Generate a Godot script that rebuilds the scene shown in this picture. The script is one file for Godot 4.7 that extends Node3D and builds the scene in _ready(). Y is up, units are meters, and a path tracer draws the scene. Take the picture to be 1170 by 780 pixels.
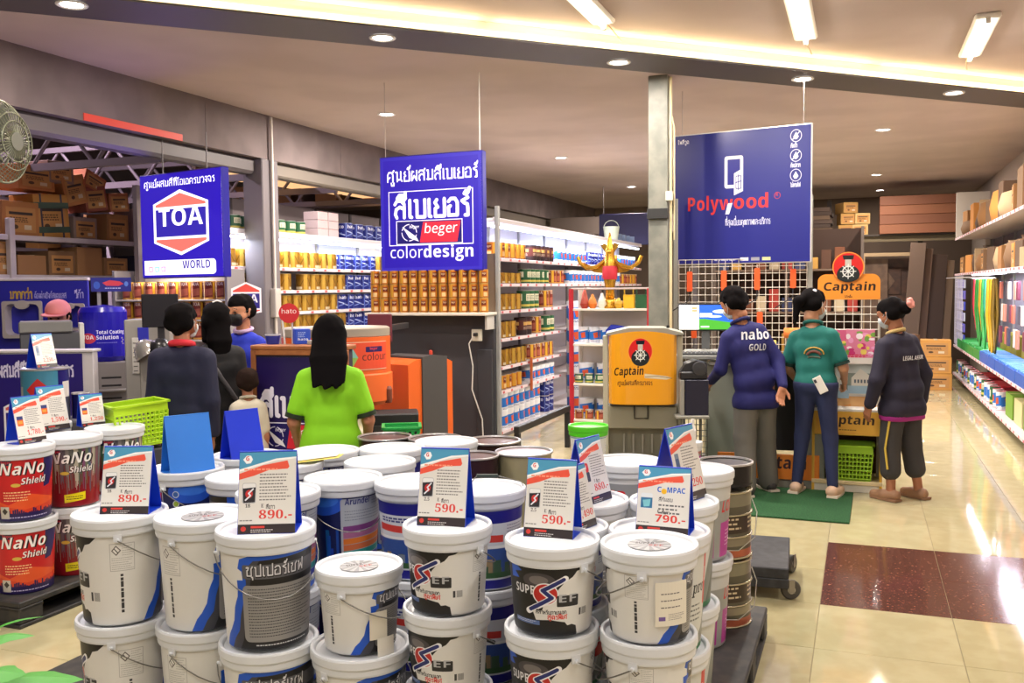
extends Node3D
# A paint shop: pails stacked on pallets in front, mixing counters, lit shelves and customers behind. World: -Z runs down the aisle, X to the right, metres.
const F := 1060.0                      # focal length in pixels of the 1170 x 780 photograph
const EYE := Vector3(0, 1.6, 0)
var CB := Basis.from_euler(Vector3(deg_to_rad(-3.29), deg_to_rad(20.67), deg_to_rad(-0.57)))
var used := {}
var mats := {}
var shapes := {}
var rng := RandomNumberGenerator.new()

# ---------- pixel -> place ----------
func ray(px: float, py: float) -> Vector3:
	return CB * Vector3((px - 585.0) / F, -(py - 390.0) / F, -1.0)
func on_y(px: float, py: float, y: float) -> Vector3:
	var d := ray(px, py)
	return EYE + d * ((y - EYE.y) / d.y)
func on_x(px: float, py: float, x: float) -> Vector3:
	var d := ray(px, py)
	return EYE + d * (x / d.x)
func on_z(px: float, py: float, z: float) -> Vector3:
	var d := ray(px, py)
	return EYE + d * (z / d.z)
func at_d(px: float, py: float, depth: float) -> Vector3:
	return EYE + ray(px, py) * depth
func to_eye(p: Vector3) -> float:     # yaw that turns local +Z towards the viewer
	return atan2(EYE.x - p.x, EYE.z - p.z)

# ---------- nodes ----------
func numbered(n: String) -> String:
	used[n] = int(used.get(n, -1)) + 1
	return n if used[n] == 0 else "%s_%03d" % [n, used[n]]
func tag(o: Node3D, label: String, category: String, group := "", kind := "") -> Node3D:
	if label: o.set_meta("label", label)
	if category: o.set_meta("category", category)
	if group: o.set_meta("group", group)
	if kind: o.set_meta("kind", kind)
	return o
func thing(n: String, label: String, category: String, at := Vector3.ZERO, yaw := 0.0, group := "") -> Node3D:
	var o := Node3D.new()
	o.name = numbered(n)
	o.position = at
	o.rotation.y = yaw
	add_child(o)
	tag(o, label, category, group)
	return o
func mesh_node(n: String, mesh: Mesh, m: Material) -> MeshInstance3D:
	var o := MeshInstance3D.new()
	o.name = n
	o.mesh = mesh
	if m: o.material_override = m
	o.cast_shadow = GeometryInstance3D.SHADOW_CASTING_SETTING_ON
	return o
func part(parent: Node3D, n: String, mesh: Mesh, m: Material, at := Vector3.ZERO, rot := Vector3.ZERO, label := "") -> MeshInstance3D:
	var o := mesh_node(n, mesh, m)
	o.position = at
	o.rotation = rot
	if label: o.set_meta("label", label)
	parent.add_child(o, true)
	return o
func single(n: String, label: String, category: String, mesh: Mesh, m: Material, at := Vector3.ZERO, yaw := 0.0, group := "") -> MeshInstance3D:
	var o := mesh_node(numbered(n), mesh, m)
	o.position = at
	o.rotation.y = yaw
	add_child(o)
	tag(o, label, category, group)
	return o
func struct(n: String, mesh: Mesh, m: Material, at := Vector3.ZERO, rot := Vector3.ZERO) -> MeshInstance3D:
	var o := mesh_node(numbered(n), mesh, m)
	o.position = at
	o.rotation = rot
	o.set_meta("kind", "structure")
	add_child(o)
	return o
func copy(o: Node3D, n: String, at: Vector3, yaw := 0.0, label := "", group := "") -> Node3D:
	var c: Node3D = o.duplicate()
	c.name = numbered(n)
	add_child(c)
	c.position = at
	c.rotation.y = yaw
	if label: c.set_meta("label", label)
	if group: c.set_meta("group", group)
	return c

# ---------- materials ----------
func col(r: int, g: int, b: int) -> Color:
	return Color8(r, g, b)
func M(c: Color, rough := 0.6, metal := 0.0) -> StandardMaterial3D:
	var key := "%s|%.2f|%.2f" % [c.to_html(), rough, metal]
	if not mats.has(key):
		var m := StandardMaterial3D.new()
		m.albedo_color = c
		m.roughness = rough
		m.metallic = metal
		mats[key] = m
	return mats[key]
func TM(t: Texture2D, rough := 0.5, metal := 0.0) -> StandardMaterial3D:
	var m := StandardMaterial3D.new()
	m.albedo_texture = t
	m.roughness = rough
	m.metallic = metal
	return m
func GLOW(c: Color, e: float, t: Texture2D = null) -> StandardMaterial3D:
	var m := StandardMaterial3D.new()
	m.albedo_color = c
	m.roughness = 0.4
	m.emission_enabled = true
	m.emission = c
	m.emission_energy_multiplier = e
	if t:
		m.albedo_texture = t
		m.albedo_color = Color.WHITE
		m.emission = Color.WHITE
		m.emission_operator = BaseMaterial3D.EMISSION_OP_MULTIPLY
		m.emission_texture = t
	return m
func noise_tex(a: Color, b: Color, freq: float, octaves := 4, size := 512, seed_ := 1, stretch := 0.0) -> ImageTexture:
	var n := FastNoiseLite.new()
	n.noise_type = FastNoiseLite.TYPE_SIMPLEX_SMOOTH
	n.frequency = freq
	n.fractal_octaves = octaves
	n.seed = seed_
	var im := n.get_seamless_image(size, size)
	var out := Image.create(size, size, false, Image.FORMAT_RGB8)
	for y in size:
		for x in size:
			var v := im.get_pixel(x, int(y * (1.0 - stretch))).r
			out.set_pixel(x, y, a.lerp(b, smoothstep(0.15, 0.85, v)))
	return ImageTexture.create_from_image(out)
func tri(t: Texture2D, scale: float, rough := 0.6, metal := 0.0) -> StandardMaterial3D:
	var m := TM(t, rough, metal)
	m.uv1_triplanar = true
	m.uv1_world_triplanar = true
	m.uv1_scale = Vector3.ONE * scale
	return m

# ---------- shapes ----------
class Geo:
	var v := PackedVector3Array()
	var n := PackedVector3Array()
	var uv := PackedVector2Array()
	var ix := PackedInt32Array()
	func quad(a: Vector3, b: Vector3, c: Vector3, d: Vector3, ua := Vector2(0, 1), ub := Vector2(1, 1), uc := Vector2(1, 0), ud := Vector2(0, 0)) -> void:
		# a b c d counter-clockwise seen from outside (a lower left)
		var nn := (b - a).cross(d - a)
		if nn.length_squared() < 1e-14: nn = (c - b).cross(d - b)
		nn = nn.normalized()
		var k := v.size()
		v.append_array([a, b, c, d])
		n.append_array([nn, nn, nn, nn])
		uv.append_array([ua, ub, uc, ud])
		ix.append_array([k, k + 2, k + 1, k, k + 3, k + 2])
	func trio(a: Vector3, b: Vector3, c: Vector3, ua := Vector2.ZERO, ub := Vector2(1, 0), uc := Vector2(0, 1)) -> void:
		var nn := (b - a).cross(c - a).normalized()
		var k := v.size()
		v.append_array([a, b, c])
		n.append_array([nn, nn, nn])
		uv.append_array([ua, ub, uc])
		ix.append_array([k, k + 2, k + 1])
	func box(c: Vector3, s: Vector3, bas := Basis.IDENTITY) -> void:
		var h := s * 0.5
		var p := []
		for i in 8:
			p.append(c + bas * Vector3(h.x if i & 1 else -h.x, h.y if i & 2 else -h.y, h.z if i & 4 else -h.z))
		quad(p[4], p[5], p[7], p[6])
		quad(p[1], p[0], p[2], p[3])
		quad(p[5], p[1], p[3], p[7])
		quad(p[0], p[4], p[6], p[2])
		quad(p[6], p[7], p[3], p[2])
		quad(p[0], p[1], p[5], p[4])
	func tube(pts: Array, r: float, seg := 6, closed := false) -> void:
		var m := pts.size()
		var up := Vector3.UP
		var k := v.size()
		for i in m:
			var a: Vector3 = pts[(i - 1 + m) % m] if (i > 0 or closed) else pts[i]
			var b: Vector3 = pts[(i + 1) % m] if (i < m - 1 or closed) else pts[i]
			var t := (b - a).normalized()
			var s := up - t * up.dot(t)
			if s.length() < 0.05: s = Vector3.RIGHT - t * t.x
			if s.length() < 0.05: s = Vector3.BACK - t * t.z
			s = s.normalized()
			up = s
			var q := t.cross(s)
			for j in seg + 1:
				var an := TAU * j / seg
				var d := s * cos(an) + q * sin(an)
				v.append(pts[i] + d * r)
				n.append(d)
				uv.append(Vector2(float(j) / seg, float(i) / m))
		for i in (m if closed else m - 1):
			for j in seg:
				var a0 := k + i * (seg + 1) + j
				var b0 := k + ((i + 1) % m) * (seg + 1) + j
				ix.append_array([a0, b0, a0 + 1, a0 + 1, b0, b0 + 1])
		if not closed:
			for e in 2:
				var cc: Vector3 = pts[0] if e == 0 else pts[m - 1]
				var nn: Vector3 = (pts[0] - pts[1]).normalized() if e == 0 else (pts[m - 1] - pts[m - 2]).normalized()
				var base := k if e == 0 else k + (m - 1) * (seg + 1)
				var z := v.size()
				v.append(cc)
				n.append(nn)
				uv.append(Vector2.ZERO)
				for j in seg + 1:
					v.append(v[base + j])
					n.append(nn)
					uv.append(Vector2.ZERO)
				for j in seg:
					if e == 0: ix.append_array([z, z + 1 + j, z + 2 + j])
					else: ix.append_array([z, z + 2 + j, z + 1 + j])
	func lathe(prof: Array, seg := 32, smooth := false, sx := 1.0, sz := 1.0, at := Vector3.ZERO) -> void:
		# prof: Vector2(radius, height) from the bottom up along the outside; u = 0.5 looks to +Z
		var lens := [0.0]
		for i in range(1, prof.size()):
			lens.append(lens[i - 1] + (prof[i] - prof[i - 1]).length())
		var total: float = maxf(lens[-1], 1e-6)
		var pn := []
		for i in prof.size() - 1:
			var d: Vector2 = (prof[i + 1] - prof[i]).normalized()
			pn.append(Vector2(d.y, -d.x))
		for i in prof.size() - 1:
			var n0: Vector2 = pn[i]
			var n1: Vector2 = pn[i]
			if smooth:
				if i > 0: n0 = (pn[i] + pn[i - 1]).normalized()
				if i < pn.size() - 1: n1 = (pn[i] + pn[i + 1]).normalized()
			var k := v.size()
			for j in seg + 1:
				var an := TAU * j / seg
				var d := Vector3(-sin(an) * sx, 0, -cos(an) * sz)
				for e in 2:
					var p: Vector2 = prof[i + e]
					var q: Vector2 = n1 if e else n0
					v.append(at + Vector3(d.x * p.x, p.y, d.z * p.x))
					n.append(Vector3(-sin(an) * q.x / sx, q.y, -cos(an) * q.x / sz).normalized())
					uv.append(Vector2(float(j) / seg, 1.0 - lens[i + e] / total))
			for j in seg:
				var a0 := k + j * 2
				ix.append_array([a0, a0 + 1, a0 + 2, a0 + 2, a0 + 1, a0 + 3])
	func prism(poly: PackedVector2Array, z0: float, z1: float, bas := Transform3D.IDENTITY) -> void:
		# an outline in XY pushed out from z0 to z1 (front at z1, uv over its box)
		var lo := poly[0]
		var hi := poly[0]
		for p in poly:
			lo = lo.min(p)
			hi = hi.max(p)
		var sz := (hi - lo).max(Vector2.ONE * 1e-6)
		var t := Geometry2D.triangulate_polygon(poly)
		var cw := Geometry2D.is_polygon_clockwise(poly)
		for e in 2:
			var k := v.size()
			var nn := (bas.basis * Vector3(0, 0, 1 if e == 0 else -1)).normalized()
			for p in poly:
				v.append(bas * Vector3(p.x, p.y, z1 if e == 0 else z0))
				n.append(nn)
				uv.append(Vector2((p.x - lo.x) / sz.x, 1.0 - (p.y - lo.y) / sz.y))
			for i in range(0, t.size(), 3):
				var a := poly[t[i]]
				var b := poly[t[i + 1]]
				var c := poly[t[i + 2]]
				var ccw := (b - a).cross(c - a) > 0
				if ccw == (e == 0): ix.append_array([k + t[i], k + t[i + 2], k + t[i + 1]])
				else: ix.append_array([k + t[i], k + t[i + 1], k + t[i + 2]])
		var m := poly.size()
		for i in m:
			var a := poly[i]
			var b := poly[(i + 1) % m]
			if cw:
				var s := a
				a = b
				b = s
			quad(bas * Vector3(a.x, a.y, z0), bas * Vector3(b.x, b.y, z0), bas * Vector3(b.x, b.y, z1), bas * Vector3(a.x, a.y, z1))
	func arrays() -> Array:
		var a := []
		a.resize(Mesh.ARRAY_MAX)
		a[Mesh.ARRAY_VERTEX] = v
		a[Mesh.ARRAY_NORMAL] = n
		a[Mesh.ARRAY_TEX_UV] = uv
		a[Mesh.ARRAY_INDEX] = ix
		return a
	func done(into: ArrayMesh = null) -> ArrayMesh:
		var m := into if into else ArrayMesh.new()
		m.add_surface_from_arrays(Mesh.PRIMITIVE_TRIANGLES, arrays())
		return m

func cbox(s: Vector3, b := 0.0) -> Mesh:       # a box standing on y = 0, edges chamfered by b
	var key := "%.4v %.4f" % [s, b]
	if shapes.has(key): return shapes[key]
	var g := Geo.new()
	var h := Vector3(s.x * 0.5, s.y * 0.5, s.z * 0.5)
	var o := Vector3(0, h.y, 0)
	if b <= 0.0:
		g.box(o, s)
	else:
		b = minf(b, minf(h.x, minf(h.y, h.z)) * 0.6)
		for ax in 3:
			for sg in [-1.0, 1.0]:
				var u := (ax + 1) % 3
				var w := (ax + 2) % 3
				var q := []
				for k in 4:
					var p := Vector3.ZERO
					p[ax] = h[ax] * sg
					p[u] = (h[u] - b) * (1 if k == 1 or k == 2 else -1)
					p[w] = (h[w] - b) * (1 if k >= 2 else -1)
					q.append(o + p)
				if sg > 0: g.quad(q[0], q[1], q[2], q[3])
				else: g.quad(q[3], q[2], q[1], q[0])
		for ax in 3:
			var u := (ax + 1) % 3
			var w := (ax + 2) % 3
			for su in [-1.0, 1.0]:
				for sw in [-1.0, 1.0]:
					var q := []
					for k in 4:
						var p := Vector3.ZERO
						p[ax] = (h[ax] - b) * (1 if k == 1 or k == 2 else -1)
						p[u] = (h[u] if k < 2 else h[u] - b) * su
						p[w] = (h[w] - b if k < 2 else h[w]) * sw
						q.append(o + p)
					if su * sw > 0: g.quad(q[0], q[1], q[2], q[3])
					else: g.quad(q[3], q[2], q[1], q[0])
		for i in 8:
			var sx := 1.0 if i & 1 else -1.0
			var sy := 1.0 if i & 2 else -1.0
			var sz := 1.0 if i & 4 else -1.0
			var a := o + Vector3(h.x * sx, (h.y - b) * sy, (h.z - b) * sz)
			var c := o + Vector3((h.x - b) * sx, h.y * sy, (h.z - b) * sz)
			var d := o + Vector3((h.x - b) * sx, (h.y - b) * sy, h.z * sz)
			if sx * sy * sz > 0: g.trio(a, c, d)
			else: g.trio(a, d, c)
	shapes[key] = g.done()
	return shapes[key]
func slab(lo: Vector3, hi: Vector3, b := 0.0) -> Array:    # [mesh, place] of a box between two corners
	return [cbox((hi - lo).abs(), b), Vector3((lo.x + hi.x) * 0.5, minf(lo.y, hi.y), (lo.z + hi.z) * 0.5)]
func lathe(prof: Array, seg := 32, smooth := false, sx := 1.0, sz := 1.0) -> ArrayMesh:
	var g := Geo.new()
	g.lathe(prof, seg, smooth, sx, sz)
	return g.done()
func tube(pts: Array, r: float, seg := 6, closed := false) -> ArrayMesh:
	var g := Geo.new()
	g.tube(pts, r, seg, closed)
	return g.done()
func prism(poly: Array, z0: float, z1: float) -> ArrayMesh:
	var g := Geo.new()
	g.prism(PackedVector2Array(poly), z0, z1)
	return g.done()
func rrect(w: float, h: float, r: float, seg := 4) -> Array:     # rounded rectangle about the origin
	var o := []
	for c in 4:
		var cx := (w * 0.5 - r) * (1 if c == 0 or c == 3 else -1)
		var cy := (h * 0.5 - r) * (1 if c < 2 else -1)
		for i in seg + 1:
			var a := PI * 0.5 * (c + float(i) / seg)
			o.append(Vector2(cx + cos(a) * r, cy + sin(a) * r))
	return o
func disc(rx: float, ry: float, seg := 24) -> Array:
	var o := []
	for i in seg:
		o.append(Vector2(cos(TAU * i / seg) * rx, sin(TAU * i / seg) * ry))
	return o
func face(w: float, h: float) -> ArrayMesh:     # an upright printed sheet 1 mm thick, its print on +Z
	var g := Geo.new()
	g.prism(PackedVector2Array([Vector2(-w * 0.5, -h * 0.5), Vector2(w * 0.5, -h * 0.5), Vector2(w * 0.5, h * 0.5), Vector2(-w * 0.5, h * 0.5)]), 0.0, 0.001)
	return g.done()
func bent_face(r: float, a0: float, a1: float, y0: float, y1: float, seg := 12, thick := 0.0) -> ArrayMesh:   # a printed sheet round a drum, angles from +Z
	var g := Geo.new()
	for i in seg:
		var t0 := a0 + (a1 - a0) * i / seg
		var t1 := a0 + (a1 - a0) * (i + 1) / seg
		var p0 := Vector3(sin(t0) * r, 0, cos(t0) * r)
		var p1 := Vector3(sin(t1) * r, 0, cos(t1) * r)
		var u0 := float(i) / seg
		var u1 := float(i + 1) / seg
		g.quad(p0 + Vector3.UP * y0, p1 + Vector3.UP * y0, p1 + Vector3.UP * y1, p0 + Vector3.UP * y1, Vector2(u0, 1), Vector2(u1, 1), Vector2(u1, 0), Vector2(u0, 0))
	return g.done()

# ---------- print: pictures for labels, signs and cards ----------
const THAI := {
	"ก": "0,0 0.3,7 1.5,9.5 4.5,10 6.5,8.5 7,6 7,0;0.3,7 1.6,6", "ข": "0.5,9.5 2.4,9.5 2.2,7.5 1,6.5 1,0 6.5,0 6.5,10", "ค": "0.5,0 0.5,7 2,9.7 5,9.7 7,7.5 7,0;0.5,2.5 3.4,4.6",
	"ง": "1,9 3,10 4.5,9 4.5,0 0.5,5", "จ": "0.3,8.5 2,10 4.5,10 6.5,7.5 6.5,0 3,0.8 2.6,4 1,5", "ช": "0.5,9.5 2.2,9.5 2.2,7.5 1,6.5 1,0 6,0 6,8 7.6,10.5", "ซ": "0.3,9 1.4,9.8 2.2,8.6 3,9.6 2,6.5 1,6 1,0 6,0 6,8 7.6,10.5",
	"ด": "2,0 0.5,3 0.5,7 2,9.7 5,9.7 7,7.5 7,0;2,0 4,2.5 2.5,4.5", "ต": "2,0 0.5,3 0.5,7 2,9.7 3.6,8.4 5,9.7 7,7.5 7,0;2,0 4,2.5 2.5,4.5", "ท": "0.3,9.6 2,9.6 2,0;2,5 5.5,9.8 7,8.5 7,0", "น": "0.3,9.6 2,9.6 2,0 2,1.5 6.5,2 6.5,10;6.5,2 8,0.2",
	"บ": "0.3,9.6 1.6,9.6 1.6,0 7,0 7,10", "ป": "0.3,9.6 1.6,9.6 1.6,0 7,0 7,13", "ผ": "3,9 1.6,9.6 0.8,7 0.8,0 3.9,5 7,0 7,10", "พ": "0.5,9.6 1.8,9.6 1.8,0 4.4,7 7,0 7,10", "ฟ": "0.5,9.6 1.8,9.6 1.8,0 4.4,7 7,0 7,13",
	"ภ": "0.2,0.4 2,0.4 2,7 1,8 3,10 5.5,10 7.5,8 7.5,0", "ม": "0.3,9.6 1.8,9.6 1.8,0 0.5,0.6;1.8,0.5 7,0.5 7,10", "ย": "1.8,9.6 0.6,8 2.5,5.3 0.8,4.5 0.8,0 7,0 7,10", "ร": "4.8,10 1,8.3 2.5,7 4.5,6.2 4.8,4 4.8,0 3,0",
	"ล": "0.5,8 2,10 5,10 7,8 7,0;7,5 4,6.3 1.5,5 0.7,2 1.8,0", "ว": "0.5,8.3 2,10 4.5,10 6,7.5 6,0 4.4,0", "ศ": "0.5,0 0.5,7 2,9.7 5,9.7 7,7.5 7,0;0.5,2.5 3.4,4.6;6.3,8.8 8.3,11.5", "ส": "0.5,8 2,10 5,10 7,8 7,0;7,5 4,6.3 1.5,5 0.7,2 1.8,0;6,9 8,11.5",
	"ห": "0.3,9.6 1.8,9.6 1.8,0;1.8,4 6,6.5 6.6,9.6;6,6.5 6.6,0", "อ": "1.8,5.6 0.6,5 0.6,0.3 6.5,0.3 6.5,7.5 5,9.8 2.2,9.8 0.6,8.3", "ะ": "0.5,7.5 2.5,6.5 4,8;0.5,2.5 2.5,1.5 4,3", "า": "0.5,8.3 1.8,10 3.8,9.8 4.6,8 4.6,0",
	"ณ": "0.5,0 0.5,7 2,9.5 3.5,8 3.5,0 5,1 5,9.8;5,2 8,0.3 8,9.8", "เ": "2,0 0.8,0.3 0.8,10", "แ": "2,0 0.8,0.3 0.8,10;4.6,0 3.4,0.3 3.4,10", "โ": "0.2,12.5 3.6,13.5 1.5,11 1.5,0.3 3,0.3", "ไ": "0.2,12.2 1,13.6 2.2,12.5 2.2,0.3 3.4,0.3",
	"ิ": "-6,11.5 -4.5,13.3 -2,13.3 -0.3,11.5 -6,11.5", "ี": "-6,11.5 -4.5,13.3 -2,13.3 -0.3,11.5 -6,11.5;-0.3,11.5 -0.3,14.8", "ั": "-4.4,13.8 -3.2,12 0.8,13.8", "่": "-0.9,12.3 -0.9,15.4", "้": "-4,14 -2.6,12.2 -1.6,13 0.3,15", "์": "-2.5,12.4 -1,11.8 0,13 -1.5,13.8 -2.5,12.4;0,13 1,15.6",
	"ุ": "-1.5,-1.5 -0.3,-1.5 -0.3,-4.2", "ู": "-3.5,-1.5 -3,-4.2 -0.3,-4.2 -0.3,-1.5", "ำ": "-1,12 0.2,13 -1,14 -2,13 -1,12;0.5,8.3 1.8,10 3.8,9.8 4.6,8 4.6,0", "็": "-4,12 -3,14 -1,13 0,15"}
var fonts := {}
var glyph_cache := {}
func font(kind: String) -> SystemFont:
	if not fonts.has(kind):
		var f := SystemFont.new()
		f.font_names = PackedStringArray(["Droid Serif" if kind.begins_with("serif") else "Droid Sans"])
		f.font_weight = 700 if kind.ends_with("bold") else 400
		fonts[kind] = f
	return fonts[kind]
func word_tris(s: String, kind: String) -> Array:       # [triangle corners, size, lower-left] for a line of Latin text 1 unit tall
	var key := kind + "|" + s
	if not glyph_cache.has(key):
		var t := TextMesh.new()
		t.text = s
		t.font = font(kind)
		t.font_size = 48
		t.pixel_size = 1.0 / 35.0
		t.depth = 0.0
		t.curve_step = 2.0
		t.horizontal_alignment = HORIZONTAL_ALIGNMENT_LEFT
		t.vertical_alignment = VERTICAL_ALIGNMENT_BOTTOM
		var out := PackedVector2Array()
		for sf in t.get_surface_count():
			var a := t.surface_get_arrays(sf)
			var vv: PackedVector3Array = a[Mesh.ARRAY_VERTEX]
			var ii = a[Mesh.ARRAY_INDEX]
			if ii == null:
				for p in vv: out.append(Vector2(p.x, p.y))
			else:
				for i in ii: out.append(Vector2(vv[i].x, vv[i].y))
		var lo := Vector2(1e9, 1e9)
		var hi := -lo
		for p in out:
			lo = lo.min(p)
			hi = hi.max(p)
		glyph_cache[key] = [out, hi - lo, lo]
	return glyph_cache[key]
class Pic:
	var im: Image
	var s := 2
	var w := 0
	var h := 0
	var own
	func _init(owner_, w_: int, h_: int, c: Color, s_ := 2) -> void:
		own = owner_
		w = w_
		h = h_
		s = s_
		im = Image.create(w * s, h * s, false, Image.FORMAT_RGB8)
		im.fill(c)
	func rect(x: float, y: float, ww: float, hh: float, c: Color) -> void:
		im.fill_rect(Rect2i(roundi(x * s), roundi(y * s), maxi(1, roundi(ww * s)), maxi(1, roundi(hh * s))), c)
	func frame(x: float, y: float, ww: float, hh: float, t: float, c: Color) -> void:
		rect(x, y, ww, t, c)
		rect(x, y + hh - t, ww, t, c)
		rect(x, y, t, hh, c)
		rect(x + ww - t, y, t, hh, c)
	func poly(p: PackedVector2Array, c: Color) -> void:
		var y0 := 1e9
		var y1 := -1e9
		var m := p.size()
		for q in p:
			y0 = minf(y0, q.y)
			y1 = maxf(y1, q.y)
		for yy in range(maxi(0, floori(y0 * s)), mini(h * s, ceili(y1 * s))):
			var ym := (yy + 0.5) / s
			var xs := PackedFloat32Array()
			for i in m:
				var a := p[i]
				var b := p[i + 1 if i + 1 < m else 0]
				if (a.y <= ym) != (b.y <= ym):
					xs.append((a.x + (ym - a.y) / (b.y - a.y) * (b.x - a.x)) * s)
			xs.sort()
			for i in range(0, xs.size() - 1, 2):
				var l := roundi(xs[i])
				var r := roundi(xs[i + 1])
				if r > l: im.fill_rect(Rect2i(l, yy, r - l, 1), c)
	func pl(a: Array, c: Color) -> void:
		var q := PackedVector2Array()
		for i in range(0, a.size(), 2): q.append(Vector2(a[i], a[i + 1]))
		poly(q, c)
	func oval(cx: float, cy: float, rx: float, ry: float, c: Color) -> void:
		for yy in range(maxi(0, floori((cy - ry) * s)), mini(h * s, ceili((cy + ry) * s))):
			var d := ((yy + 0.5) / s - cy) / ry
			if absf(d) < 1.0:
				var k := sqrt(1.0 - d * d) * rx
				im.fill_rect(Rect2i(roundi((cx - k) * s), yy, maxi(1, roundi(2 * k * s)), 1), c)
	func line(p: Array, t: float, c: Color) -> void:
		for i in p.size():
			oval(p[i].x, p[i].y, t * 0.5, t * 0.5, c)
			if i:
				var d: Vector2 = p[i] - p[i - 1]
				var q := Vector2(-d.y, d.x).normalized() * t * 0.5
				poly(PackedVector2Array([p[i - 1] + q, p[i] + q, p[i] - q, p[i - 1] - q]), c)
	func rrect(x: float, y: float, ww: float, hh: float, r: float, c: Color) -> void:
		var q := PackedVector2Array()
		for k in own.rrect(ww, hh, r, 5): q.append(Vector2(x + ww * 0.5 + k.x, y + hh * 0.5 + k.y))
		poly(q, c)
	func text(t: String, x: float, y: float, size: float, c: Color, kind := "sans_bold", slant := 0.0, fit := 0.0, tilt := 0.0) -> float:
		# x, y: start of the base line; size: height of a capital; fit: width to fill
		var g: Array = own.word_tris(t, kind)
		var tr: PackedVector2Array = g[0]
		var k := size
		var kx := size if fit <= 0 else fit / maxf(g[1].x, 0.01)
		for i in range(0, tr.size() - 2, 3):
			var q := PackedVector2Array()
			for j in 3:
				var p := tr[i + j] - Vector2(g[2].x, 0)
				var xx := (p.x + slant * (p.y)) * kx
				q.append(Vector2(x + xx, y - p.y * k + xx * tilt))
			poly(q, c)
		return g[1].x * kx
	func thai(t: String, x: float, y: float, size: float, c: Color, weight := 0.18, squeeze := 1.0) -> float:
		var k := size / 10.0
		var at := x
		var prev := ""
		for ch in t:
			if ch == " ":
				at += 5 * k * squeeze
				continue
			if not own.THAI.has(ch): continue
			var wide := 0.0
			var mark: bool = ch in "ิีั่้์ุู็"
			var lift := 3.2 if (ch in "่้์" and prev in "ิีั") else 0.0
			prev = ch
			for st in String(own.THAI[ch]).split(";"):
				var p := []
				for pr in st.split(" "):
					var e := pr.split(",")
					p.append(Vector2(at + (float(e[0]) - (2.0 if mark else 0.0)) * k * squeeze, y - (float(e[1]) + lift) * k))
					wide = maxf(wide, float(e[0]))
				line(p, weight * size, c)
			if not mark: at += (wide + 2.2) * k * squeeze
		return at - x
	func lines(x: float, y: float, ww: float, n: int, gap: float, t: float, c: Color, seed_ := 1) -> void:   # small print: rows of short strokes
		var r := RandomNumberGenerator.new()
		r.seed = seed_
		for i in n:
			var xx := x
			var end := x + ww * r.randf_range(0.7, 1.0)
			while xx < end:
				var l := r.randf_range(1.2, 3.2) * t
				rect(xx, y + i * gap, minf(l, end - xx), t, c)
				xx += l + t * 0.7
	func speckle(n: int, a: Color, lo: float, hi: float, seed_ := 3) -> void:
		var r := RandomNumberGenerator.new()
		r.seed = seed_
		for i in n:
			rect(r.randf() * w, r.randf() * h, r.randf_range(lo, hi), r.randf_range(lo, hi), a)
	func tex() -> ImageTexture:
		var o := im.duplicate()
		if s > 1: o.resize(w, h, Image.INTERPOLATE_BILINEAR if s == 2 else Image.INTERPOLATE_LANCZOS)
		return ImageTexture.create_from_image(o)
func pic(w: int, h: int, c: Color, s := 2) -> Pic:
	return Pic.new(self, w, h, c, s)

# ---------- light fittings ----------
func area(parent: Node3D, n: String, at: Vector3, size: Vector2, e: float, c: Color, rot := Vector3(-PI / 2, 0, 0)) -> AreaLight3D:
	var l := AreaLight3D.new()
	l.name = n
	l.area_size = size
	l.light_energy = e
	l.light_color = c
	l.set("area_range", 60.0)
	l.shadow_enabled = true
	l.position = at
	l.rotation = rot
	parent.add_child(l)
	return l
func _set_stage() -> void:
	var cam := Camera3D.new()
	cam.name = "camera"
	cam.keep_aspect = Camera3D.KEEP_HEIGHT
	cam.fov = rad_to_deg(2.0 * atan(390.0 / F))
	cam.transform = Transform3D(CB, EYE)
	cam.near = 0.05
	cam.far = 100.0
	add_child(cam)
	cam.current = true
	var e := Environment.new()
	e.background_mode = Environment.BG_COLOR
	e.background_color = Color(0.02, 0.02, 0.022)
	e.ambient_light_source = Environment.AMBIENT_SOURCE_DISABLED
	e.tonemap_mode = Environment.TONE_MAPPER_LINEAR
	e.tonemap_exposure = EXPOSURE
	e.sdfgi_enabled = true
	e.ssao_enabled = true
	e.ssil_enabled = true
	var we := WorldEnvironment.new()
	we.name = "environment"
	we.environment = e
	add_child(we)
const EXPOSURE := 1.7
const TUBE_E := 2.6
const DOWN_E := 3.0
const WARM := Color(1.0, 0.98, 0.96)
const COOL := Color(0.86, 0.9, 1.0)
const CEIL := 3.4
const NEAR_CEIL := 3.5
var SO := Vector3(-5.134, 0, -4.472)               # a point on the far edge of the diagonal soffit
var SD := Vector3(6.666, 0, -6.384).normalized()   # along it, towards the right
var SN := Vector3(6.384, 0, 6.666).normalized()    # across it, towards the shop front

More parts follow.
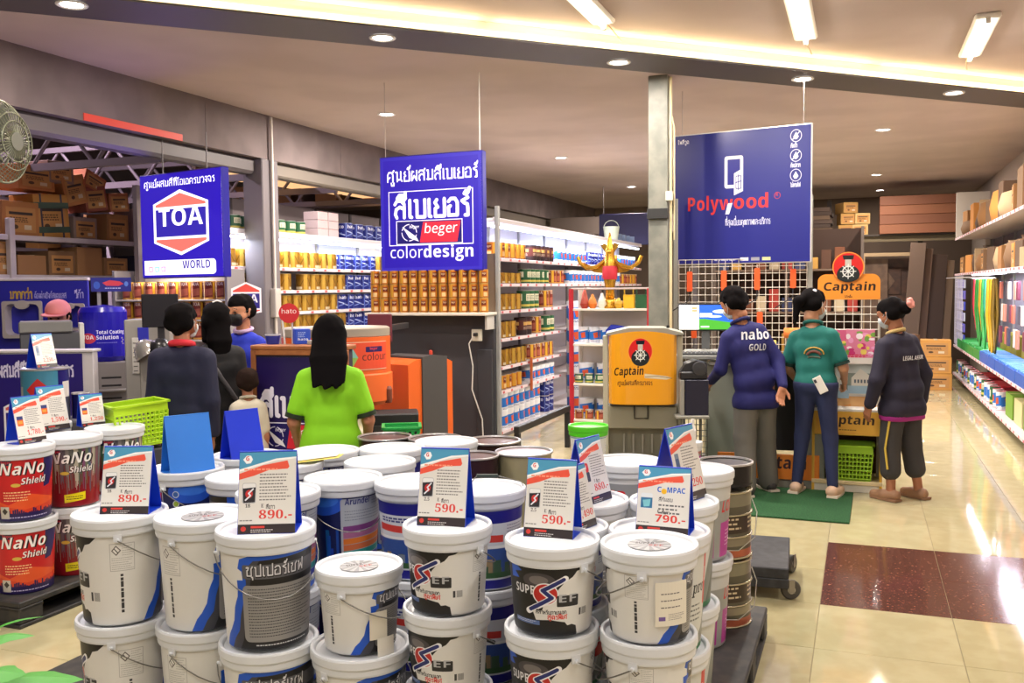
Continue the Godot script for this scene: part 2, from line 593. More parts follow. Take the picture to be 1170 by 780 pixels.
func tube_light(at: Vector3, label: String, n := "tube_light") -> void:
	var t := thing(n, label, "tube light", at, 0.0, "ceiling tube lights")
	part(t, "housing", cbox(Vector3(0.17, 0.04, 1.22), 0.012), M(col(235, 232, 225), 0.5), Vector3(0, -0.04, 0))
	part(t, "glow_tube", tube([Vector3(0, -0.055, -0.59), Vector3(0, -0.055, 0.59)], 0.014, 10), GLOW(Color(1, 0.97, 0.9), 20.0))
	for s in [-1, 1]: part(t, "end_cap", cbox(Vector3(0.035, 0.04, 0.025), 0.005), M(col(225, 222, 215), 0.5), Vector3(0, -0.078, 0.603 * s))
	area(t, "lamp_light", Vector3(0, -0.085, 0), Vector2(0.05, 1.18), TUBE_E, WARM)
func downlight(at: Vector3, label: String, group: String, e := DOWN_E) -> void:
	var t := thing("downlight", label, "downlight", at, 0.0, group)
	part(t, "trim_ring", lathe([Vector2(0.068, -0.004), Vector2(0.085, -0.01), Vector2(0.095, -0.006), Vector2(0.095, 0.0)], 24), M(col(230, 228, 225), 0.5))
	part(t, "lens_lamp", lathe([Vector2(0.0, -0.004), Vector2(0.07, -0.004)], 24), GLOW(Color(1, 0.97, 0.95), 9.0))
	area(t, "lamp_light", Vector3(0, -0.014, 0), Vector2(0.12, 0.12), e, Color(1, 0.95, 0.9))
func _build_room() -> void:
	var grout := M(col(150, 138, 108), 0.8)
	var beige_t := noise_tex(col(194, 184, 146), col(186, 175, 136), 0.02, 5, 512, 4)
	var beige := []
	for i in 3:
		var m := tri(beige_t, 0.5 + 0.13 * i, 0.055)
		m.albedo_color = [Color(1, 1, 1), Color(0.97, 0.97, 0.96), Color(0.985, 0.98, 0.99)][i]
		beige.append(m)
	var bp := pic(512, 512, col(96, 60, 50), 1)
	bp.speckle(5200, col(78, 47, 39), 1, 4, 11)
	bp.speckle(4200, col(118, 76, 62), 1, 3, 12)
	bp.speckle(1100, col(150, 106, 86), 1, 3, 13)
	var brown := tri(bp.tex(), 0.55, 0.12)
	# floor: a bed of grout, tiles of 0.6 m laid on it one by one where they can be told apart
	var fl := struct("floor", cbox(Vector3(17, 0.2, 27)), grout, Vector3(-4.5, -0.204, -8.5))
	var T := 0.603
	var tile := cbox(Vector3(T - 0.003, 0.012, T - 0.003), 0.0012)
	var rest := Geo.new()
	for ix in range(-16, 5):
		for iz in range(-25, 7):
			var x := -0.181 + (ix + 0.5) * T
			var z := -6.03 + (iz + 0.5) * T
			var is_brown := ix >= 0 and (iz == 0 or iz == 1)
			var mine := (ix >= -2 and iz <= 4 and iz >= -18) or (ix >= -6 and ix < -2 and iz >= -9 and iz <= -4) or (ix >= -9 and ix <= -5 and iz >= 1 and iz <= 5)
			if mine:
				part(fl, "tile", tile, brown if is_brown else beige[absi(ix * 7 + iz * 3) % 3], Vector3(x + 4.5, 0.192, z + 8.5))
			else:
				rest.box(Vector3(x + 4.5, 0.198, z + 8.5), Vector3(T - 0.003, 0.012, T - 0.003))
	var ro := part(fl, "far_tiles", rest.done(), beige[0])
	ro.set_meta("kind", "stuff")
	# ceilings, split by the diagonal soffit
	var ceil_paint := tri(noise_tex(col(196, 179, 173), col(186, 169, 163), 0.01, 3, 256, 8), 0.3, 0.9)
	var a := SO - SD * 1.2
	var b := SO + SD * 11.0
	var g := Geo.new()
	var flip := Transform3D(Basis(Vector3.RIGHT, Vector3.FORWARD, Vector3.UP), Vector3.ZERO)   # outline (x, -z) lying flat
	var far_poly := PackedVector2Array([Vector2(a.x, -a.z), Vector2(b.x, -b.z), Vector2(2.3, 21.2), Vector2(a.x, 21.2)])
	g.prism(far_poly, CEIL, CEIL + 0.2, flip)
	struct("ceiling", g.done(), ceil_paint)
	var na := a + SN * 0.5
	var nb := b + SN * 0.5
	g = Geo.new()
	g.prism(PackedVector2Array([Vector2(na.x, -na.z), Vector2(nb.x, -nb.z), Vector2(5.0, -5.2), Vector2(-7.2, -5.2)]), NEAR_CEIL, NEAR_CEIL + 0.2, flip)
	struct("ceiling", g.done(), ceil_paint)
	g = Geo.new()
	g.prism(PackedVector2Array([Vector2(a.x, -a.z), Vector2(b.x, -b.z), Vector2(nb.x, -nb.z), Vector2(na.x, -na.z)]), CEIL - 0.012, CEIL + 0.3, flip)
	struct("trim_1", g.done(), M(col(84, 78, 80), 0.55))
	# the lit lip of the soffit: a white fascia board with a warm strip lamp along its foot
	var mid := (na + nb) * 0.5
	var yaw := atan2(-SD.z, SD.x)
	struct("trim_2", cbox(Vector3((nb - na).length(), 0.1, 0.012)), M(col(240, 232, 214), 0.7), Vector3(mid.x, CEIL, mid.z) + SN * 0.006, Vector3(0, yaw, 0))
	var strip := thing("cove_strip_light", "warm white strip light along the edge of the dark diagonal soffit", "strip light", Vector3(mid.x, CEIL + 0.005, mid.z) + SN * 0.02, yaw)
	part(strip, "glow_strip", cbox(Vector3((nb - na).length(), 0.03, 0.014), 0.004), GLOW(Color(1, 0.93, 0.78), 3.2))
	for i in 3:
		area(strip, "lamp_light", Vector3(-3.6 + 3.6 * i, 0.022, 0.012), Vector2(3.5, 0.03), 0.9, Color(1, 0.88, 0.66), Vector3(0.5, PI, 0))
	# walls
	var dark_wall := tri(noise_tex(col(126, 114, 114), col(112, 101, 101), 0.012, 4, 256, 21), 0.5, 0.85)
	var plain := M(col(186, 172, 162), 0.85)
	var w := slab(Vector3(2.05, -0.2, 5.2), Vector3(2.3, 3.7, -21))
	struct("wall_right", w[0], plain, w[1])
	w = slab(Vector3(-13, -0.2, -20.9), Vector3(2.3, 4.7, -20.7))
	struct("wall_back", w[0], M(col(120, 104, 92), 0.9), w[1])
	w = slab(Vector3(-13, -0.2, 5.2), Vector3(4.0, 4.7, 5.0))
	struct("wall_front", w[0], plain, w[1])
	w = slab(Vector3(-13, -0.2, 5.2), Vector3(-12.8, 4.7, -21))
	struct("wall_store", w[0], M(col(126, 118, 118), 0.9), w[1])
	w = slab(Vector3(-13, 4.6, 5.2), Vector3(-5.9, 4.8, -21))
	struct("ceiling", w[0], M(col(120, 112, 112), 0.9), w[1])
	w = slab(Vector3(-5.95, -0.2, 5.2), Vector3(-5.75, 3.7, -2.4))
	struct("wall_left", w[0], dark_wall, w[1])
	# grey boarding above the opening in the left wall, panel by panel, and the store's wall above it
	w = slab(Vector3(-6.0, 2.95, -2.4), Vector3(-5.78, 4.7, -21))
	var hd := struct("wall_left", w[0], dark_wall, w[1])
	var z := -2.4
	while z > -20:
		w = slab(Vector3(-5.78, 2.95, z), Vector3(-5.75, CEIL, z - 2.394))
		part(hd, "panel", w[0], dark_wall, w[1] - hd.position)
		z -= 2.4
	w = slab(Vector3(-6.0, 2.79, -2.4), Vector3(-5.82, 2.95, -8.05), 0.03)
	struct("trim_3", w[0], M(col(96, 90, 92), 0.5), w[1])
	w = slab(Vector3(-6.0, 2.8, -8.3), Vector3(-5.82, 2.95, -20.7), 0.02)
	struct("trim_4", w[0], M(col(128, 120, 112), 0.5), w[1])
	w = slab(Vector3(-5.98, 0, -8.32), Vector3(-5.74, 2.95, -8.04), 0.01)
	var post := struct("trim_5", w[0], M(col(112, 106, 110), 0.5), w[1])
	part(post, "pipe", tube([Vector3(0.145, 0.0, 0.0), Vector3(0.145, 3.38, 0.0)], 0.016, 8), M(col(205, 198, 190), 0.5))
	part(post, "switch_box", cbox(Vector3(0.07, 0.3, 0.1), 0.006), M(col(190, 184, 178), 0.5), Vector3(0.15, 1.32, 0.0))
	var p0 := on_x(96, 128, -5.74)
	var p1 := on_x(209, 160, -5.74)
	w = slab(Vector3(-5.75, 2.952, p0.z), Vector3(-5.742, 3.01, p1.z))
	single("red_strip", "bright red strip along the lower edge of the grey boarding", "strip", w[0], M(col(226, 66, 48), 0.5), w[1])
	# the steel pillar under the soffit
	var pil := on_y(754, 88, CEIL)
	var pl := struct("trim_6", cbox(Vector3(0.17, CEIL, 0.17), 0.006), tri(noise_tex(col(128, 128, 118), col(106, 108, 100), 0.02, 5, 256, 31), 0.8, 0.5), Vector3(pil.x, 0, pil.z))
	part(pl, "conduit", tube([Vector3(0.105, 0, 0.06), Vector3(0.105, CEIL - 0.02, 0.06)], 0.013, 8), M(col(205, 190, 150), 0.5))
	part(pl, "conduit", tube([Vector3(0.135, 2.0, 0.06), Vector3(0.135, 2.95, 0.06), Vector3(0.115, 3.05, 0.06)], 0.006, 6), M(col(205, 190, 150), 0.5))
	part(pl, "switch_box", cbox(Vector3(0.18, 0.09, 0.03), 0.004), M(col(34, 34, 34), 0.5), Vector3(0.0, 2.18, 0.1))
	part(pl, "outlet_box", cbox(Vector3(0.06, 0.08, 0.04), 0.004), M(col(200, 196, 180), 0.5), Vector3(0.1, 2.33, 0.1))
	# lamps: tubes on the near ceiling (three of them show), the same rows going on over the shop front
	var spots := [on_y(690, 22, NEAR_CEIL), on_y(921, 40, NEAR_CEIL), on_y(1108, 60, NEAR_CEIL)]
	for i in 3:
		var s: Vector3 = spots[i]
		tube_light(Vector3(s.x, NEAR_CEIL, s.z + 0.61), ["tube light on the cream ceiling nearest the pillar top", "tube light on the cream ceiling above the dark blue sign", "tube light on the cream ceiling towards the right wall"][i])
		var wire := [Vector3(s.x, NEAR_CEIL - 0.01, s.z), Vector3(s.x, NEAR_CEIL - 0.02, s.z - 0.3), Vector3(s.x + 0.02, CEIL + 0.05, s.z - 0.42)]
		single("lamp_wire", ["thin wire from the tube light nearest the pillar top", "thin wire from the tube light above the dark blue sign", "thin wire from the tube light towards the right wall"][i], "wire", tube(wire, 0.006, 5), M(col(220, 200, 170), 0.6))
	for q in [Vector3(-3.4, NEAR_CEIL, -2.4), Vector3(-1.4, NEAR_CEIL, -2.6), Vector3(0.9, NEAR_CEIL, -2.2), Vector3(-3.4, NEAR_CEIL, 0.6), Vector3(-1.2, NEAR_CEIL, 0.6), Vector3(0.9, NEAR_CEIL, 0.8)]:
		tube_light(q, "tube light on the ceiling over the shop front")
	for q in [[82, 5], [437, 43], [707, 71], [917, 90], [1090, 106]]:
		downlight(on_y(q[0], q[1], CEIL - 0.014), "round downlight set into the dark diagonal soffit", "downlights in the soffit", 2.6)
	for q in [[641, 180], [1009, 148]]:
		downlight(on_y(q[0], q[1], CEIL), "round downlight in the mauve ceiling beyond the soffit", "downlights beyond the soffit", 7.0)
	for q in [Vector3(-3.9, CEIL, -16.5), Vector3(0.2, CEIL, -16.5), Vector3(-1.8, CEIL, -12.2), Vector3(-4.6, CEIL, -8.6)]:
		downlight(q, "round downlight in the mauve ceiling beyond the soffit", "downlights beyond the soffit", 7.0 if q.z > -15 else 4.5)
	downlight(Vector3(0.3, CEIL, -19.2), "round downlight above the timber rack at the back", "", 1.5)

# ---------- what is printed on the goods ----------
var L := {}            # label materials by kind
const WHITE := Color(0.93, 0.93, 0.92)
func wavy(x0: float, y0: float, pts: Array) -> Array:
	var o := []
	for i in range(0, pts.size(), 2): o.append_array([x0 + pts[i], y0 + pts[i + 1]])
	return o
func hazard(p: Pic, x: float, y: float, k: float) -> void:
	var g := col(150, 148, 146)
	p.frame(x, y, 92 * k, 96 * k, 2.5, col(160, 158, 156))
	p.pl([x + 24 * k, y + 6 * k, x + 42 * k, y + 24 * k, x + 24 * k, y + 42 * k, x + 6 * k, y + 24 * k], col(96, 90, 88))
	p.pl([x + 24 * k, y + 11 * k, x + 37 * k, y + 24 * k, x + 24 * k, y + 37 * k, x + 11 * k, y + 24 * k], col(228, 226, 222))
	p.line([Vector2(x + 18 * k, y + 18 * k), Vector2(x + 30 * k, y + 32 * k)], 3 * k, col(40, 40, 40))
	p.lines(x + 46 * k, y + 8 * k, 42 * k, 5, 8 * k, 2 * k, g, 5)
	p.lines(x + 6 * k, y + 50 * k, 82 * k, 6, 7.5 * k, 2 * k, g, 6)
func shef_wrap() -> ImageTexture:
	var p := pic(1400, 460, col(219, 218, 214))
	var k := col(20, 20, 24)
	var bl := col(24, 84, 196)
	# front panel: black with a torn edge, SUPER S EF
	p.pl([0, 40, 470, 40, 430, 70, 395, 78, 370, 110, 330, 132, 300, 170, 280, 200, 250, 240, 215, 270, 200, 330, 215, 352, 250, 356, 330, 372, 345, 392, 372, 388, 398, 400, 408, 460, 0, 460], k)
	p.oval(190, 130, 90, 46, col(66, 62, 66))
	p.oval(190, 126, 52, 26, col(112, 106, 106))
	p.pl([0, 40, 72, 40, 60, 62, 92, 84, 40, 98, 70, 130, 0, 140], bl)
	p.text("SUPER", 34, 236, 60, col(30, 30, 34), "sans_bold", 0.0, 176)
	p.text("SUPER", 38, 232, 52, col(222, 222, 226), "sans_bold", 0.0, 168)
	p.oval(226, 206, 70, 66, col(232, 232, 234))
	p.oval(226, 206, 63, 59, col(186, 38, 34))
	p.line([Vector2(330, 116), Vector2(212, 186), Vector2(262, 228), Vector2(128, 312)], 36, col(232, 232, 236))
	p.line([Vector2(322, 120), Vector2(212, 184), Vector2(260, 226), Vector2(140, 302)], 22, col(28, 40, 108))
	p.rrect(286, 214, 122, 66, 6, col(34, 34, 38))
	p.text("EF", 298, 270, 46, col(176, 178, 182), "sans_bold", 0.0, 98)
	p.pl([150, 306, 396, 290, 400, 346, 170, 362], col(219, 218, 214))
	p.thai("สีสำหรับภายนอก", 170, 322, 17, k, 0.2, 0.95)
	p.thai("สูตรพิเศษ", 236, 352, 22, col(206, 46, 40), 0.22, 1.0)
	p.rect(20, 366, 170, 26, col(84, 108, 160))
	p.lines(26, 371, 150, 2, 9, 3, col(220, 224, 236), 4)
	for i in 9: p.rect(438 + i * 4, 300, 2, 42, col(60, 60, 62))
	p.rect(416, 300, 14, 42, col(52, 52, 56))
	# white side: hazard box, weight written upright
	hazard(p, 540, 70, 1.35)
	for i in 11: p.rect(590, 214 + i * 17, 15, 11 + (i % 3) * 3, col(46, 46, 50))
	# blue wave and the grey text block
	p.pl([905, 40, 1400, 40, 1400, 460, 712, 460, 745, 400, 772, 372, 800, 330, 812, 270, 836, 220, 840, 180, 838, 148, 872, 146, 868, 108, 846, 96, 858, 54], bl)
	p.pl([930, 60, 1400, 40, 1400, 460, 770, 460, 800, 410, 836, 370, 850, 300, 872, 240, 890, 160, 884, 100], col(62, 62, 70))
	p.pl([960, 60, 1400, 40, 1400, 460, 830, 460, 860, 410, 878, 300, 902, 200, 920, 120], k)
	p.rrect(872, 78, 480, 62, 10, col(88, 88, 94))
	p.thai("ซุปเปอร์เชฟ", 896, 128, 38, col(24, 24, 28), 0.3, 1.12)
	p.thai("ซุปเปอร์เชฟ", 894, 125, 38, col(214, 214, 218), 0.17, 1.12)
	p.rrect(868, 168, 470, 250, 26, col(142, 140, 138))
	p.lines(896, 184, 410, 17, 13, 4, col(58, 58, 62), 9)
	p.lines(930, 430, 340, 1, 10, 5, col(214, 214, 214), 10)
	return p.tex()
func beger_mark(p: Pic, x: float, y: float, k: float) -> void:      # the small maker's mark: dart in a ring, red lozenge
	p.rect(x, y, 150 * k, 50 * k, col(24, 18, 92))
	p.frame(x, y, 150 * k, 50 * k, 2 * k, col(222, 218, 236))
	p.pl([x + 62 * k, y + 4 * k, x + 146 * k, y + 4 * k, x + 138 * k, y + 46 * k, x + 54 * k, y + 46 * k], col(214, 36, 56))
	p.text("beger", x + 64 * k, y + 34 * k, 20 * k, col(245, 240, 240), "sans", 0.12, 72 * k)
	for i in 20:
		var a0 := TAU * i / 20.0
		if i % 5: p.line([Vector2(x + (30 + cos(a0) * 17) * k, y + (25 + sin(a0) * 17) * k), Vector2(x + (30 + cos(a0 + 0.3) * 17) * k, y + (25 + sin(a0 + 0.3) * 17) * k)], 2 * k, col(222, 218, 236))
	p.pl([x + 14 * k, y + 12 * k, x + 46 * k, y + 34 * k, x + 52 * k, y + 44 * k, x + 30 * k, y + 36 * k], col(236, 234, 242))
	p.text("beger", x + 30 * k, y + 18 * k, 6 * k, col(236, 234, 242), "sans_bold", 0.2)
func blue_wrap() -> ImageTexture:
	var p := pic(1100, 400, col(20, 30, 84))
	var r := RandomNumberGenerator.new()
	r.seed = 5
	for i in 46:
		var x := r.randf() * 1100
		p.rect(x, r.randf_range(150, 330), r.randf_range(8, 24), 220, Color8(26, 62 + r.randi() % 60, 140 + r.randi() % 70))
	p.rect(0, 368, 1100, 32, col(36, 92, 200))
	p.oval(420, 60, 120, 60, col(34, 84, 200))
	p.oval(420, 46, 90, 34, col(56, 116, 222))
	for i in 6:
		p.oval(340, 72 + i * 48, 17, 17, col(210, 214, 220))
		p.oval(340, 72 + i * 48, 13, 13, [col(60, 100, 170), col(150, 176, 60), col(90, 96, 120), col(120, 84, 76), col(150, 70, 50), col(96, 80, 60)][i])
	p.rrect(520, 40, 330, 330, 10, col(172, 178, 188))
	p.text("Arundel", 540, 78, 30, col(34, 40, 110), "sans_bold", 0.1, 130)
	p.lines(690, 60, 140, 2, 12, 4, col(120, 126, 140), 3)
	p.lines(540, 98, 290, 4, 14, 4, col(130, 134, 146), 4)
	var bands := [col(126, 62, 128), col(176, 108, 150), col(226, 122, 48), col(208, 110, 66), col(38, 146, 140), col(48, 56, 166)]
	for i in 6: p.pl([532, 172 + i * 30, 838, 160 + i * 30, 838, 186 + i * 30, 532, 200 + i * 30], bands[i])
	beger_mark(p, 40, 60, 1.5)
	p.lines(40, 180, 220, 6, 24, 8, col(120, 140, 200), 6)
	return p.tex()
func navy_band_wrap() -> ImageTexture:
	var p := pic(1100, 400, col(202, 206, 214))
	p.rect(0, 40, 1100, 56, col(26, 26, 130))
	p.lines(420, 108, 230, 2, 13, 8, col(52, 56, 120), 5)
	p.lines(720, 108, 200, 3, 14, 4, col(120, 124, 150), 7)
	p.pl([400, 140, 700, 150, 700, 182, 400, 172], col(206, 62, 56))
	p.rect(0, 196, 1100, 12, col(228, 228, 228))
	p.rect(0, 210, 1100, 130, col(48, 78, 148))
	var r := RandomNumberGenerator.new()
	r.seed = 9
	for i in 40:
		var x := r.randf() * 1100
		var h := r.randf_range(30, 90)
		p.rect(x, 330 - h, r.randf_range(18, 44), h, [col(120, 132, 150), col(86, 96, 88), col(150, 128, 96), col(62, 92, 70)][i % 4])
	p.rect(0, 318, 1100, 26, col(54, 92, 56))
	p.rect(0, 352, 1100, 40, col(26, 26, 130))
	return p.tex()
func nano_wrap(silver: bool) -> ImageTexture:
	var p := pic(1100, 400, col(196, 30, 34))
	if silver:
		for i in 55:
			p.rect(i * 20, 0, 20, 400, Color8(70 + (i * 37) % 60, 66 + (i * 37) % 56, 66 + (i * 29) % 50))
		for i in 9: p.rect(40 + i * 122, 0, 26, 400, col(176, 168, 150))
		var sr := RandomNumberGenerator.new()
		sr.seed = 17
		for j in 275:      # streaks of dark red print rising from the foot
			p.rect(j * 4, 130 + 190 * sr.randf(), 4, 280, col(128, 26, 34))
			p.rect(j * 4, 270 + 60 * sr.randf(), 4, 140, col(142, 22, 32))
	else:
		p.pl([0, 270, 260, 250, 420, 300, 560, 240, 800, 300, 1100, 262, 1100, 400, 0, 400], col(226, 84, 38))
		p.pl([0, 306, 300, 290, 520, 330, 760, 296, 1100, 318, 1100, 400, 0, 400], col(214, 62, 34))
		var r := RandomNumberGenerator.new()
		r.seed = 12
		for i in 90: p.rect(i * 12.3, 352 - r.randf() * 30, 10, 60, col(34, 22, 78))
		p.rect(0, 350, 1100, 50, col(34, 22, 78))
		p.pl([640, 0, 800, 0, 720, 150, 690, 200, 640, 210], col(34, 22, 90))
		p.lines(420, 372, 300, 1, 10, 6, col(200, 190, 220), 3)
	p.pl([350, 40, 452, 32, 448, 62, 354, 68], col(30, 24, 60))
	p.text("beger", 388, 58, 16, col(240, 70, 80), "sans_bold", 0.15)
	p.text("NaNo", 372, 150, 74, col(22, 18, 20), "sans_bold", 0.25, 270)
	p.text("NaNo", 368, 144, 70, col(244, 242, 238), "sans_bold", 0.25, 262)
	p.text("Shield", 500, 196, 40, col(20, 18, 24), "sans_bold", 0.2, 150)
	p.text("Shield", 497, 192, 38, col(236, 234, 230), "sans_bold", 0.2, 146)
	p.oval(470, 182, 28, 11, col(206, 176, 70))
	if not silver:
		p.lines(392, 222, 190, 4, 16, 6, col(244, 208, 150), 8)
		p.rect(360, 310, 62, 72, col(196, 190, 176))
		p.pl([392, 318, 412, 338, 392, 358, 372, 338], col(60, 56, 52))
	else:
		p.lines(160, 60, 150, 9, 20, 6, col(196, 186, 176), 8)
		p.rect(270, 300, 80, 76, col(222, 216, 206))
		p.pl([310, 312, 336, 338, 310, 364, 284, 338], col(56, 52, 50))
		p.pl([460, 318, 600, 306, 600, 356, 460, 370], col(238, 220, 30))
		p.lines(474, 330, 110, 2, 14, 5, col(60, 56, 20), 4)
	return p.tex()
func lobster_wrap() -> ImageTexture:
	var p := pic(1000, 400, col(150, 152, 150))
	p.rect(0, 30, 1000, 70, col(196, 198, 198))
	for i in 3:
		var x := 60 + i * 340
		p.text("LOBSTER", x, 178, 56, col(206, 26, 34), "sans_bold", 0.2, 230)
		p.pl([x, 210, x + 300, 198, x + 300, 380, x, 380], col(176, 56, 150))
		p.lines(x + 40, 250, 160, 5, 18, 6, col(226, 190, 220), 4)
	return p.tex()
func compac_wrap(red: bool) -> ImageTexture:
	var p := pic(1100, 400, col(204, 206, 202))
	for i in 3:
		var x := 20 + i * 366
		p.pl([x + 300, 0, x + 366, 0, x + 366, 400, x + 120, 400, x + 210, 300, x + 250, 160], col(128, 134, 130))
		p.pl([x + 330, 0, x + 366, 0, x + 366, 400, x + 220, 400, x + 290, 240], col(82, 92, 88))
		p.rect(x, 372, 366, 28, col(40, 110, 64))
		p.text("Sunpro", x + 30, 190, 44, col(30, 32, 34), "serif_bold", 0.2, 170)
		p.lines(x + 40, 216, 160, 4, 18, 6, col(96, 100, 98), 4 + i)
		for j in 8: p.rect(x + 60 + j * 7, 310, 4, 44, col(40, 42, 44))
		if red:
			p.rrect(x + 206, 40, 76, 190, 8, col(206, 26, 30))
			p.text("L", x + 222, 170, 60, col(238, 230, 226), "sans_bold", -0.1)
	return p.tex()
func white_grey_wrap() -> ImageTexture:
	var p := pic(1000, 400, col(214, 216, 218))
	p.rect(0, 60, 1000, 250, col(140, 142, 146))
	for i in 3:
		p.text("JUER", 40 + i * 333, 196, 76, col(200, 26, 36), "sans_bold", 0.1, 200)
		p.lines(40 + i * 333, 222, 190, 4, 18, 6, col(220, 220, 222), i)
	p.rect(0, 310, 1000, 90, col(84, 88, 100))
	return p.tex()
func striped_wrap() -> ImageTexture:
	var p := pic(600, 300, col(222, 226, 224))
	for i in 3: p.rect(0, 22 + i * 14, 600, 5, col(70, 150, 196))
	for i in 3:
		p.lines(30 + i * 200, 120, 130, 2, 18, 9, col(36, 96, 160), i + 2)
		p.lines(30 + i * 200, 176, 130, 5, 16, 5, col(120, 130, 134), i)
	return p.tex()
func tin_wrap(kind: int) -> ImageTexture:      # metal cans seen small: 0 orange-gold, 1 red-brown and gold, 2 yellow gold, 3 blue, 4 white-blue tub, 5 dark lacquer, 6 green
	var base: Color = [col(206, 124, 44), col(122, 46, 36), col(162, 118, 40), col(22, 34, 120), col(228, 230, 236), col(44, 28, 30), col(40, 96, 62)][kind]
	var p := pic(384, 160, base)
	for i in 3:
		var x := i * 128
		match kind:
			0:
				p.rect(x, 0, 46, 160, col(226, 168, 62))
				p.rect(x + 50, 26, 66, 52, col(120, 52, 40))
				p.text("beger", x + 56, 60, 20, col(240, 220, 180), "sans_bold", 0.1, 54)
				p.rect(x + 54, 92, 58, 46, col(238, 206, 150))
				p.rect(x, 146, 128, 14, col(150, 82, 40))
			1:
				p.rect(x, 0, 30, 160, col(220, 170, 52))
				p.text("TOA", x + 40, 48, 32, col(236, 226, 214), "sans_bold", 0.0, 78)
				p.pl([x + 36, 70, x + 122, 60, x + 122, 120, x + 36, 132], col(170, 92, 74))
				p.rect(x, 142, 128, 10, col(214, 160, 70))
				p.rect(x, 0, 128, 8, col(214, 160, 70))
			2:
				p.rect(x, 0, 34, 160, col(206, 166, 70))
				p.line([Vector2(x + 36, 40), Vector2(x + 66, 110), Vector2(x + 100, 116), Vector2(x + 126, 60)], 8, col(120, 88, 20))
				p.rect(x + 50, 20, 60, 26, col(170, 124, 30))
				p.rect(x + 48, 126, 66, 24, col(226, 214, 180))
			3:
				p.rect(x, 0, 8, 160, col(90, 110, 190))
				p.text("hato", x + 16, 62, 34, col(224, 228, 240), "sans_bold", 0.0, 96)
				p.line([Vector2(x + 14, 80), Vector2(x + 120, 118)], 10, col(176, 190, 226))
				p.line([Vector2(x + 14, 124), Vector2(x + 90, 96)], 8, col(120, 140, 206))
			4:
				p.pl([x, 50, x + 128, 30, x + 128, 120, x, 130], col(38, 112, 198))
				p.pl([x + 40, 60, x + 90, 50, x + 96, 104, x + 50, 112], col(214, 86, 50))
				p.lines(x + 10, 134, 100, 2, 9, 4, col(60, 70, 120), i)
			5:
				p.rect(x, 24, 128, 90, col(86, 40, 34))
				p.rect(x + 20, 40, 84, 30, col(200, 160, 90))
				p.lines(x + 20, 84, 84, 3, 9, 4, col(196, 180, 160), i)
			6:
				p.rect(x + 20, 30, 90, 60, col(226, 224, 200))
				p.lines(x + 28, 44, 70, 4, 11, 5, col(30, 70, 50), i)
				p.rect(x, 120, 128, 20, col(206, 190, 90))
	return p.tex()
func lid_sticker() -> ImageTexture:
	var p := pic(128, 128, col(128, 128, 130))
	for i in 12: p.pl([64, 64, 64 + cos(i * 0.524) * 90, 64 + sin(i * 0.524) * 90, 64 + cos(i * 0.524 + 0.26) * 90, 64 + sin(i * 0.524 + 0.26) * 90], col(164, 164, 166))
	p.text("SUPER", 22, 66, 20, col(60, 50, 52), "sans_bold", 0.1, 56)
	p.text("SEF", 60, 86, 18, col(150, 40, 40), "sans_bold", 0.1, 44)
	p.pl([78, 30, 112, 24, 100, 40, 84, 44], col(110, 110, 108))
	return p.tex()
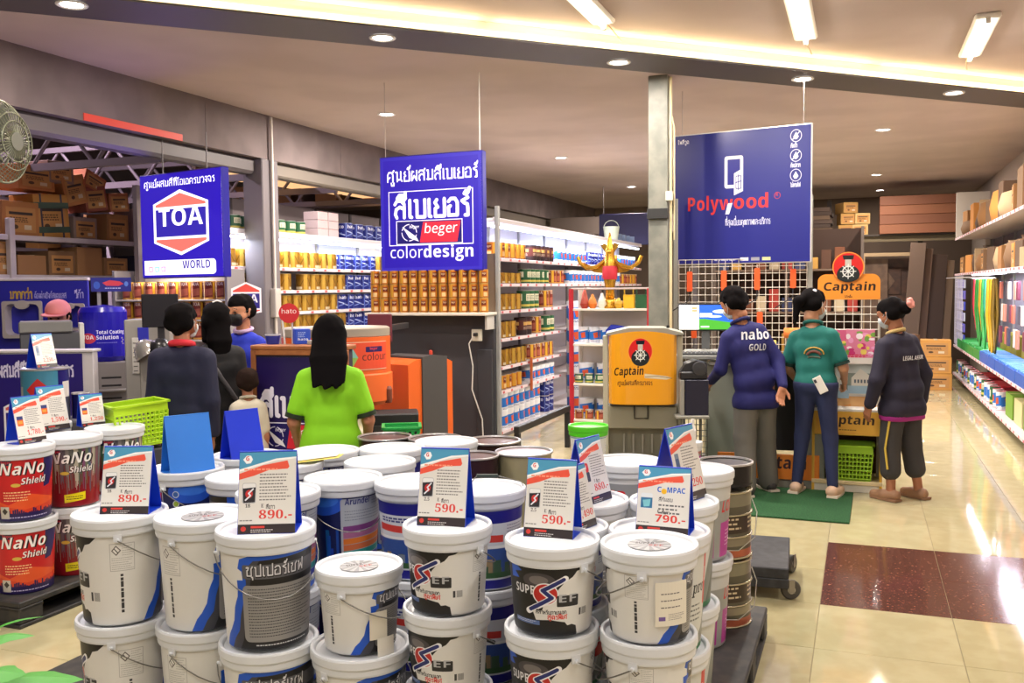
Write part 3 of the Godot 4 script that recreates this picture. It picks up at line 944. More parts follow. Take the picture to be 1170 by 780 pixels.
func price_card(price: String, title: String, size: String, goods: int, slantfont := "serif_bold") -> ImageTexture:
	var p := pic(232, 296, col(216, 213, 206))
	p.pl([0, 0, 232, 0, 232, 18, 150, 24, 0, 62], col(74, 150, 186))
	p.pl([0, 62, 150, 24, 232, 18, 232, 24, 150, 31, 0, 70], col(240, 240, 238))
	p.pl([0, 78, 96, 48, 196, 32, 204, 54, 198, 62, 120, 66, 60, 86, 0, 100], col(226, 84, 62))
	p.lines(20, 60, 160, 1, 8, 6, col(240, 150, 120), 3)
	p.pl([14, 26, 28, 12, 46, 12, 54, 26, 46, 40, 28, 42], col(240, 240, 240))
	p.text("G", 26, 36, 16, col(206, 46, 44), "sans_bold")
	if title == "COMPAC":
		p.text("C", 88, 118, 24, col(24, 84, 190))
		p.oval(118, 106, 12, 12, col(232, 178, 36))
		p.text("MPAC", 132, 118, 24, col(24, 84, 190), "sans_bold", 0.0, 80)
		p.thai("สีกันซึม", 96, 150, 13, col(60, 60, 64), 0.16)
		p.lines(96, 164, 118, 3, 17, 7, col(96, 96, 98), 12)
	else:
		p.lines(84, 80, 134, 9, 11.5, 4, col(110, 108, 106), price.length() * 7 + goods)
	# the picture of the goods
	match goods:
		0:
			p.rrect(14, 112, 56, 74, 8, col(168, 170, 172))
			p.rrect(16, 114, 52, 18, 6, col(224, 224, 222))
			p.pl([16, 132, 68, 128, 66, 182, 20, 184], col(40, 38, 44))
			p.oval(42, 152, 15, 15, col(190, 44, 42))
			p.line([Vector2(58, 134), Vector2(40, 150), Vector2(48, 158), Vector2(28, 174)], 6, col(220, 222, 230))
		1:
			p.rrect(16, 118, 52, 70, 8, col(216, 220, 222))
			p.rect(16, 138, 52, 46, col(52, 110, 150))
			p.pl([24, 150, 60, 144, 56, 176, 30, 180], col(120, 190, 200))
		2:
			p.rrect(16, 120, 50, 62, 8, col(214, 96, 40))
			p.rect(16, 120, 50, 22, col(48, 60, 120))
			p.rect(24, 150, 34, 18, col(240, 150, 60))
		3:
			p.rrect(18, 108, 44, 44, 14, col(206, 44, 38))
			p.rrect(20, 150, 44, 44, 6, col(60, 62, 70))
			p.text("V", 30, 142, 18, col(240, 230, 226))
		4:
			p.rrect(24, 100, 34, 86, 4, col(110, 128, 150))
			p.rect(28, 120, 26, 40, col(60, 86, 130))
	if size: p.thai(size, 28, 206, 12, col(60, 58, 58), 0.2) if size.unicode_at(0) > 1000 else p.text(size, 28, 206, 14, col(60, 58, 58), "serif_bold")
	p.text("E", 92, 206, 13, col(70, 66, 66), "serif_bold")
	p.thai("สีขาว", 112, 206, 11, col(70, 66, 66), 0.2)
	p.text(price, 224 - minf(140, price.length() * 31), 254, 33, col(212, 62, 54), slantfont, 0.0, minf(134, price.length() * 30))
	p.lines(6, 246, 60, 1, 8, 4, col(120, 118, 116), 5)
	p.rect(0, 262, 232, 34, col(48, 40, 42))
	p.oval(22, 278, 11, 9, col(190, 54, 48))
	p.rect(52, 268, 56, 8, col(206, 60, 52))
	p.lines(52, 281, 110, 2, 7, 3, col(200, 196, 194), 8)
	return p.tex()
func _make_labels() -> void:
	L.shef = TM(shef_wrap(), 0.38)
	L.blue = TM(blue_wrap(), 0.36)
	L.band = TM(navy_band_wrap(), 0.38)
	L.nano = TM(nano_wrap(false), 0.36)
	L.nano_silver = TM(nano_wrap(true), 0.3)
	L.lobster = TM(lobster_wrap(), 0.4)
	L.compac = TM(compac_wrap(false), 0.4)
	L.compac_red = TM(compac_wrap(true), 0.4)
	L.grey = TM(white_grey_wrap(), 0.4)
	L.stripe = TM(striped_wrap(), 0.4)
	L.sticker = TM(lid_sticker(), 0.5)
	for i in 7:
		var m := TM(tin_wrap(i), 0.3, 0.45 if i in [0, 2] else 0.0)
		L["tin%d" % i] = m

# ---------- pails and price tents ----------
const P18 := {"r": 0.1575, "h": 0.36}
const P9 := {"r": 0.1375, "h": 0.252}
const P4 := {"r": 0.115, "h": 0.235}
func pail_mesh(k: Dictionary, what: String) -> Mesh:
	var key := "pail %s %.3f" % [what, k.r]
	if shapes.has(key): return shapes[key]
	var r: float = k.r
	var h: float = k.h
	match what:
		"body": shapes[key] = lathe([Vector2(r * 0.78, 0.0), Vector2(r * 0.805, 0.006), Vector2(r * 0.915, h - 0.03)], 40)
		"foot": shapes[key] = lathe([Vector2(0.0, 0.0), Vector2(r * 0.78, 0.0)], 32)
		"lid": shapes[key] = lathe([Vector2(r * 0.92, h - 0.056), Vector2(r * 0.955, h - 0.056), Vector2(r * 0.965, h - 0.05), Vector2(r * 0.965, h - 0.034), Vector2(r * 0.99, h - 0.031), Vector2(r, h - 0.027), Vector2(r, h - 0.006), Vector2(r * 0.985, h), Vector2(r * 0.93, h), Vector2(r * 0.905, h - 0.003), Vector2(r * 0.885, h - 0.01), Vector2(r * 0.8, h - 0.012), Vector2(0, h - 0.008)], 44)
		"sticker": shapes[key] = lathe([Vector2(r * 0.44, h - 0.0098), Vector2(r * 0.44, h - 0.0072), Vector2(0, h - 0.0062)], 28)
		"ear":
			var g := Geo.new()
			g.box(Vector3(0, h - 0.06, -0.002), Vector3(0.026, 0.024, 0.006))
			g.tube([Vector3(0, h - 0.066, -0.002), Vector3(0, h - 0.066, 0.01)], 0.006, 8)
			shapes[key] = g.done()
		"bail":      # wire from ear to ear, hanging in front of the pail
			var pts := []
			for i in 17:
				var t := PI * i / 16.0
				var a := Vector3(-cos(t) * (r * 0.985 + 0.006), 0, sin(t) * (r * 1.0 + 0.012))
				pts.append(a + Vector3(0, h - 0.066 - sin(t) * h * 0.34, 0))
			shapes[key] = tube(pts, 0.0021, 5)
		"grip":
			var pts := []
			for i in 7:
				var t := PI * (0.5 + (i - 3) * 0.052)
				pts.append(Vector3(-cos(t) * (r * 0.985 + 0.006), h - 0.066 - sin(t) * h * 0.34, sin(t) * (r + 0.012)))
			shapes[key] = tube(pts, 0.0065, 8)
	return shapes[key]
func sticker_uv() -> void:
	for k in [P18, P9]:
		var r: float = k.r * 0.44
		var g := Geo.new()
		var poly := PackedVector2Array(disc(r, r, 28))
		g.prism(poly, 0.0, 0.0012, Transform3D(Basis(Vector3.RIGHT, Vector3.FORWARD, Vector3.UP), Vector3.ZERO))
		shapes["pail sticker %.3f" % k.r] = g.done()
var LIDW := col(214, 217, 221)
# one pail: its wrap turned so that the middle of the print looks along `yaw`, its bail hung along `bail`
func pail(k: Dictionary, wrap: String, at: Vector3, yaw: float, label: String, group := "", bail := 99.0, sticker := 99.0, lid := Color(0, 0, 0, 0), grip := false) -> Node3D:
	var t := thing("paint_pail", label, "pail", at, 0.0, group)
	var b := part(t, "body", pail_mesh(k, "body"), L[wrap], Vector3.ZERO, Vector3(0, yaw, 0))
	part(b, "base", pail_mesh(k, "foot"), M(col(200, 200, 198), 0.5))
	var ld := part(t, "lid", pail_mesh(k, "lid"), M(LIDW if lid.a == 0 else lid, 0.34))
	if sticker < 90:
		part(ld, "lid_sticker", pail_mesh(k, "sticker"), L.sticker, Vector3(0, k.h - 0.0084, 0), Vector3(0, sticker, 0))
	if bail < 90:
		for s in [-1, 1]:
			var q: float = bail + PI / 2 * s
			part(t, "ear", pail_mesh(k, "ear"), M(LIDW, 0.4), Vector3(sin(q), 0, cos(q)) * k.r * 0.965, Vector3(0, q, 0))
		var w := part(t, "bail", pail_mesh(k, "bail"), M(col(128, 126, 122), 0.35, 0.8), Vector3.ZERO, Vector3(0, bail, 0))
		if grip: part(w, "grip", pail_mesh(k, "grip"), M(col(26, 28, 28), 0.5))
	return t
# a stack standing at `at` (on the deck), top pail described by `label`
func stack(k: Dictionary, wrap: String, at: Vector3, n: int, yaw: float, label: String, group: String, bail := 99.0, sticker := 99.0, grip := false) -> void:
	for i in n:
		var top := i == n - 1
		var l := label if top else "pail %sbelow %s" % [["", "two ", "three "][n - 2 - i], label.split(",")[0]]
		var jit := Vector3(sin(at.x * 91 + i * 5.1), 0, cos(at.z * 77 + i * 3.3)) * (0.0 if top else 0.004)
		pail(k, wrap, at + jit + Vector3(0, i * k.h, 0), yaw + (0.0 if top else sin(at.x * 57 + i) * 0.16), l, group, bail + (0.0 if top else sin(at.z * 31 + i) * 0.22) if bail < 90 else bail, sticker, Color(0, 0, 0, 0), grip and i == n - 2)
func tent(at: Vector3, yaw: float, w: float, h: float, card: Texture2D, label: String, blue := Color8(18, 58, 190)) -> void:
	var t := thing("price_tent", label, "price sign", at, yaw, "price tents on the pails")
	var dep := h * 0.5
	var lean := atan2(dep * 0.5, h)
	var len := sqrt(h * h + dep * dep * 0.25)
	var m := M(blue, 0.35)
	part(t, "front_leaf", cbox(Vector3(w, len, 0.003)), m, Vector3(0, 0, dep * 0.5), Vector3(-lean, 0, 0))
	part(t, "back_leaf", cbox(Vector3(w, len, 0.003)), m, Vector3(0, 0, -dep * 0.5), Vector3(lean, 0, 0))
	part(t, "base_leaf", cbox(Vector3(w, 0.003, dep)), m)
	part(t, "fold", tube([Vector3(-w * 0.5, h, 0), Vector3(w * 0.5, h, 0)], 0.003, 6), m)
	if card:
		var c := TM(card, 0.22)
		c.clearcoat_enabled = true
		c.clearcoat = 0.4
		part(t, "card", face(w * 0.985, len * 0.985), c, Vector3(0, h * 0.5, dep * 0.25 + 0.002), Vector3(-lean, 0, 0))
const DECK := 0.13
const SPOT := {"a1": Vector2(-2.383, -2.476), "a2": Vector2(-2.077, -2.527), "a3": Vector2(-1.775, -2.459), "b1": Vector2(-1.469, -2.514), "b2": Vector2(-1.179, -2.549), "b3": Vector2(-0.825, -2.499), "b4": Vector2(-0.551, -2.536), "c1": Vector2(-2.702, -3.192), "c2": Vector2(-2.348, -3.121), "c3": Vector2(-2.647, -3.535), "d1": Vector2(-2.355, -3.742), "d2": Vector2(-2.354, -3.431), "d3": Vector2(-1.973, -3.572), "d4": Vector2(-1.949, -3.224), "d5": Vector2(-2.046, -2.917), "e1": Vector2(-1.640, -3.243), "e2": Vector2(-1.331, -3.219), "e3": Vector2(-2.086, -3.895), "e4": Vector2(-1.921, -4.155), "i1": Vector2(-0.950, -3.918), "i2": Vector2(-0.919, -3.158), "i3": Vector2(-0.896, -2.868), "i4": Vector2(-0.582, -2.825), "i5": Vector2(-0.614, -3.234), "i6": Vector2(-0.636, -3.822), "hh": Vector2(-1.450, -5.059), "t1": Vector2(-2.379, -4.361), "t2": Vector2(-2.096, -4.396), "t3": Vector2(-1.777, -4.416), "t4": Vector2(-1.704, -3.990), "t5": Vector2(-1.514, -4.160), "jc": Vector2(-0.577, -4.104), "n1": Vector2(-3.908, -3.419), "n2": Vector2(-3.905, -3.729), "n3": Vector2(-3.906, -4.040), "n4": Vector2(-4.424, -4.022), "dr": Vector2(-5.468, -4.996), "sc": Vector2(-5.202, -5.087)}     # feet of the stacks (x, z)
func spot(k: String) -> Vector3:
	return Vector3(SPOT[k].x, DECK, SPOT[k].y)
func pallet(lo: Vector3, hi: Vector3, label: String) -> void:
	var t := thing("pallet", label, "pallet", Vector3((lo.x + hi.x) * 0.5, 0, (lo.z + hi.z) * 0.5), 0.0, "black plastic pallets")
	var s := (hi - lo).abs()
	var m := tri(noise_tex(col(40, 40, 42), col(62, 58, 54), 0.03, 4, 256, 40), 1.2, 0.6)
	part(t, "deck", cbox(Vector3(s.x, 0.03, s.z), 0.006), m, Vector3(0, DECK - 0.03, 0))
	var nx := maxi(3, roundi(s.x / 0.5))
	var nz := maxi(3, roundi(s.z / 0.42))
	for i in nx:
		for j in nz:
			part(t, "foot_block", cbox(Vector3(0.16, DECK - 0.05, 0.14), 0.008), m, Vector3(-s.x * 0.5 + 0.08 + (s.x - 0.16) * i / (nx - 1), 0.02, -s.z * 0.5 + 0.07 + (s.z - 0.14) * j / (nz - 1)))
	for i in nx:
		part(t, "runner", cbox(Vector3(0.16, 0.02, s.z), 0.004), m, Vector3(-s.x * 0.5 + 0.08 + (s.x - 0.16) * i / (nx - 1), 0, 0))
	for j in nz:
		part(t, "stringer", cbox(Vector3(s.x, 0.02, 0.14), 0.004), m, Vector3(0, DECK - 0.05, -s.z * 0.5 + 0.07 + (s.z - 0.14) * j / (nz - 1)))
func _build_pails() -> void:
	sticker_uv()
	var T18: float = DECK + 2 * P18.h
	var T9: float = DECK + 3 * P9.h
	var shef := "pails with black and blue wraps"
	# front row: 18-litre pails on the left, 9-litre pails on the right
	var a1 := spot("a1")
	var a2 := spot("a2")
	var a3 := spot("a3")
	var e1 := to_eye(a1)
	stack(P18, "shef", a1, 2, e1 + deg_to_rad(26), "large white pail under the 890 price tent next to the red pails", shef, e1 + 1.5)
	stack(P18, "shef", a2, 2, e1 - deg_to_rad(28), "large white pail with bare lid between the two 890 price tents", shef, e1 + 0.78, e1)
	stack(P18, "shef", a3, 2, e1 - deg_to_rad(84), "large white pail under the 890 price tent, grey text block in front", shef, e1 + 0.05)
	var b1 := spot("b1")
	pail(P18, "shef", Vector3(b1.x, DECK, b1.z), e1 - deg_to_rad(60), "large white pail carrying the small pail with paper notes", shef, e1 + 0.5)
	var bb := pail(P9, "shef", Vector3(b1.x, DECK + P18.h, b1.z), e1 - deg_to_rad(34), "small white pail with loose paper notes taped to its front, bare lid with round sticker", "", e1 + 0.9, e1)
	var note := M(col(212, 204, 186), 0.8)
	var pb := bb.position
	for q in [[0.12, 0.42, 0.09, 0.155, 0.0], [0.28, 0.56, 0.02, 0.075, 0.008]]:
		var nt := single("paper_note", ["crumpled cream note taped to the small white pail", "little white slip under the cream note on the small pail"][0 if q[4] == 0.0 else 1], "paper note", bent_face(P9.r * 0.955 + q[4], q[0] - 0.25, q[1] - 0.1, q[2] - 0.04, q[3] - 0.02, 8), M(col(214, 208, 192) if q[4] == 0.0 else col(222, 218, 208), 0.8), pb, e1 + 0.1)
		nt.rotation.z = 0.0
	var b2 := spot("b2")
	var b3 := spot("b3")
	var b4 := spot("b4")
	stack(P9, "shef", b2, 3, to_eye(b2) + deg_to_rad(80), "small white pail under the 590 price tent nearest the lime shirt", shef, to_eye(b2) + 2.4, 99.0, true)
	stack(P9, "shef", b3, 3, to_eye(b3) + deg_to_rad(112), "small white pail under the middle 590 price tent", shef, to_eye(b3) + 2.3)
	stack(P9, "shef", b4, 3, to_eye(b4) + deg_to_rad(8), "small bare-lidded white pail with a handwritten note", shef, to_eye(b4) - 1.72, to_eye(b4))
	var np := pic(160, 220, col(222, 216, 200))
	for i in 3: np.lines(26, 56 + i * 34, 108, 1, 8, 5, col(90, 84, 84), i + 3)
	np.rect(16, 172, 30, 20, col(110, 84, 150))
	np.lines(60, 160, 84, 4, 9, 3, col(130, 126, 120), 4)
	single("paper_note", "white handwritten note on the side of the small pail without a price tent", "paper note", bent_face(P9.r * 0.925, 0.12, 0.9, 0.055, 0.175, 10), TM(np.tex(), 0.7), b4 + Vector3(0, 2 * P9.h, 0), to_eye(b4))
	# second and third rows
	var navy := "navy pails with coloured panels"
	var band := "white pails with navy bands"
	var c1 := spot("c1")
	stack(P18, "blue", c1, 2, to_eye(c1) + deg_to_rad(50), "navy pail under the light blue tent", navy, to_eye(c1) + 0.9)
	var c2 := spot("c2")
	stack(P18, "shef", c2, 2, to_eye(c2) + deg_to_rad(150), "dark pail with white lid beside the light blue tent", shef)
	var c3 := spot("c3")
	stack(P18, "blue", c3, 2, to_eye(c3), "navy pail under the deep blue tent", navy)
	for q in [["d1", 0, "navy pail right behind the paper sheet, nearest the lime shirt"], ["d2", 0, "navy pail with a paper sheet on its lid"], ["d3", 0, "navy pail with bare lid behind the 590 price tent"], ["d4", 0, "navy pail with colour bands facing out and a wire bail, bare lid"], ["d5", 0, "navy pail hidden behind the 890 price tent"]]:
		var c := spot(q[0])
		stack(P18, "blue", c, 2, to_eye(c) + deg_to_rad(4), q[2], navy, to_eye(c) + 0.3 if q[0] == "d4" else 99.0)
	for q in [["e1", 0, "white pail with navy band beside the colour-banded navy pail"], ["e2", 0, "white pail with navy band and a bail lying over its lid"], ["e3", 0, "white pail with navy band beside the brown-lidded tins"], ["e4", 0, "white pail with navy band tall behind the 590 price tent"]]:
		var c := spot(q[0])
		stack(P18, "band", c, 2, to_eye(c) - deg_to_rad(20), q[2], band)
		if q[0] == "e2":
			var wp := [Vector3(-0.06, 0.01, 0.02), Vector3(-0.03, 0.035, -0.03), Vector3(0.05, 0.03, -0.05), Vector3(0.14, 0.012, -0.02), Vector3(0.165, -0.03, 0.03)]
			var wb := thing("loose_bail", "wire bail with black grip lying over a white lid", "handle", c + Vector3(0, 2 * P18.h, 0), to_eye(c))
			part(wb, "wire", tube(wp, 0.002, 5), M(col(120, 118, 114), 0.4, 0.8))
			part(wb, "grip", tube([wp[1], wp[2]], 0.008, 8), M(col(30, 44, 36), 0.5))
	var sheet := on_y(352, 523, T18 + 0.006)
	var ps := single("paper_sheet", "white paper sheet with yellow edge lying on a pail lid", "paper", cbox(Vector3(0.28, 0.002, 0.1)), M(col(226, 222, 206), 0.7), sheet, 0.35)
	ps.rotation.z = 0.12
	var ys := single("paper_sheet", "yellow paper edge under the white sheet on a pail lid", "paper", cbox(Vector3(0.26, 0.002, 0.1)), M(col(226, 206, 96), 0.7), sheet + Vector3(0.03, -0.003, 0.012), 0.3)
	ys.rotation.z = 0.12
	# right-hand block
	var i1 := spot("i1")
	stack(P18, "grey", i1, 2, to_eye(i1) - 0.5, "grey pail with red lettering behind the 880 price tent", "pails in the right block")
	var i2 := spot("i2")
	stack(P18, "grey", i2, 2, to_eye(i2) + 0.3, "white-lidded grey pail under the 880 price tent", "pails in the right block")
	var i3 := spot("i3")
	pail(P9, "band", Vector3(i3.x, 0.826 - P9.h, i3.z), to_eye(i3), "white pail under the 1,490 price tent", "pails in the right block")
	for q in 2: pail(P9, "compac_red", Vector3(i3.x, 0.826 - P9.h * (2 + q), i3.z), to_eye(i3) + 0.6, "white pail with red panel below the one under the 1,490 price tent", "pails in the right block")
	var i4 := spot("i4")
	stack(P18, "compac_red", i4, 2, to_eye(i4) + deg_to_rad(60), "white pail with red panel under the COMPAC price tent", "pails in the right block")
	var i5 := spot("i5")
	stack(P18, "compac", i5, 2, to_eye(i5) + deg_to_rad(35), "white pail with grey swoosh and green foot under the tall tent", "pails in the right block")
	var i6 := spot("i6")
	stack(P18, "lobster", i6, 2, to_eye(i6) - deg_to_rad(38), "grey pail with magenta panel beside the metal tins", "pails in the right block")
	var hh := spot("hh")
	hh.y = 0.82
	pail(P4, "stripe", Vector3(hh.x, hh.y - P4.h, hh.z), to_eye(hh), "white pail with bright green lid", "", 99.0, 99.0, col(86, 206, 40))
	pail(P18, "grey", Vector3(hh.x, hh.y - P4.h - P18.h, hh.z), 0.0, "white-lidded pail under the green-lidded pail", "pails in the right block")
	single("pail_riser", "low crate under the pail below the green lid", "crate", cbox(Vector3(0.36, hh.y - P4.h - P18.h, 0.36), 0.01), M(col(60, 58, 56), 0.7), Vector3(hh.x, 0, hh.z))
	# metal tins
	tin(spot("t1"), 0.145, "brown-lidded metal tin beside the lime shirt", 0.0)
	tin(spot("t2"), 0.145, "brown-lidded metal tin behind the 590 price tent", 0.0)
	tin(spot("t3"), 0.145, "brown-lidded metal tin farthest towards the lit shelves", 0.0)
	tin(spot("t4"), 0.12, "dark purple tin with scalloped rim", 0.0, col(52, 26, 36))
	tin(spot("t5"), 0.14, "silver tin with pale pink lid", 0.0, col(168, 158, 122), col(206, 190, 200))
	var jc := spot("jc")
	for i in 2: metal_can(Vector3(jc.x, DECK + i * 0.3, jc.z), "tall metal can with wire bail, %s of the stack at the pallet edge" % ["foot", "middle"][i])
	tin_at(Vector3(jc.x + 0.02, DECK + 0.6, jc.z - 0.04), 0.12, 0.1, "low black tin on top of the metal cans", col(30, 28, 28), col(40, 38, 38))
	# left pallet with the red pails
	var nano := "pails on the left pallet"
	var n1 := spot("n1")
	stack(P18, "nano", n1, 2, to_eye(n1) + 0.25, "red pail with white lid under the 1,780 price tent", nano)
	var n2 := spot("n2")
	stack(P18, "nano_silver", n2, 2, to_eye(n2) + 0.2, "silver and red pail beside the red pail", nano, 99.0, 99.0)
	var n3 := spot("n3")
	stack(P18, "nano_silver", n3, 2, to_eye(n3) + 0.5, "silver and red pail next to the lime basket", nano)
	var n4 := spot("n4")
	stack(P18, "nano", n4, 2, to_eye(n4), "red pail under the price tent ending in 90", nano)
	var dr := at_d(51, 420, 6.1)
	var drum := thing("tall_tin", "tall teal and navy tin under the 2,250 price tent", "tin", Vector3(dr.x, 0.0, dr.z), to_eye(dr))
	var dp := pic(800, 400, col(70, 140, 170))
	dp.rect(470, 0, 330, 400, col(26, 26, 110))
	dp.rect(470, 190, 330, 210, col(72, 74, 92))
	dp.rect(500, 80, 70, 110, col(214, 210, 204))
	dp.pl([360, 50, 430, 130, 360, 210, 290, 130], col(206, 44, 46))
	dp.rect(0, 0, 150, 400, col(40, 60, 120))
	dp.rect(195, 110, 60, 120, col(180, 186, 190))
	part(drum, "body", lathe([Vector2(0.143, 0.72), Vector2(0.143, dr.y - 0.012)], 36), TM(dp.tex(), 0.35))
	part(drum, "rim", lathe([Vector2(0.143, dr.y - 0.012), Vector2(0.15, dr.y - 0.008), Vector2(0.15, dr.y), Vector2(0.142, dr.y), Vector2(0.138, dr.y - 0.006), Vector2(0, dr.y - 0.006)], 36), M(col(204, 204, 206), 0.3, 0.6))
	part(drum, "foot_ring", lathe([Vector2(0, 0.708), Vector2(0.148, 0.708), Vector2(0.148, 0.72), Vector2(0.143, 0.724)], 36), M(col(160, 160, 164), 0.3, 0.6))
	for i in 2: pail(P18, "nano_silver", Vector3(dr.x, -0.012 + i * 0.36, dr.z), 0.4, "silver and red pail under the tall teal tin", nano)
	var sc := at_d(92, 448, 6.2)
	tin_at(Vector3(sc.x, sc.y - 0.17, sc.z), 0.058, 0.17, "small navy can with white lid beside the tall teal tin", col(28, 28, 104), col(226, 226, 228))
	single("pail_riser", "grey crate under the small navy can", "crate", cbox(Vector3(0.3, sc.y - 0.17, 0.3), 0.01), M(col(84, 82, 88), 0.7), Vector3(sc.x, 0, sc.z))
	pallet(Vector3(-4.75, 0, -4.4), Vector3(-3.73, 0, -3.22), "black plastic pallet under the red and silver pails")
	# deck of the big display: three pallets side by side
	pallet(Vector3(-1.30, 0, -4.32), Vector3(-0.39, 0, -2.3), "black plastic pallet under the small white pails, beside the aisle")
	pallet(Vector3(-2.24, 0, -4.06), Vector3(-1.32, 0, -2.28), "black plastic pallet in the middle of the pail display")
	pallet(Vector3(-2.96, 0, -4.06), Vector3(-2.26, 0, -2.28), "black plastic pallet under the large white pails")
	pallet(Vector3(-2.54, 0, -4.62), Vector3(-1.36, 0, -4.08), "black plastic pallet under the brown-lidded tins")
	_tents(T18, T9)
	_dolly()
func tin(top: Vector3, r: float, label: String, yaw: float, side := Color8(58, 40, 34), lid := Color8(92, 66, 58)) -> void:
	tin_at(Vector3(top.x, DECK + 0.345, top.z), r, 0.345, label, side, lid)
	tin_at(Vector3(top.x, DECK, top.z), r, 0.345, "metal tin under the %s" % label, side, lid)
func tin_at(at: Vector3, r: float, h: float, label: String, side: Color, lid: Color) -> void:
	var t := thing("metal_tin", label, "tin", at, 0.0, "metal tins")
	part(t, "body", lathe([Vector2(0, 0), Vector2(r * 0.97, 0), Vector2(r * 0.97, 0.004), Vector2(r * 0.95, 0.012), Vector2(r * 0.95, h - 0.014), Vector2(r * 0.975, h - 0.008)], 32), M(side, 0.3, 0.4))
	part(t, "lid", lathe([Vector2(r * 0.93, h - 0.01), Vector2(r * 0.9, h - 0.012), Vector2(0, h - 0.01)], 32), M(lid, 0.35, 0.2))
	part(t, "rim", lathe([Vector2(r * 0.975, h - 0.01), Vector2(r, h - 0.008), Vector2(r, h - 0.001), Vector2(r * 0.985, h), Vector2(r * 0.94, h), Vector2(r * 0.925, h - 0.008)], 32), M(col(206, 204, 204), 0.28, 0.7))
func metal_can(at: Vector3, label: String) -> void:
	var t := thing("metal_can", label, "can", at, 0.0, "metal cans by the pallet edge")
	var p := pic(512, 256, col(92, 88, 74))
	p.rect(0, 60, 512, 46, col(66, 54, 46))
	p.rect(0, 120, 512, 20, col(140, 132, 112))
	p.rect(0, 150, 512, 30, col(176, 96, 70))
	p.rect(0, 186, 512, 40, col(128, 50, 40))
	p.rect(0, 0, 512, 36, col(132, 128, 108))
	for i in 6: p.lines(10 + i * 86, 66, 60, 3, 12, 5, col(214, 200, 170), i)
	if not L.has("can_tex"): L.can_tex = TM(p.tex(), 0.3, 0.35)
	part(t, "body", lathe([Vector2(0, 0), Vector2(0.135, 0), Vector2(0.135, 0.285)], 36), L.can_tex)
	for y in [0.004, 0.095, 0.19, 0.285]:
		part(t, "hoop", tube(Array(range(32)).map(func(i): return Vector3(cos(TAU * i / 32) * 0.137, y, sin(TAU * i / 32) * 0.137)), 0.005, 6, true), M(col(186, 180, 156), 0.25, 0.8))
	part(t, "lid", lathe([Vector2(0.136, 0.285), Vector2(0.128, 0.288), Vector2(0.12, 0.28), Vector2(0, 0.28)], 32), M(col(160, 148, 116), 0.3, 0.7))
	part(t, "bail", tube([Vector3(0.14, 0.25, 0.02), Vector3(0.165, 0.2, 0.05), Vector3(0.16, 0.1, 0.09), Vector3(0.1, 0.05, 0.14), Vector3(0.0, 0.045, 0.16)], 0.0025, 5), M(col(190, 186, 176), 0.3, 0.8))
func _tents(T18: float, T9: float) -> void:
	var t := func(px: float, py: float, top: float, yaw_off: float, w: float, h: float, card, label: String, blue := Color8(18, 58, 190)):
		var p := on_y(px, py, top)
		tent(p, to_eye(p) + yaw_off, w, h, card, label, blue)
	var c_in18 := T18 - 0.011
	var c_in9 := T9 - 0.011
	t.call(150, 583, c_in18, -0.42, 0.17, 0.225, price_card("890.-", "", "18", 0), "blue tent with a white 890 price card next to the red pails")
	t.call(309, 604, c_in18, -0.2, 0.18, 0.25, price_card("890.-", "", "18", 0), "blue tent with a white 890 price card beside the light blue tent")
	t.call(510, 596, c_in9, -0.3, 0.155, 0.23, price_card("590.-", "", "2.5", 0), "blue tent with a white 590 price card nearest the lime shirt")
	t.call(632, 609, c_in9, -0.28, 0.15, 0.22, price_card("590.-", "", "2.5", 0), "blue tent with a white 590 price card in the middle of the display")
	t.call(760, 606, c_in18, -0.22, 0.165, 0.2, price_card("790.-", "COMPAC", "", 1, "sans_bold"), "blue tent with the COMPAC price card of 790")
	t.call(671, 571, c_in18, 0.98, 0.15, 0.225, price_card("880.-", "", "", 3), "blue tent with the 880 price card in front of the green-lidded pail")
	t.call(653, 602, 0.816, 0.98, 0.15, 0.2, price_card("1,490", "", "", 3), "blue tent with the 1,490 price card, half hidden behind a 590 card")
	t.call(775, 569, c_in18, 1.02, 0.18, 0.26, price_card("1,290", "", "", 4), "tall blue tent with a cream price card beside the magenta pail")
	t.call(215, 538, c_in18, 0.34, 0.19, 0.24, null, "plain light blue tent", col(38, 116, 206))
	t.call(277, 523, c_in18, 0.5, 0.165, 0.22, null, "plain deep blue tent", col(22, 52, 196))
	t.call(30, 505, c_in18, 0.55, 0.15, 0.235, price_card("1,780.-", "", "", 2), "blue tent with the 1,780 price card on the red pail")
	t.call(58, 490, c_in18, 0.5, 0.16, 0.24, price_card("1,590.-", "", "", 2), "blue tent with a white price card ending in 90, behind the 1,780 card")
	t.call(104, 486, c_in18, 0.35, 0.13, 0.18, price_card("1,250", "", "", 2), "blue tent with a white price card beside the lime basket")
	var d := at_d(48, 419, 6.06)
	tent(Vector3(d.x, d.y - 0.005, d.z), to_eye(d) + 0.62, 0.15, 0.22, price_card("2,250.-", "", "", 4), "blue tent with the 2,250 price card on the tall teal tin")
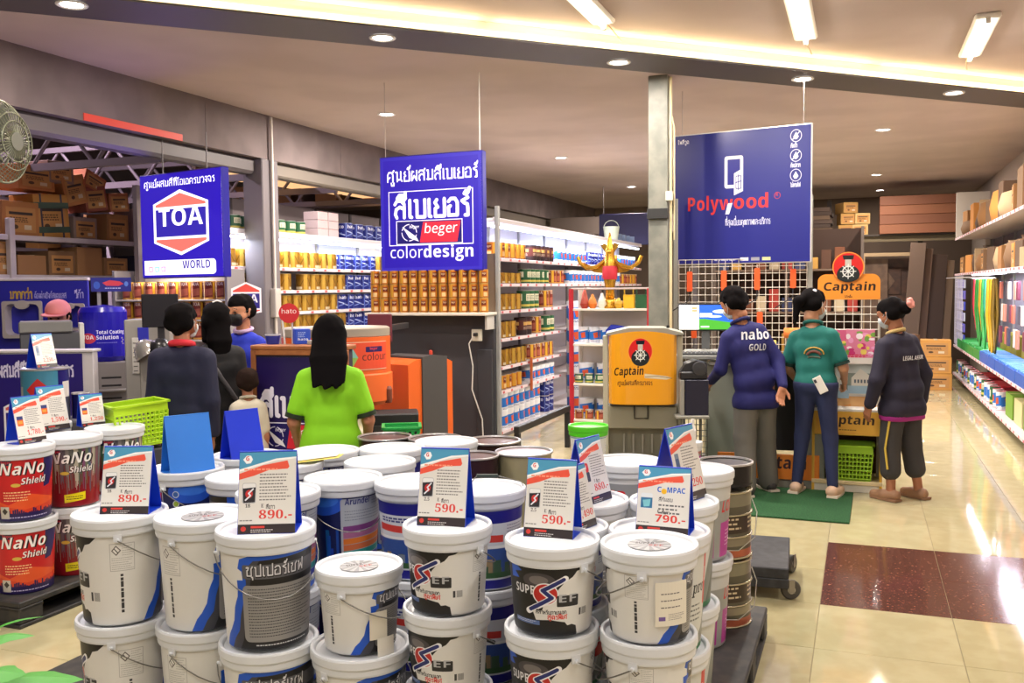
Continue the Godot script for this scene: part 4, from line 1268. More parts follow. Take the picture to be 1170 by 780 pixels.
func _dolly() -> void:
	var q := on_y(866, 645, 0.13)
	var t := thing("dolly", "dark wooden dolly on castors beside the pallet", "dolly", Vector3(q.x - 0.06, 0, q.z - 0.12), 0.06)
	var m := tri(noise_tex(col(52, 52, 56), col(34, 34, 38), 0.03, 5, 256, 51), 1.5, 0.55)
	part(t, "deck", cbox(Vector3(0.42, 0.055, 0.62), 0.005), m, Vector3(0, 0.12, 0))
	part(t, "front_rail", cbox(Vector3(0.42, 0.05, 0.04), 0.004), m, Vector3(0, 0.07, 0.29))
	part(t, "back_rail", cbox(Vector3(0.42, 0.05, 0.04), 0.004), m, Vector3(0, 0.07, -0.29))
	for x in [-0.15, 0.22]:
		for z in [-0.22, 0.24]:
			var c := part(t, "caster", lathe([Vector2(0.018, -0.012), Vector2(0.045, -0.014), Vector2(0.05, -0.008), Vector2(0.05, 0.008), Vector2(0.045, 0.014), Vector2(0.018, 0.012)], 24), M(col(74, 70, 64), 0.5), Vector3(x, 0.05, z), Vector3(0, 0.35 if z > 0 else 1.2, 0) + Vector3(PI / 2, 0, 0))
			part(c, "hub", lathe([Vector2(0, -0.016), Vector2(0.02, -0.016), Vector2(0.02, 0.016), Vector2(0, 0.016)], 16), M(col(190, 186, 176), 0.3, 0.8))
			part(c, "fork", cbox(Vector3(0.03, 0.004, 0.07)), M(col(150, 146, 140), 0.35, 0.8), Vector3(0, 0.016, -0.02))

# ---------- signs and mixing counters ----------
const ROYAL := Color8(36, 20, 150)
func captain_mark(p: Pic, cx: float, cy: float, r: float) -> void:     # red disc: dark coat and cap, white ship's wheel
	p.oval(cx, cy, r, r, col(238, 150, 60))
	p.oval(cx, cy, r * 0.93, r * 0.93, col(212, 34, 30))
	p.oval(cx, cy + r * 0.5, r * 0.72, r * 0.62, col(26, 34, 32))
	p.rect(cx - r * 0.2, cy - r * 0.55, r * 0.4, r * 0.5, col(196, 190, 178))
	p.pl([cx - r * 0.3, cy - r * 0.5, cx - r * 0.36, cy - r * 0.78, cx + r * 0.36, cy - r * 0.78, cx + r * 0.3, cy - r * 0.5], col(24, 26, 28))
	for i in 8:
		var a := TAU * i / 8.0
		p.line([Vector2(cx, cy + r * 0.3), Vector2(cx + cos(a) * r * 0.48, cy + r * 0.3 + sin(a) * r * 0.48)], r * 0.06, col(226, 228, 222))
	for i in 24:
		var a := TAU * i / 24.0
		p.line([Vector2(cx + cos(a) * r * 0.34, cy + r * 0.3 + sin(a) * r * 0.34), Vector2(cx + cos(a + 0.27) * r * 0.34, cy + r * 0.3 + sin(a + 0.27) * r * 0.34)], r * 0.08, col(226, 228, 222))
func toa_shield(p: Pic, x: float, y: float, w: float, h: float) -> void:
	var o := [x, y + h * 0.2, x + w * 0.5, y, x + w, y + h * 0.2, x + w, y + h * 0.8, x + w * 0.5, y + h, x, y + h * 0.8]
	p.pl(o, col(244, 242, 248))
	var b := w * 0.045
	p.pl([x + b, y + h * 0.215, x + w * 0.5, y + b * 1.1, x + w - b, y + h * 0.215, x + w - b, y + h * 0.785, x + w * 0.5, y + h - b * 1.1, x + b, y + h * 0.785], col(224, 98, 88))
	p.rect(x, y + h * 0.25, w, h * 0.5, col(244, 242, 248))
	p.rect(x + b, y + h * 0.29, w - 2 * b, h * 0.42, col(40, 30, 140))
	p.text("TOA", x + w * 0.1, y + h * 0.64, h * 0.27, col(246, 246, 250), "sans_bold", 0.0, w * 0.8)
func lightbox(n: String, label: String, at: Vector3, yaw: float, w: float, h: float, d: float, t: Texture2D, glow: float, side: Color) -> Node3D:
	var o := thing(n, label, "sign", at, yaw)
	part(o, "case", cbox(Vector3(w, h, d), 0.008), M(side, 0.35), Vector3(0, 0, -d * 0.5))
	part(o, "sign_face", face(w - 0.02, h - 0.02), GLOW(Color.WHITE, glow, t) if glow > 0 else TM(t, 0.3), Vector3(0, h * 0.5, 0.0))
	if glow > 0.5: area(o, "sign_light", Vector3(0, h * 0.5, 0.01), Vector2(w, h), 0.4, Color(0.55, 0.45, 1.0), Vector3(0, PI, 0))
	return o
func _build_signs() -> void:
	# the three hanging signs
	var p := pic(440, 460, ROYAL)
	p.thai("ศูนย์ผสมสีทีโอเอครบวงจร", 24, 54, 24, col(238, 236, 250), 0.18, 1.0)
	toa_shield(p, 72, 74, 300, 290)
	p.rrect(12, 384, 392, 66, 16, col(240, 238, 250))
	p.rect(12, 384, 60, 66, col(240, 238, 250))
	p.text("WORLD", 226, 436, 36, col(44, 34, 130), "sans_bold", 0.0, 148)
	for i in 3: p.frame(36 + i * 36, 412, 24, 24, 5, [col(200, 140, 160), col(120, 190, 200), col(226, 130, 190)][i])
	var c := at_d(206, 258, 8.05)
	var s := lightbox("toa_sign", "glowing royal blue sign with a red and white shield reading TOA", c - Vector3(0, 0.45, 0), deg_to_rad(-13), 1.12, 0.92, 0.08, p.tex(), 0.8, col(30, 22, 160))
	for x in [-0.3, 0.3]: part(s, "hanger", tube([Vector3(x, 0.92, -0.06), Vector3(x, 2.95 - c.y + 0.45, -0.06)], 0.006, 6), M(col(120, 116, 118), 0.4, 0.6))
	p = pic(480, 500, ROYAL)
	p.thai("ศูนย์ผสมสีเบเยอร์", 34, 106, 42, col(240, 238, 252), 0.17, 0.93)
	p.frame(38, 150, 404, 240, 4, col(226, 220, 244))
	p.frame(0, 0, 480, 500, 14, col(44, 34, 158))
	p.thai("สีเบเยอร์", 66, 266, 74, col(244, 242, 254), 0.2, 0.94)
	beger_mark(p, 74, 280, 2.12)
	p.text("color", 44, 462, 52, col(240, 238, 250), "sans", 0.0, 158)
	p.text("design", 206, 462, 52, col(240, 238, 250), "sans_bold", 0.0, 234)
	c = at_d(491.5, 243, 7.94)
	s = lightbox("beger_sign", "square royal blue hanging sign reading colordesign in white", c - Vector3(0, 0.5, 0), deg_to_rad(-3.5), 1.0, 1.0, 0.08, p.tex(), 0.42, col(30, 26, 140))
	part(s, "hanger", tube([Vector3(0.46, 1.0, -0.04), Vector3(0.46, CEIL - c.y + 0.5, -0.04)], 0.006, 6), M(col(225, 220, 214), 0.5))
	part(s, "hanger", tube([Vector3(-0.46, 1.0, -0.04), Vector3(-0.46, CEIL - c.y + 0.5, -0.04)], 0.003, 6), M(col(170, 160, 156), 0.5))
	p = pic(620, 540, col(34, 38, 128))
	p.thai("โพลีวูด", 14, 34, 13, col(236, 238, 248), 0.22)
	p.rrect(236, 100, 86, 132, 10, col(236, 238, 246))
	p.rect(250, 114, 58, 104, col(36, 36, 134))
	p.pl([280, 172, 322, 152, 322, 246, 280, 262], col(236, 238, 246))
	p.frame(288, 182, 26, 54, 3, col(36, 36, 134))
	p.line([Vector2(301, 178), Vector2(301, 240)], 3, col(36, 36, 134))
	p.line([Vector2(288, 210), Vector2(314, 204)], 3, col(36, 36, 134))
	p.text("Poly", 62, 338, 58, col(222, 52, 56), "sans_bold", 0.0, 148)
	p.text("w", 212, 338, 56, col(222, 52, 56), "sans_bold", 0.0, 64)
	p.pl([252, 294, 274, 292, 258, 338, 240, 338], col(244, 242, 246))
	p.text("ood", 280, 338, 58, col(222, 52, 56), "sans_bold", 0.0, 156)
	for i in 20:
		var a := TAU * i / 20.0
		p.line([Vector2(476 + cos(a) * 13, 272 + sin(a) * 13), Vector2(476 + cos(a + 0.33) * 13, 272 + sin(a + 0.33) * 13)], 2.5, col(196, 56, 70))
	p.text("R", 470, 279, 13, col(196, 56, 70))
	p.thai("ที่สุดเปี่ยมคุณภาพและบริการ", 240, 384, 20, col(222, 224, 240), 0.13, 0.62)
	for i in 3:
		var y := 40 + i * 78
		p.oval(556, y, 25, 25, col(226, 228, 240))
		p.oval(556, y, 22, 22, col(34, 38, 124))
		p.pl([556, y - 16, 568, y + 4, 560, y + 14, 550, y + 14, 544, y + 4], col(232, 234, 244))
		if i < 2: p.line([Vector2(572, y - 16), Vector2(540, y + 16)], 4, col(226, 228, 240))
		p.thai(["กันน้ำ", "กันปลวก", "ไม่ลามไฟ"][i], 534, y + 46, 13, col(226, 228, 240), 0.2, 0.6)
	p.lines(190, 524, 110, 1, 6, 6, col(190, 194, 220), 2)
	for i in 3: p.rect(310 + i * 50, 518, 38, 14, [col(214, 216, 226), col(150, 150, 160), col(196, 200, 150)][i])
	c = at_d(846, 225, 8.35)
	s = lightbox("polywood_sign", "large flat dark blue board reading Polywood in red", c - Vector3(0, 0.6, 0), deg_to_rad(-9.5), 1.25, 1.2, 0.025, p.tex(), 0.0, col(200, 198, 196))
	for x in [-0.55, 0.55]: part(s, "hanger", tube([Vector3(x, 1.2, -0.012), Vector3(x, CEIL - c.y + 0.6, -0.012)], 0.003, 5), M(col(160, 152, 148), 0.5))
	_beger_counter()
	_toa_corner()
	_captain_corner()
func can_mesh(r: float, h: float) -> Mesh:
	var key := "can %.3f %.3f" % [r, h]
	if not shapes.has(key): shapes[key] = lathe([Vector2(r, 0), Vector2(r, h)], 18)
	return shapes[key]
func can_lid(r: float, h: float) -> Mesh:
	var key := "canlid %.3f %.3f" % [r, h]
	if not shapes.has(key): shapes[key] = lathe([Vector2(0, 0.0), Vector2(r * 0.99, 0.0), Vector2(r * 1.015, 0.002), Vector2(r * 1.015, 0.005), Vector2(r * 0.99, 0.006), Vector2(r * 0.99, h - 0.004), Vector2(r * 1.015, h - 0.004), Vector2(r * 1.015, h + 0.001), Vector2(r * 0.93, h + 0.001), Vector2(r * 0.9, h - 0.004), Vector2(0, h - 0.004)], 18)
	return shapes[key]
var can_first := {}
func can(n: String, at: Vector3, yaw: float, r: float, h: float, wrap: String, label: String, group: String, cap := Color8(200, 196, 190), metal := 0.7) -> void:
	var key := "%s %.3f %.3f %s %s" % [n, r, h, wrap, cap.to_html()]
	if can_first.has(key):
		copy(can_first[key], n, at, yaw, label, group)
		return
	var t := thing(n, label, "can", at, yaw, group)
	part(t, "body", can_mesh(r, h), L[wrap])
	part(t, "rims", can_lid(r, h), M(cap, 0.35, metal))
	can_first[key] = t
func _beger_counter() -> void:
	var z := -7.2
	var dark := M(col(58, 58, 64), 0.7)
	var x0 := on_z(421, 357, z).x
	var x1 := on_z(556, 357, z).x
	var y := on_z(488, 357, z).y
	var t := thing("display_stand", "dark grey partition with a white shelf of orange cans on top", "stand", Vector3((x0 + x1) * 0.5, 0, z - 0.1), deg_to_rad(-1.0))
	var w := x1 - x0
	part(t, "panel", cbox(Vector3(w, y - 0.03, 0.05), 0.004), dark, Vector3(0, 0, -0.1))
	part(t, "side_board", cbox(Vector3(0.14, y - 0.32, 0.04), 0.004), M(col(46, 46, 52), 0.7), Vector3(w * 0.5 - 0.07, 0, -0.03))
	part(t, "shelf", cbox(Vector3(w + 0.03, 0.025, 0.3), 0.004), M(col(214, 208, 196), 0.5), Vector3(0, y - 0.025, 0))
	part(t, "back_board", cbox(Vector3(w, 0.5, 0.02), 0.002), M(col(150, 130, 110), 0.7), Vector3(0, y, -0.13))
	for s in [-1, 1]: part(t, "post", cbox(Vector3(0.035, 2.3 if s > 0 else y, 0.04), 0.003), M(col(150, 150, 148), 0.5), Vector3(s * (w * 0.5 + 0.02), 0, -0.12))
	part(t, "bracket", cbox(Vector3(0.02, 0.12, 0.2), 0.002), M(col(190, 186, 180), 0.5), Vector3(w * 0.5 - 0.01, y - 0.145, -0.02))
	var r := 0.0398
	for row in 3:
		for i in 12:
			can("small_can", Vector3(x0 + 0.045 + (w - 0.09) * i / 11.0, y + row * 0.121, z - 0.05), 0.3 + 0.25 * sin(i * 2.1 + row * 4.0), r, 0.12, "tin0", "small orange-gold can, %s row on the white shelf under the colordesign sign" % ["bottom", "middle", "top"][row], "small cans under the colordesign sign", col(214, 170, 96))
	# outlet and hanging white cable on the partition
	var o := on_z(545, 384, z - 0.05)
	var ob := thing("wall_outlet", "cream power outlet on the dark partition with a white cable", "outlet", o, 0.0)
	part(ob, "plate", cbox(Vector3(0.09, 0.1, 0.03), 0.004), M(col(206, 202, 186), 0.5), Vector3(0, -0.04, 0))
	part(ob, "plug", cbox(Vector3(0.03, 0.03, 0.05), 0.004), M(col(30, 30, 30), 0.5), Vector3(0.0, 0.0, 0.03))
	part(ob, "cable", tube([Vector3(-0.01, 0.0, 0.06), Vector3(-0.05, -0.06, 0.06), Vector3(-0.02, -0.25, 0.05), Vector3(-0.03, -0.45, 0.05), Vector3(0.06, -0.7, 0.05), Vector3(0.08, -1.2, 0.05)], 0.006, 6), M(col(196, 194, 188), 0.5))
	# the orange tinting machine
	var c := at_d(385, 420, 6.75)
	var top := at_d(385, 373, 6.75).y
	var org := M(col(226, 98, 40), 0.35)
	t = thing("tinting_machine", "orange drum-shaped tinting machine with a grey top on a grey foot", "machine", Vector3(c.x, 0, c.z), to_eye(c))
	part(t, "top", lathe([Vector2(0.33, top - 0.07), Vector2(0.345, top - 0.065), Vector2(0.345, top - 0.01), Vector2(0.33, top), Vector2(0, top)], 40, false, 1.12, 0.8), M(col(156, 146, 132), 0.5))
	part(t, "drum", lathe([Vector2(0.36, top - 0.33), Vector2(0.36, top - 0.07), Vector2(0.3, top - 0.065)], 40, false, 1.08, 0.8), org)
	part(t, "apron", lathe([Vector2(0.0, top - 0.56), Vector2(0.34, top - 0.56), Vector2(0.372, top - 0.53), Vector2(0.372, top - 0.34), Vector2(0.36, top - 0.33)], 40, false, 1.08, 0.8), M(col(232, 106, 46), 0.35))
	var lp := pic(420, 200, col(224, 78, 50))
	lp.rect(0, 0, 420, 5, col(226, 196, 170))
	lp.rect(0, 194, 420, 5, col(226, 196, 170))
	for i in 6: lp.pl([90, 110, 90 + cos(i * 1.047) * 70, 110 + sin(i * 1.047) * 70, 90 + cos(i * 1.047 + 1.047) * 70, 110 + sin(i * 1.047 + 1.047) * 70], [col(150, 190, 90), col(226, 196, 70), col(226, 140, 60), col(196, 110, 160), col(120, 140, 196), col(130, 186, 176)][i])
	lp.oval(90, 110, 26, 26, col(224, 90, 60))
	lp.rrect(216, 36, 150, 38, 5, col(40, 22, 90))
	lp.text("beger", 250, 64, 18, col(230, 60, 70))
	lp.text("colour", 190, 150, 52, col(62, 30, 34), "sans", 0.0, 220)
	part(t, "label_panel", bent_panel(0.392, 0.292, -0.05, 1.1, top - 0.3, top - 0.1), TM(lp.tex(), 0.35))
	part(t, "foot", cbox(Vector3(0.2, top - 0.56, 0.3), 0.01), M(col(120, 116, 112), 0.5))
	part(t, "hand_grip", lathe([Vector2(0, 0), Vector2(0.025, 0), Vector2(0.03, 0.02), Vector2(0.03, 0.1), Vector2(0.02, 0.12), Vector2(0, 0.12)], 16), M(col(120, 60, 40), 0.5), Vector3(0.36, top - 0.55, 0.12))
	# black box, green basket, maroon screen
	c = at_d(455, 488, 6.55)
	t = thing("black_tray", "black box beside the orange tinting machine", "box", Vector3(c.x - 0.02, 0, c.z), to_eye(c))
	part(t, "body", cbox(Vector3(0.32, 0.74, 0.26), 0.01), M(col(28, 27, 29), 0.6))
	part(t, "slot", cbox(Vector3(0.3, 0.04, 0.01), 0.002), M(col(60, 58, 58), 0.5), Vector3(0, 0.62, 0.13))
	var gb := at_d(459, 496, 6.1)
	basket("green_basket", "small green plastic basket in front of the orange cabinet", Vector3(gb.x, gb.y - 0.03, gb.z), to_eye(gb), Vector3(0.23, 0.085, 0.2), col(42, 168, 84), 6, 2)
	single("basket_stand", "grey stand under the small green basket", "stand", cbox(Vector3(0.26, gb.y - 0.03, 0.24), 0.01), M(col(90, 88, 88), 0.7), Vector3(gb.x, 0, gb.z), to_eye(gb))
	c = at_d(434, 373, 7.4)
	t = thing("side_monitor", "dark maroon screen under the shelf of orange cans", "monitor", Vector3(c.x, c.y - 0.12, c.z), to_eye(c) - 0.35)
	part(t, "screen_back", cbox(Vector3(0.2, 0.22, 0.03), 0.006), M(col(92, 34, 48), 0.5))
	part(t, "arm", cbox(Vector3(0.03, 0.05, 0.6), 0.004), M(col(60, 58, 60), 0.5), Vector3(0.03, 0.08, -0.3))
	# the orange cabinet
	var cl := at_d(462, 415, 7.3)
	var ct := cl.y + 0.02
	t = thing("orange_cabinet", "tall orange mixing cabinet with a dark grey curved door", "cabinet", Vector3(cl.x + 0.2, 0, cl.z - 0.06), to_eye(cl) + 0.74)
	var oc := M(col(214, 96, 34), 0.4)
	part(t, "body", prism([Vector2(-0.24, 0), Vector2(0.24, 0), Vector2(0.24, ct - 0.02), Vector2(0.16, ct + 0.015), Vector2(0, ct + 0.025), Vector2(-0.16, ct + 0.015), Vector2(-0.24, ct - 0.02)], -0.42, 0.0), oc)
	part(t, "door", prism([Vector2(-0.1, 0.1), Vector2(0.17, 0.1), Vector2(0.17, ct + 0.03), Vector2(0.0, ct + 0.045), Vector2(-0.1, ct + 0.035)], -0.4, 0.012), M(col(66, 64, 64), 0.55))
	part(t, "knob", lathe([Vector2(0, 0), Vector2(0.014, 0), Vector2(0.014, 0.03), Vector2(0, 0.035)], 12), M(col(206, 70, 50), 0.4), Vector3(0.1, ct + 0.04, -0.1))
	var bp := pic(160, 70, col(80, 16, 34))
	bp.text("beger", 20, 46, 24, col(214, 120, 120), "sans", 0.1, 120)
	part(t, "badge", face(0.13, 0.06), TM(bp.tex(), 0.4), Vector3(-0.242, ct - 0.1, -0.28), Vector3(0, -PI / 2, 0))
	# navy counter front with wooden frame
	var l := at_d(287, 394, 6.1)
	var hgt := l.y
	var cw := 0.68
	var yaw := deg_to_rad(8)
	var mid := l + Vector3(cos(yaw), 0, -sin(yaw)) * cw * 0.5
	t = thing("paint_counter", "navy counter front in a wooden frame with white lettering behind the lime shirt", "counter", Vector3(mid.x, 0, mid.z), yaw)
	var wood := tri(noise_tex(col(168, 104, 58), col(140, 82, 42), 0.02, 4, 256, 61), 1.5, 0.5)
	part(t, "body", cbox(Vector3(cw - 0.04, hgt - 0.03, 0.12), 0.005), M(col(42, 36, 60), 0.6), Vector3(0, 0, -0.062))
	part(t, "counter_top", cbox(Vector3(cw, 0.03, 0.16), 0.006), wood, Vector3(0, hgt - 0.03, -0.062))
	for s in [-1, 1]: part(t, "frame_post", cbox(Vector3(0.035, hgt - 0.03, 0.03), 0.004), wood, Vector3(s * (cw * 0.5 - 0.0175), 0, 0.0))
	part(t, "frame_rail", cbox(Vector3(cw - 0.07, 0.035, 0.03), 0.004), wood, Vector3(0, hgt - 0.066, 0.0))
	p_counter(t, cw, hgt)
	# round hato sign and small things on the counter
	c = at_d(324, 358, 6.1)
	t = thing("round_sign", "round red hato sign on a small blue base", "sign", Vector3(c.x, hgt, c.z - 0.06), to_eye(c))
	var hp := pic(160, 160, col(212, 40, 50))
	hp.text("hato", 22, 96, 40, col(246, 240, 240), "sans", 0.0, 118)
	part(t, "disc", prism(disc(0.066, 0.066, 32), -0.006, 0.0), M(col(206, 40, 48), 0.4), Vector3(0, c.y - hgt, 0.0))
	part(t, "disc_print", prism(disc(0.064, 0.064, 32), 0.0, 0.001), TM(hp.tex(), 0.4), Vector3(0, c.y - hgt, 0.0005))
	part(t, "leg", tube([Vector3(-0.03, 0, 0.02), Vector3(-0.045, c.y - hgt - 0.02, -0.01)], 0.007, 6), M(col(206, 204, 200), 0.5))
	part(t, "leg", tube([Vector3(0.02, 0, -0.05), Vector3(0.02, c.y - hgt, -0.012)], 0.007, 6), M(col(206, 204, 200), 0.5))
	t = thing("blue_box", "small blue carton standing beside the round hato sign", "box", Vector3(c.x + 0.075, hgt, c.z - 0.09), to_eye(c) + 0.2)
	var xp := pic(128, 160, col(36, 74, 190))
	xp.text("hato", 20, 130, 26, col(226, 230, 240), "sans_bold", 0.0, 88)
	xp.lines(20, 30, 80, 4, 16, 6, col(170, 190, 230), 3)
	part(t, "carton", cbox(Vector3(0.1, 0.1, 0.08), 0.003), M(col(36, 74, 190), 0.5))
	part(t, "print", face(0.096, 0.096), TM(xp.tex(), 0.5), Vector3(0, 0.05, 0.0405))
	t = thing("tray", "flat grey tray on the counter beside the round hato sign", "tray", Vector3(c.x + 0.2, hgt, c.z - 0.09), to_eye(c))
	part(t, "plate", cbox(Vector3(0.14, 0.012, 0.1), 0.003), M(col(150, 148, 146), 0.5))
	part(t, "lip", cbox(Vector3(0.14, 0.02, 0.008), 0.002), M(col(170, 168, 166), 0.5), Vector3(0, 0.01, 0.046))
	t = thing("small_pot", "little blue and white pot on the counter beside the shop worker", "pot", Vector3(c.x - 0.11, hgt, c.z - 0.03), 0.0)
	part(t, "cup", lathe([Vector2(0, 0), Vector2(0.04, 0), Vector2(0.05, 0.06), Vector2(0.046, 0.06), Vector2(0.038, 0.006), Vector2(0, 0.006)], 20), M(col(36, 52, 150), 0.4))
	part(t, "band", lathe([Vector2(0.0505, 0.058), Vector2(0.052, 0.066), Vector2(0.047, 0.066)], 20), M(col(220, 222, 228), 0.4))
func bent_panel(rx: float, rz: float, a0: float, a1: float, y0: float, y1: float) -> ArrayMesh:
	var g := Geo.new()
	for i in 12:
		var t0 := a0 + (a1 - a0) * i / 12.0
		var t1 := a0 + (a1 - a0) * (i + 1) / 12.0
		var p0 := Vector3(sin(t0) * rx, 0, cos(t0) * rz)
		var p1 := Vector3(sin(t1) * rx, 0, cos(t1) * rz)
		g.quad(p0 + Vector3.UP * y0, p1 + Vector3.UP * y0, p1 + Vector3.UP * y1, p0 + Vector3.UP * y1, Vector2(i / 12.0, 1), Vector2((i + 1) / 12.0, 1), Vector2((i + 1) / 12.0, 0), Vector2(i / 12.0, 0))
	return g.done()
func p_counter(t: Node3D, cw: float, hgt: float) -> void:
	var p := pic(520, 900, col(30, 16, 78))
	p.thai("สีเบเยอร์", 20, 296, 92, col(232, 228, 244), 0.26, 0.96)
	beger_mark(p, 16, 330, 2.9)
	part(t, "printed_front", face(cw - 0.074, hgt - 0.08), TM(p.tex(), 0.35), Vector3(0, (hgt - 0.08) * 0.5, 0.003))
func basket(n: String, label: String, at: Vector3, yaw: float, s: Vector3, c: Color, nx: int, ny: int, tilt := 0.0) -> void:
	# an open plastic basket: pierced walls made of bars, a rim, a floor
	var t := thing(n, label, "basket", at, yaw)
	t.rotation.z = tilt
	var m := M(c, 0.4)
	m.backlight_enabled = true
	m.backlight = c * 0.25
	var flare := 0.9
	for side in 4:
		var along := s.x if side % 2 == 0 else s.z
		var out := (s.z if side % 2 == 0 else s.x) * 0.5
		var g := Geo.new()
		for i in nx + 1:
			var x0 := -along * 0.5 + along * i / nx
			g.tube([Vector3(x0 * flare, s.y * 0.06, out * flare), Vector3(x0, s.y * 0.8, out)], along / nx * 0.2, 5)
		for j in ny + 1:
			var k := 0.06 + 0.74 * j / ny
			var f := lerpf(flare, 1.0, k)
			g.tube([Vector3(-along * 0.5 * f, s.y * k, out * f), Vector3(along * 0.5 * f, s.y * k, out * f)], s.y * 0.76 / ny * 0.2, 5)
		g.box(Vector3(0, s.y * 0.89, out), Vector3(along, s.y * 0.2, 0.004))
		part(t, "wall", g.done(), m, Vector3.ZERO, Vector3(0, side * PI / 2, 0))
	part(t, "base", cbox(Vector3(s.x * flare, 0.005, s.z * flare)), m)
	var rim := Geo.new()
	for side in 4:
		var b := Basis(Vector3.UP, side * PI / 2)
		var along := s.x if side % 2 == 0 else s.z
		var out := (s.z if side % 2 == 0 else s.x) * 0.5
		rim.box(b * Vector3(0, s.y, out + 0.005), Vector3(along + 0.03, 0.012, 0.02), b)
	part(t, "rim", rim.done(), m)

# ---------- the TOA corner on the left ----------
func _toa_corner() -> void:
	# counter with the navy front reading on mixing paint
	var l := at_d(-30, 399, 6.9)
	var r := at_d(106, 399, 6.9)
	var y := l.y
	var w := (r - l).length()
	var mid := (l + r) * 0.5
	var yaw := atan2(-(r - l).z, (r - l).x)
	var t := thing("mixing_counter", "white-framed counter with a navy front lettered in Thai, beside the tall teal tin", "counter", Vector3(mid.x, 0, mid.z), yaw)
	part(t, "body", cbox(Vector3(w, r.y - 0.02, 0.08), 0.006), M(col(196, 192, 196), 0.6), Vector3(0, 0, -0.042))
	part(t, "counter_top", cbox(Vector3(w + 0.01, 0.02, 0.14), 0.004), M(col(206, 202, 206), 0.5), Vector3(0, r.y - 0.02, -0.06))
	var p := pic(640, 640, col(38, 26, 110))
	p.thai("ศูนย์ผสมสีทีโอเอครบวงจร", 20, 96, 44, col(204, 200, 226), 0.22, 0.8)
	toa_shield(p, 150, 170, 300, 280)
	part(t, "printed_front", face(w - 0.1, r.y - 0.06), TM(p.tex(), 0.35), Vector3(-0.03, (r.y - 0.06) * 0.5 + 0.03, 0.001))
	# grey terminal behind the counter, hiding the person in the cap
	var q := at_d(57, 367, 7.3)
	t = thing("terminal", "grey and charcoal cabinet top rising behind the navy counter", "cabinet", Vector3(q.x, 0, q.z), to_eye(q))
	part(t, "body", cbox(Vector3(0.43, q.y - 0.09, 0.3), 0.008), M(col(74, 74, 78), 0.6), Vector3(0, 0, -0.15))
	part(t, "head", cbox(Vector3(0.38, 0.09, 0.32), 0.01), M(col(116, 116, 112), 0.5), Vector3(-0.03, q.y - 0.09, -0.14))
	part(t, "side_strip", cbox(Vector3(0.035, q.y - 0.02, 0.31), 0.004), M(col(206, 204, 196), 0.5), Vector3(0.225, 0, -0.15))
	# blue board with two steel sinks
	var bl := at_d(-12, 318, 8.3)
	var br := at_d(99, 320, 8.3)
	var bb := at_d(99, 402, 8.3)
	mid = (bl + br) * 0.5
	w = (br - bl).length()
	var h := br.y - bb.y
	yaw = atan2(-(br - bl).z, (br - bl).x)
	t = thing("sink_display", "royal blue display board holding two steel sinks", "display board", Vector3(mid.x, 0, mid.z), yaw)
	p = pic(640, 400, col(40, 40, 160))
	p.thai("มากกว่า", 130, 96, 38, col(196, 160, 60), 0.24, 0.8)
	p.thai("ต้องต่างซิงก์สแตนเลส", 292, 96, 26, col(176, 172, 226), 0.14, 0.62)
	p.thai("วีก้า", 560, 96, 32, col(196, 192, 236), 0.16, 0.8)
	part(t, "board", cbox(Vector3(w, h, 0.03), 0.003), M(col(40, 40, 160), 0.45), Vector3(0, bb.y, -0.03))
	part(t, "print", face(w - 0.01, h - 0.01), TM(p.tex(), 0.45), Vector3(0, bb.y + h * 0.5, 0.0))
	part(t, "top_rail", cbox(Vector3(w + 0.02, 0.025, 0.05), 0.003), M(col(206, 200, 206), 0.5), Vector3(0, bb.y + h, -0.02))
	for s in [-1, 1]: part(t, "leg", cbox(Vector3(0.05, bb.y, 0.05), 0.004), M(col(170, 166, 170), 0.5), Vector3(s * (w * 0.5 - 0.05), 0, -0.03))
	sink(at_d(26, 365, 8.24), yaw, "large steel sink on the blue board", 0.36, 0.33)
	sink(at_d(80, 362, 8.24), yaw, "small steel sink on the blue board beside the post", 0.27, 0.24)
	# the TOA tinting machine: a rounded blue shell on a grey vented body
	q = at_d(117, 352, 7.75)
	var foot := at_d(117, 412, 7.75)
	t = thing("tinting_machine", "royal blue rounded tinting machine lettered Total Coating Solution", "machine", Vector3(q.x, 0, q.z), to_eye(q))
	p = pic(512, 512, col(32, 26, 160))
	p.oval(104, 298, 84, 60, col(196, 60, 84))
	p.text("TOA", 44, 322, 44, col(240, 236, 240), "sans_bold", 0.0, 120)
	p.text("Total Coating", 190, 262, 42, col(230, 228, 246), "sans_bold", 0.0, 290)
	p.text("Solution", 190, 326, 46, col(230, 228, 246), "sans_bold", 0.0, 216)
	p.lines(194, 346, 200, 1, 8, 6, col(150, 146, 220), 4)
	for i in 4: p.oval(450 + (i % 2) * 14, 300 + i * 22, 9, 9, col(160, 150, 150))
	var mh := q.y - foot.y
	part(t, "shell", lathe([Vector2(0.0, foot.y), Vector2(0.17, foot.y), Vector2(0.2, foot.y + 0.04), Vector2(0.2, q.y - 0.03), Vector2(0.18, q.y + 0.01), Vector2(0, q.y + 0.03)], 36, false, 0.95, 0.9), M(col(32, 26, 160), 0.25))
	part(t, "shell_print", bent_panel(0.1905, 0.1815, -1.1, 1.1, foot.y + 0.04, q.y - 0.03), TM(p.tex(), 0.22))
	part(t, "side_arm", cbox(Vector3(0.04, 0.1, 0.1), 0.006), M(col(200, 198, 196), 0.4), Vector3(0.19, foot.y, 0.02), Vector3(0, 0, 0.4))
	part(t, "body", cbox(Vector3(0.36, foot.y - 0.002, 0.34), 0.01), M(col(132, 126, 124), 0.5))
	for i in 4: part(t, "vent", cbox(Vector3(0.15, 0.016, 0.012), 0.002), M(col(26, 24, 26), 0.6), Vector3(0.05, foot.y - 0.14 - 0.065 * i - (0.04 if i > 1 else 0.0), 0.166))
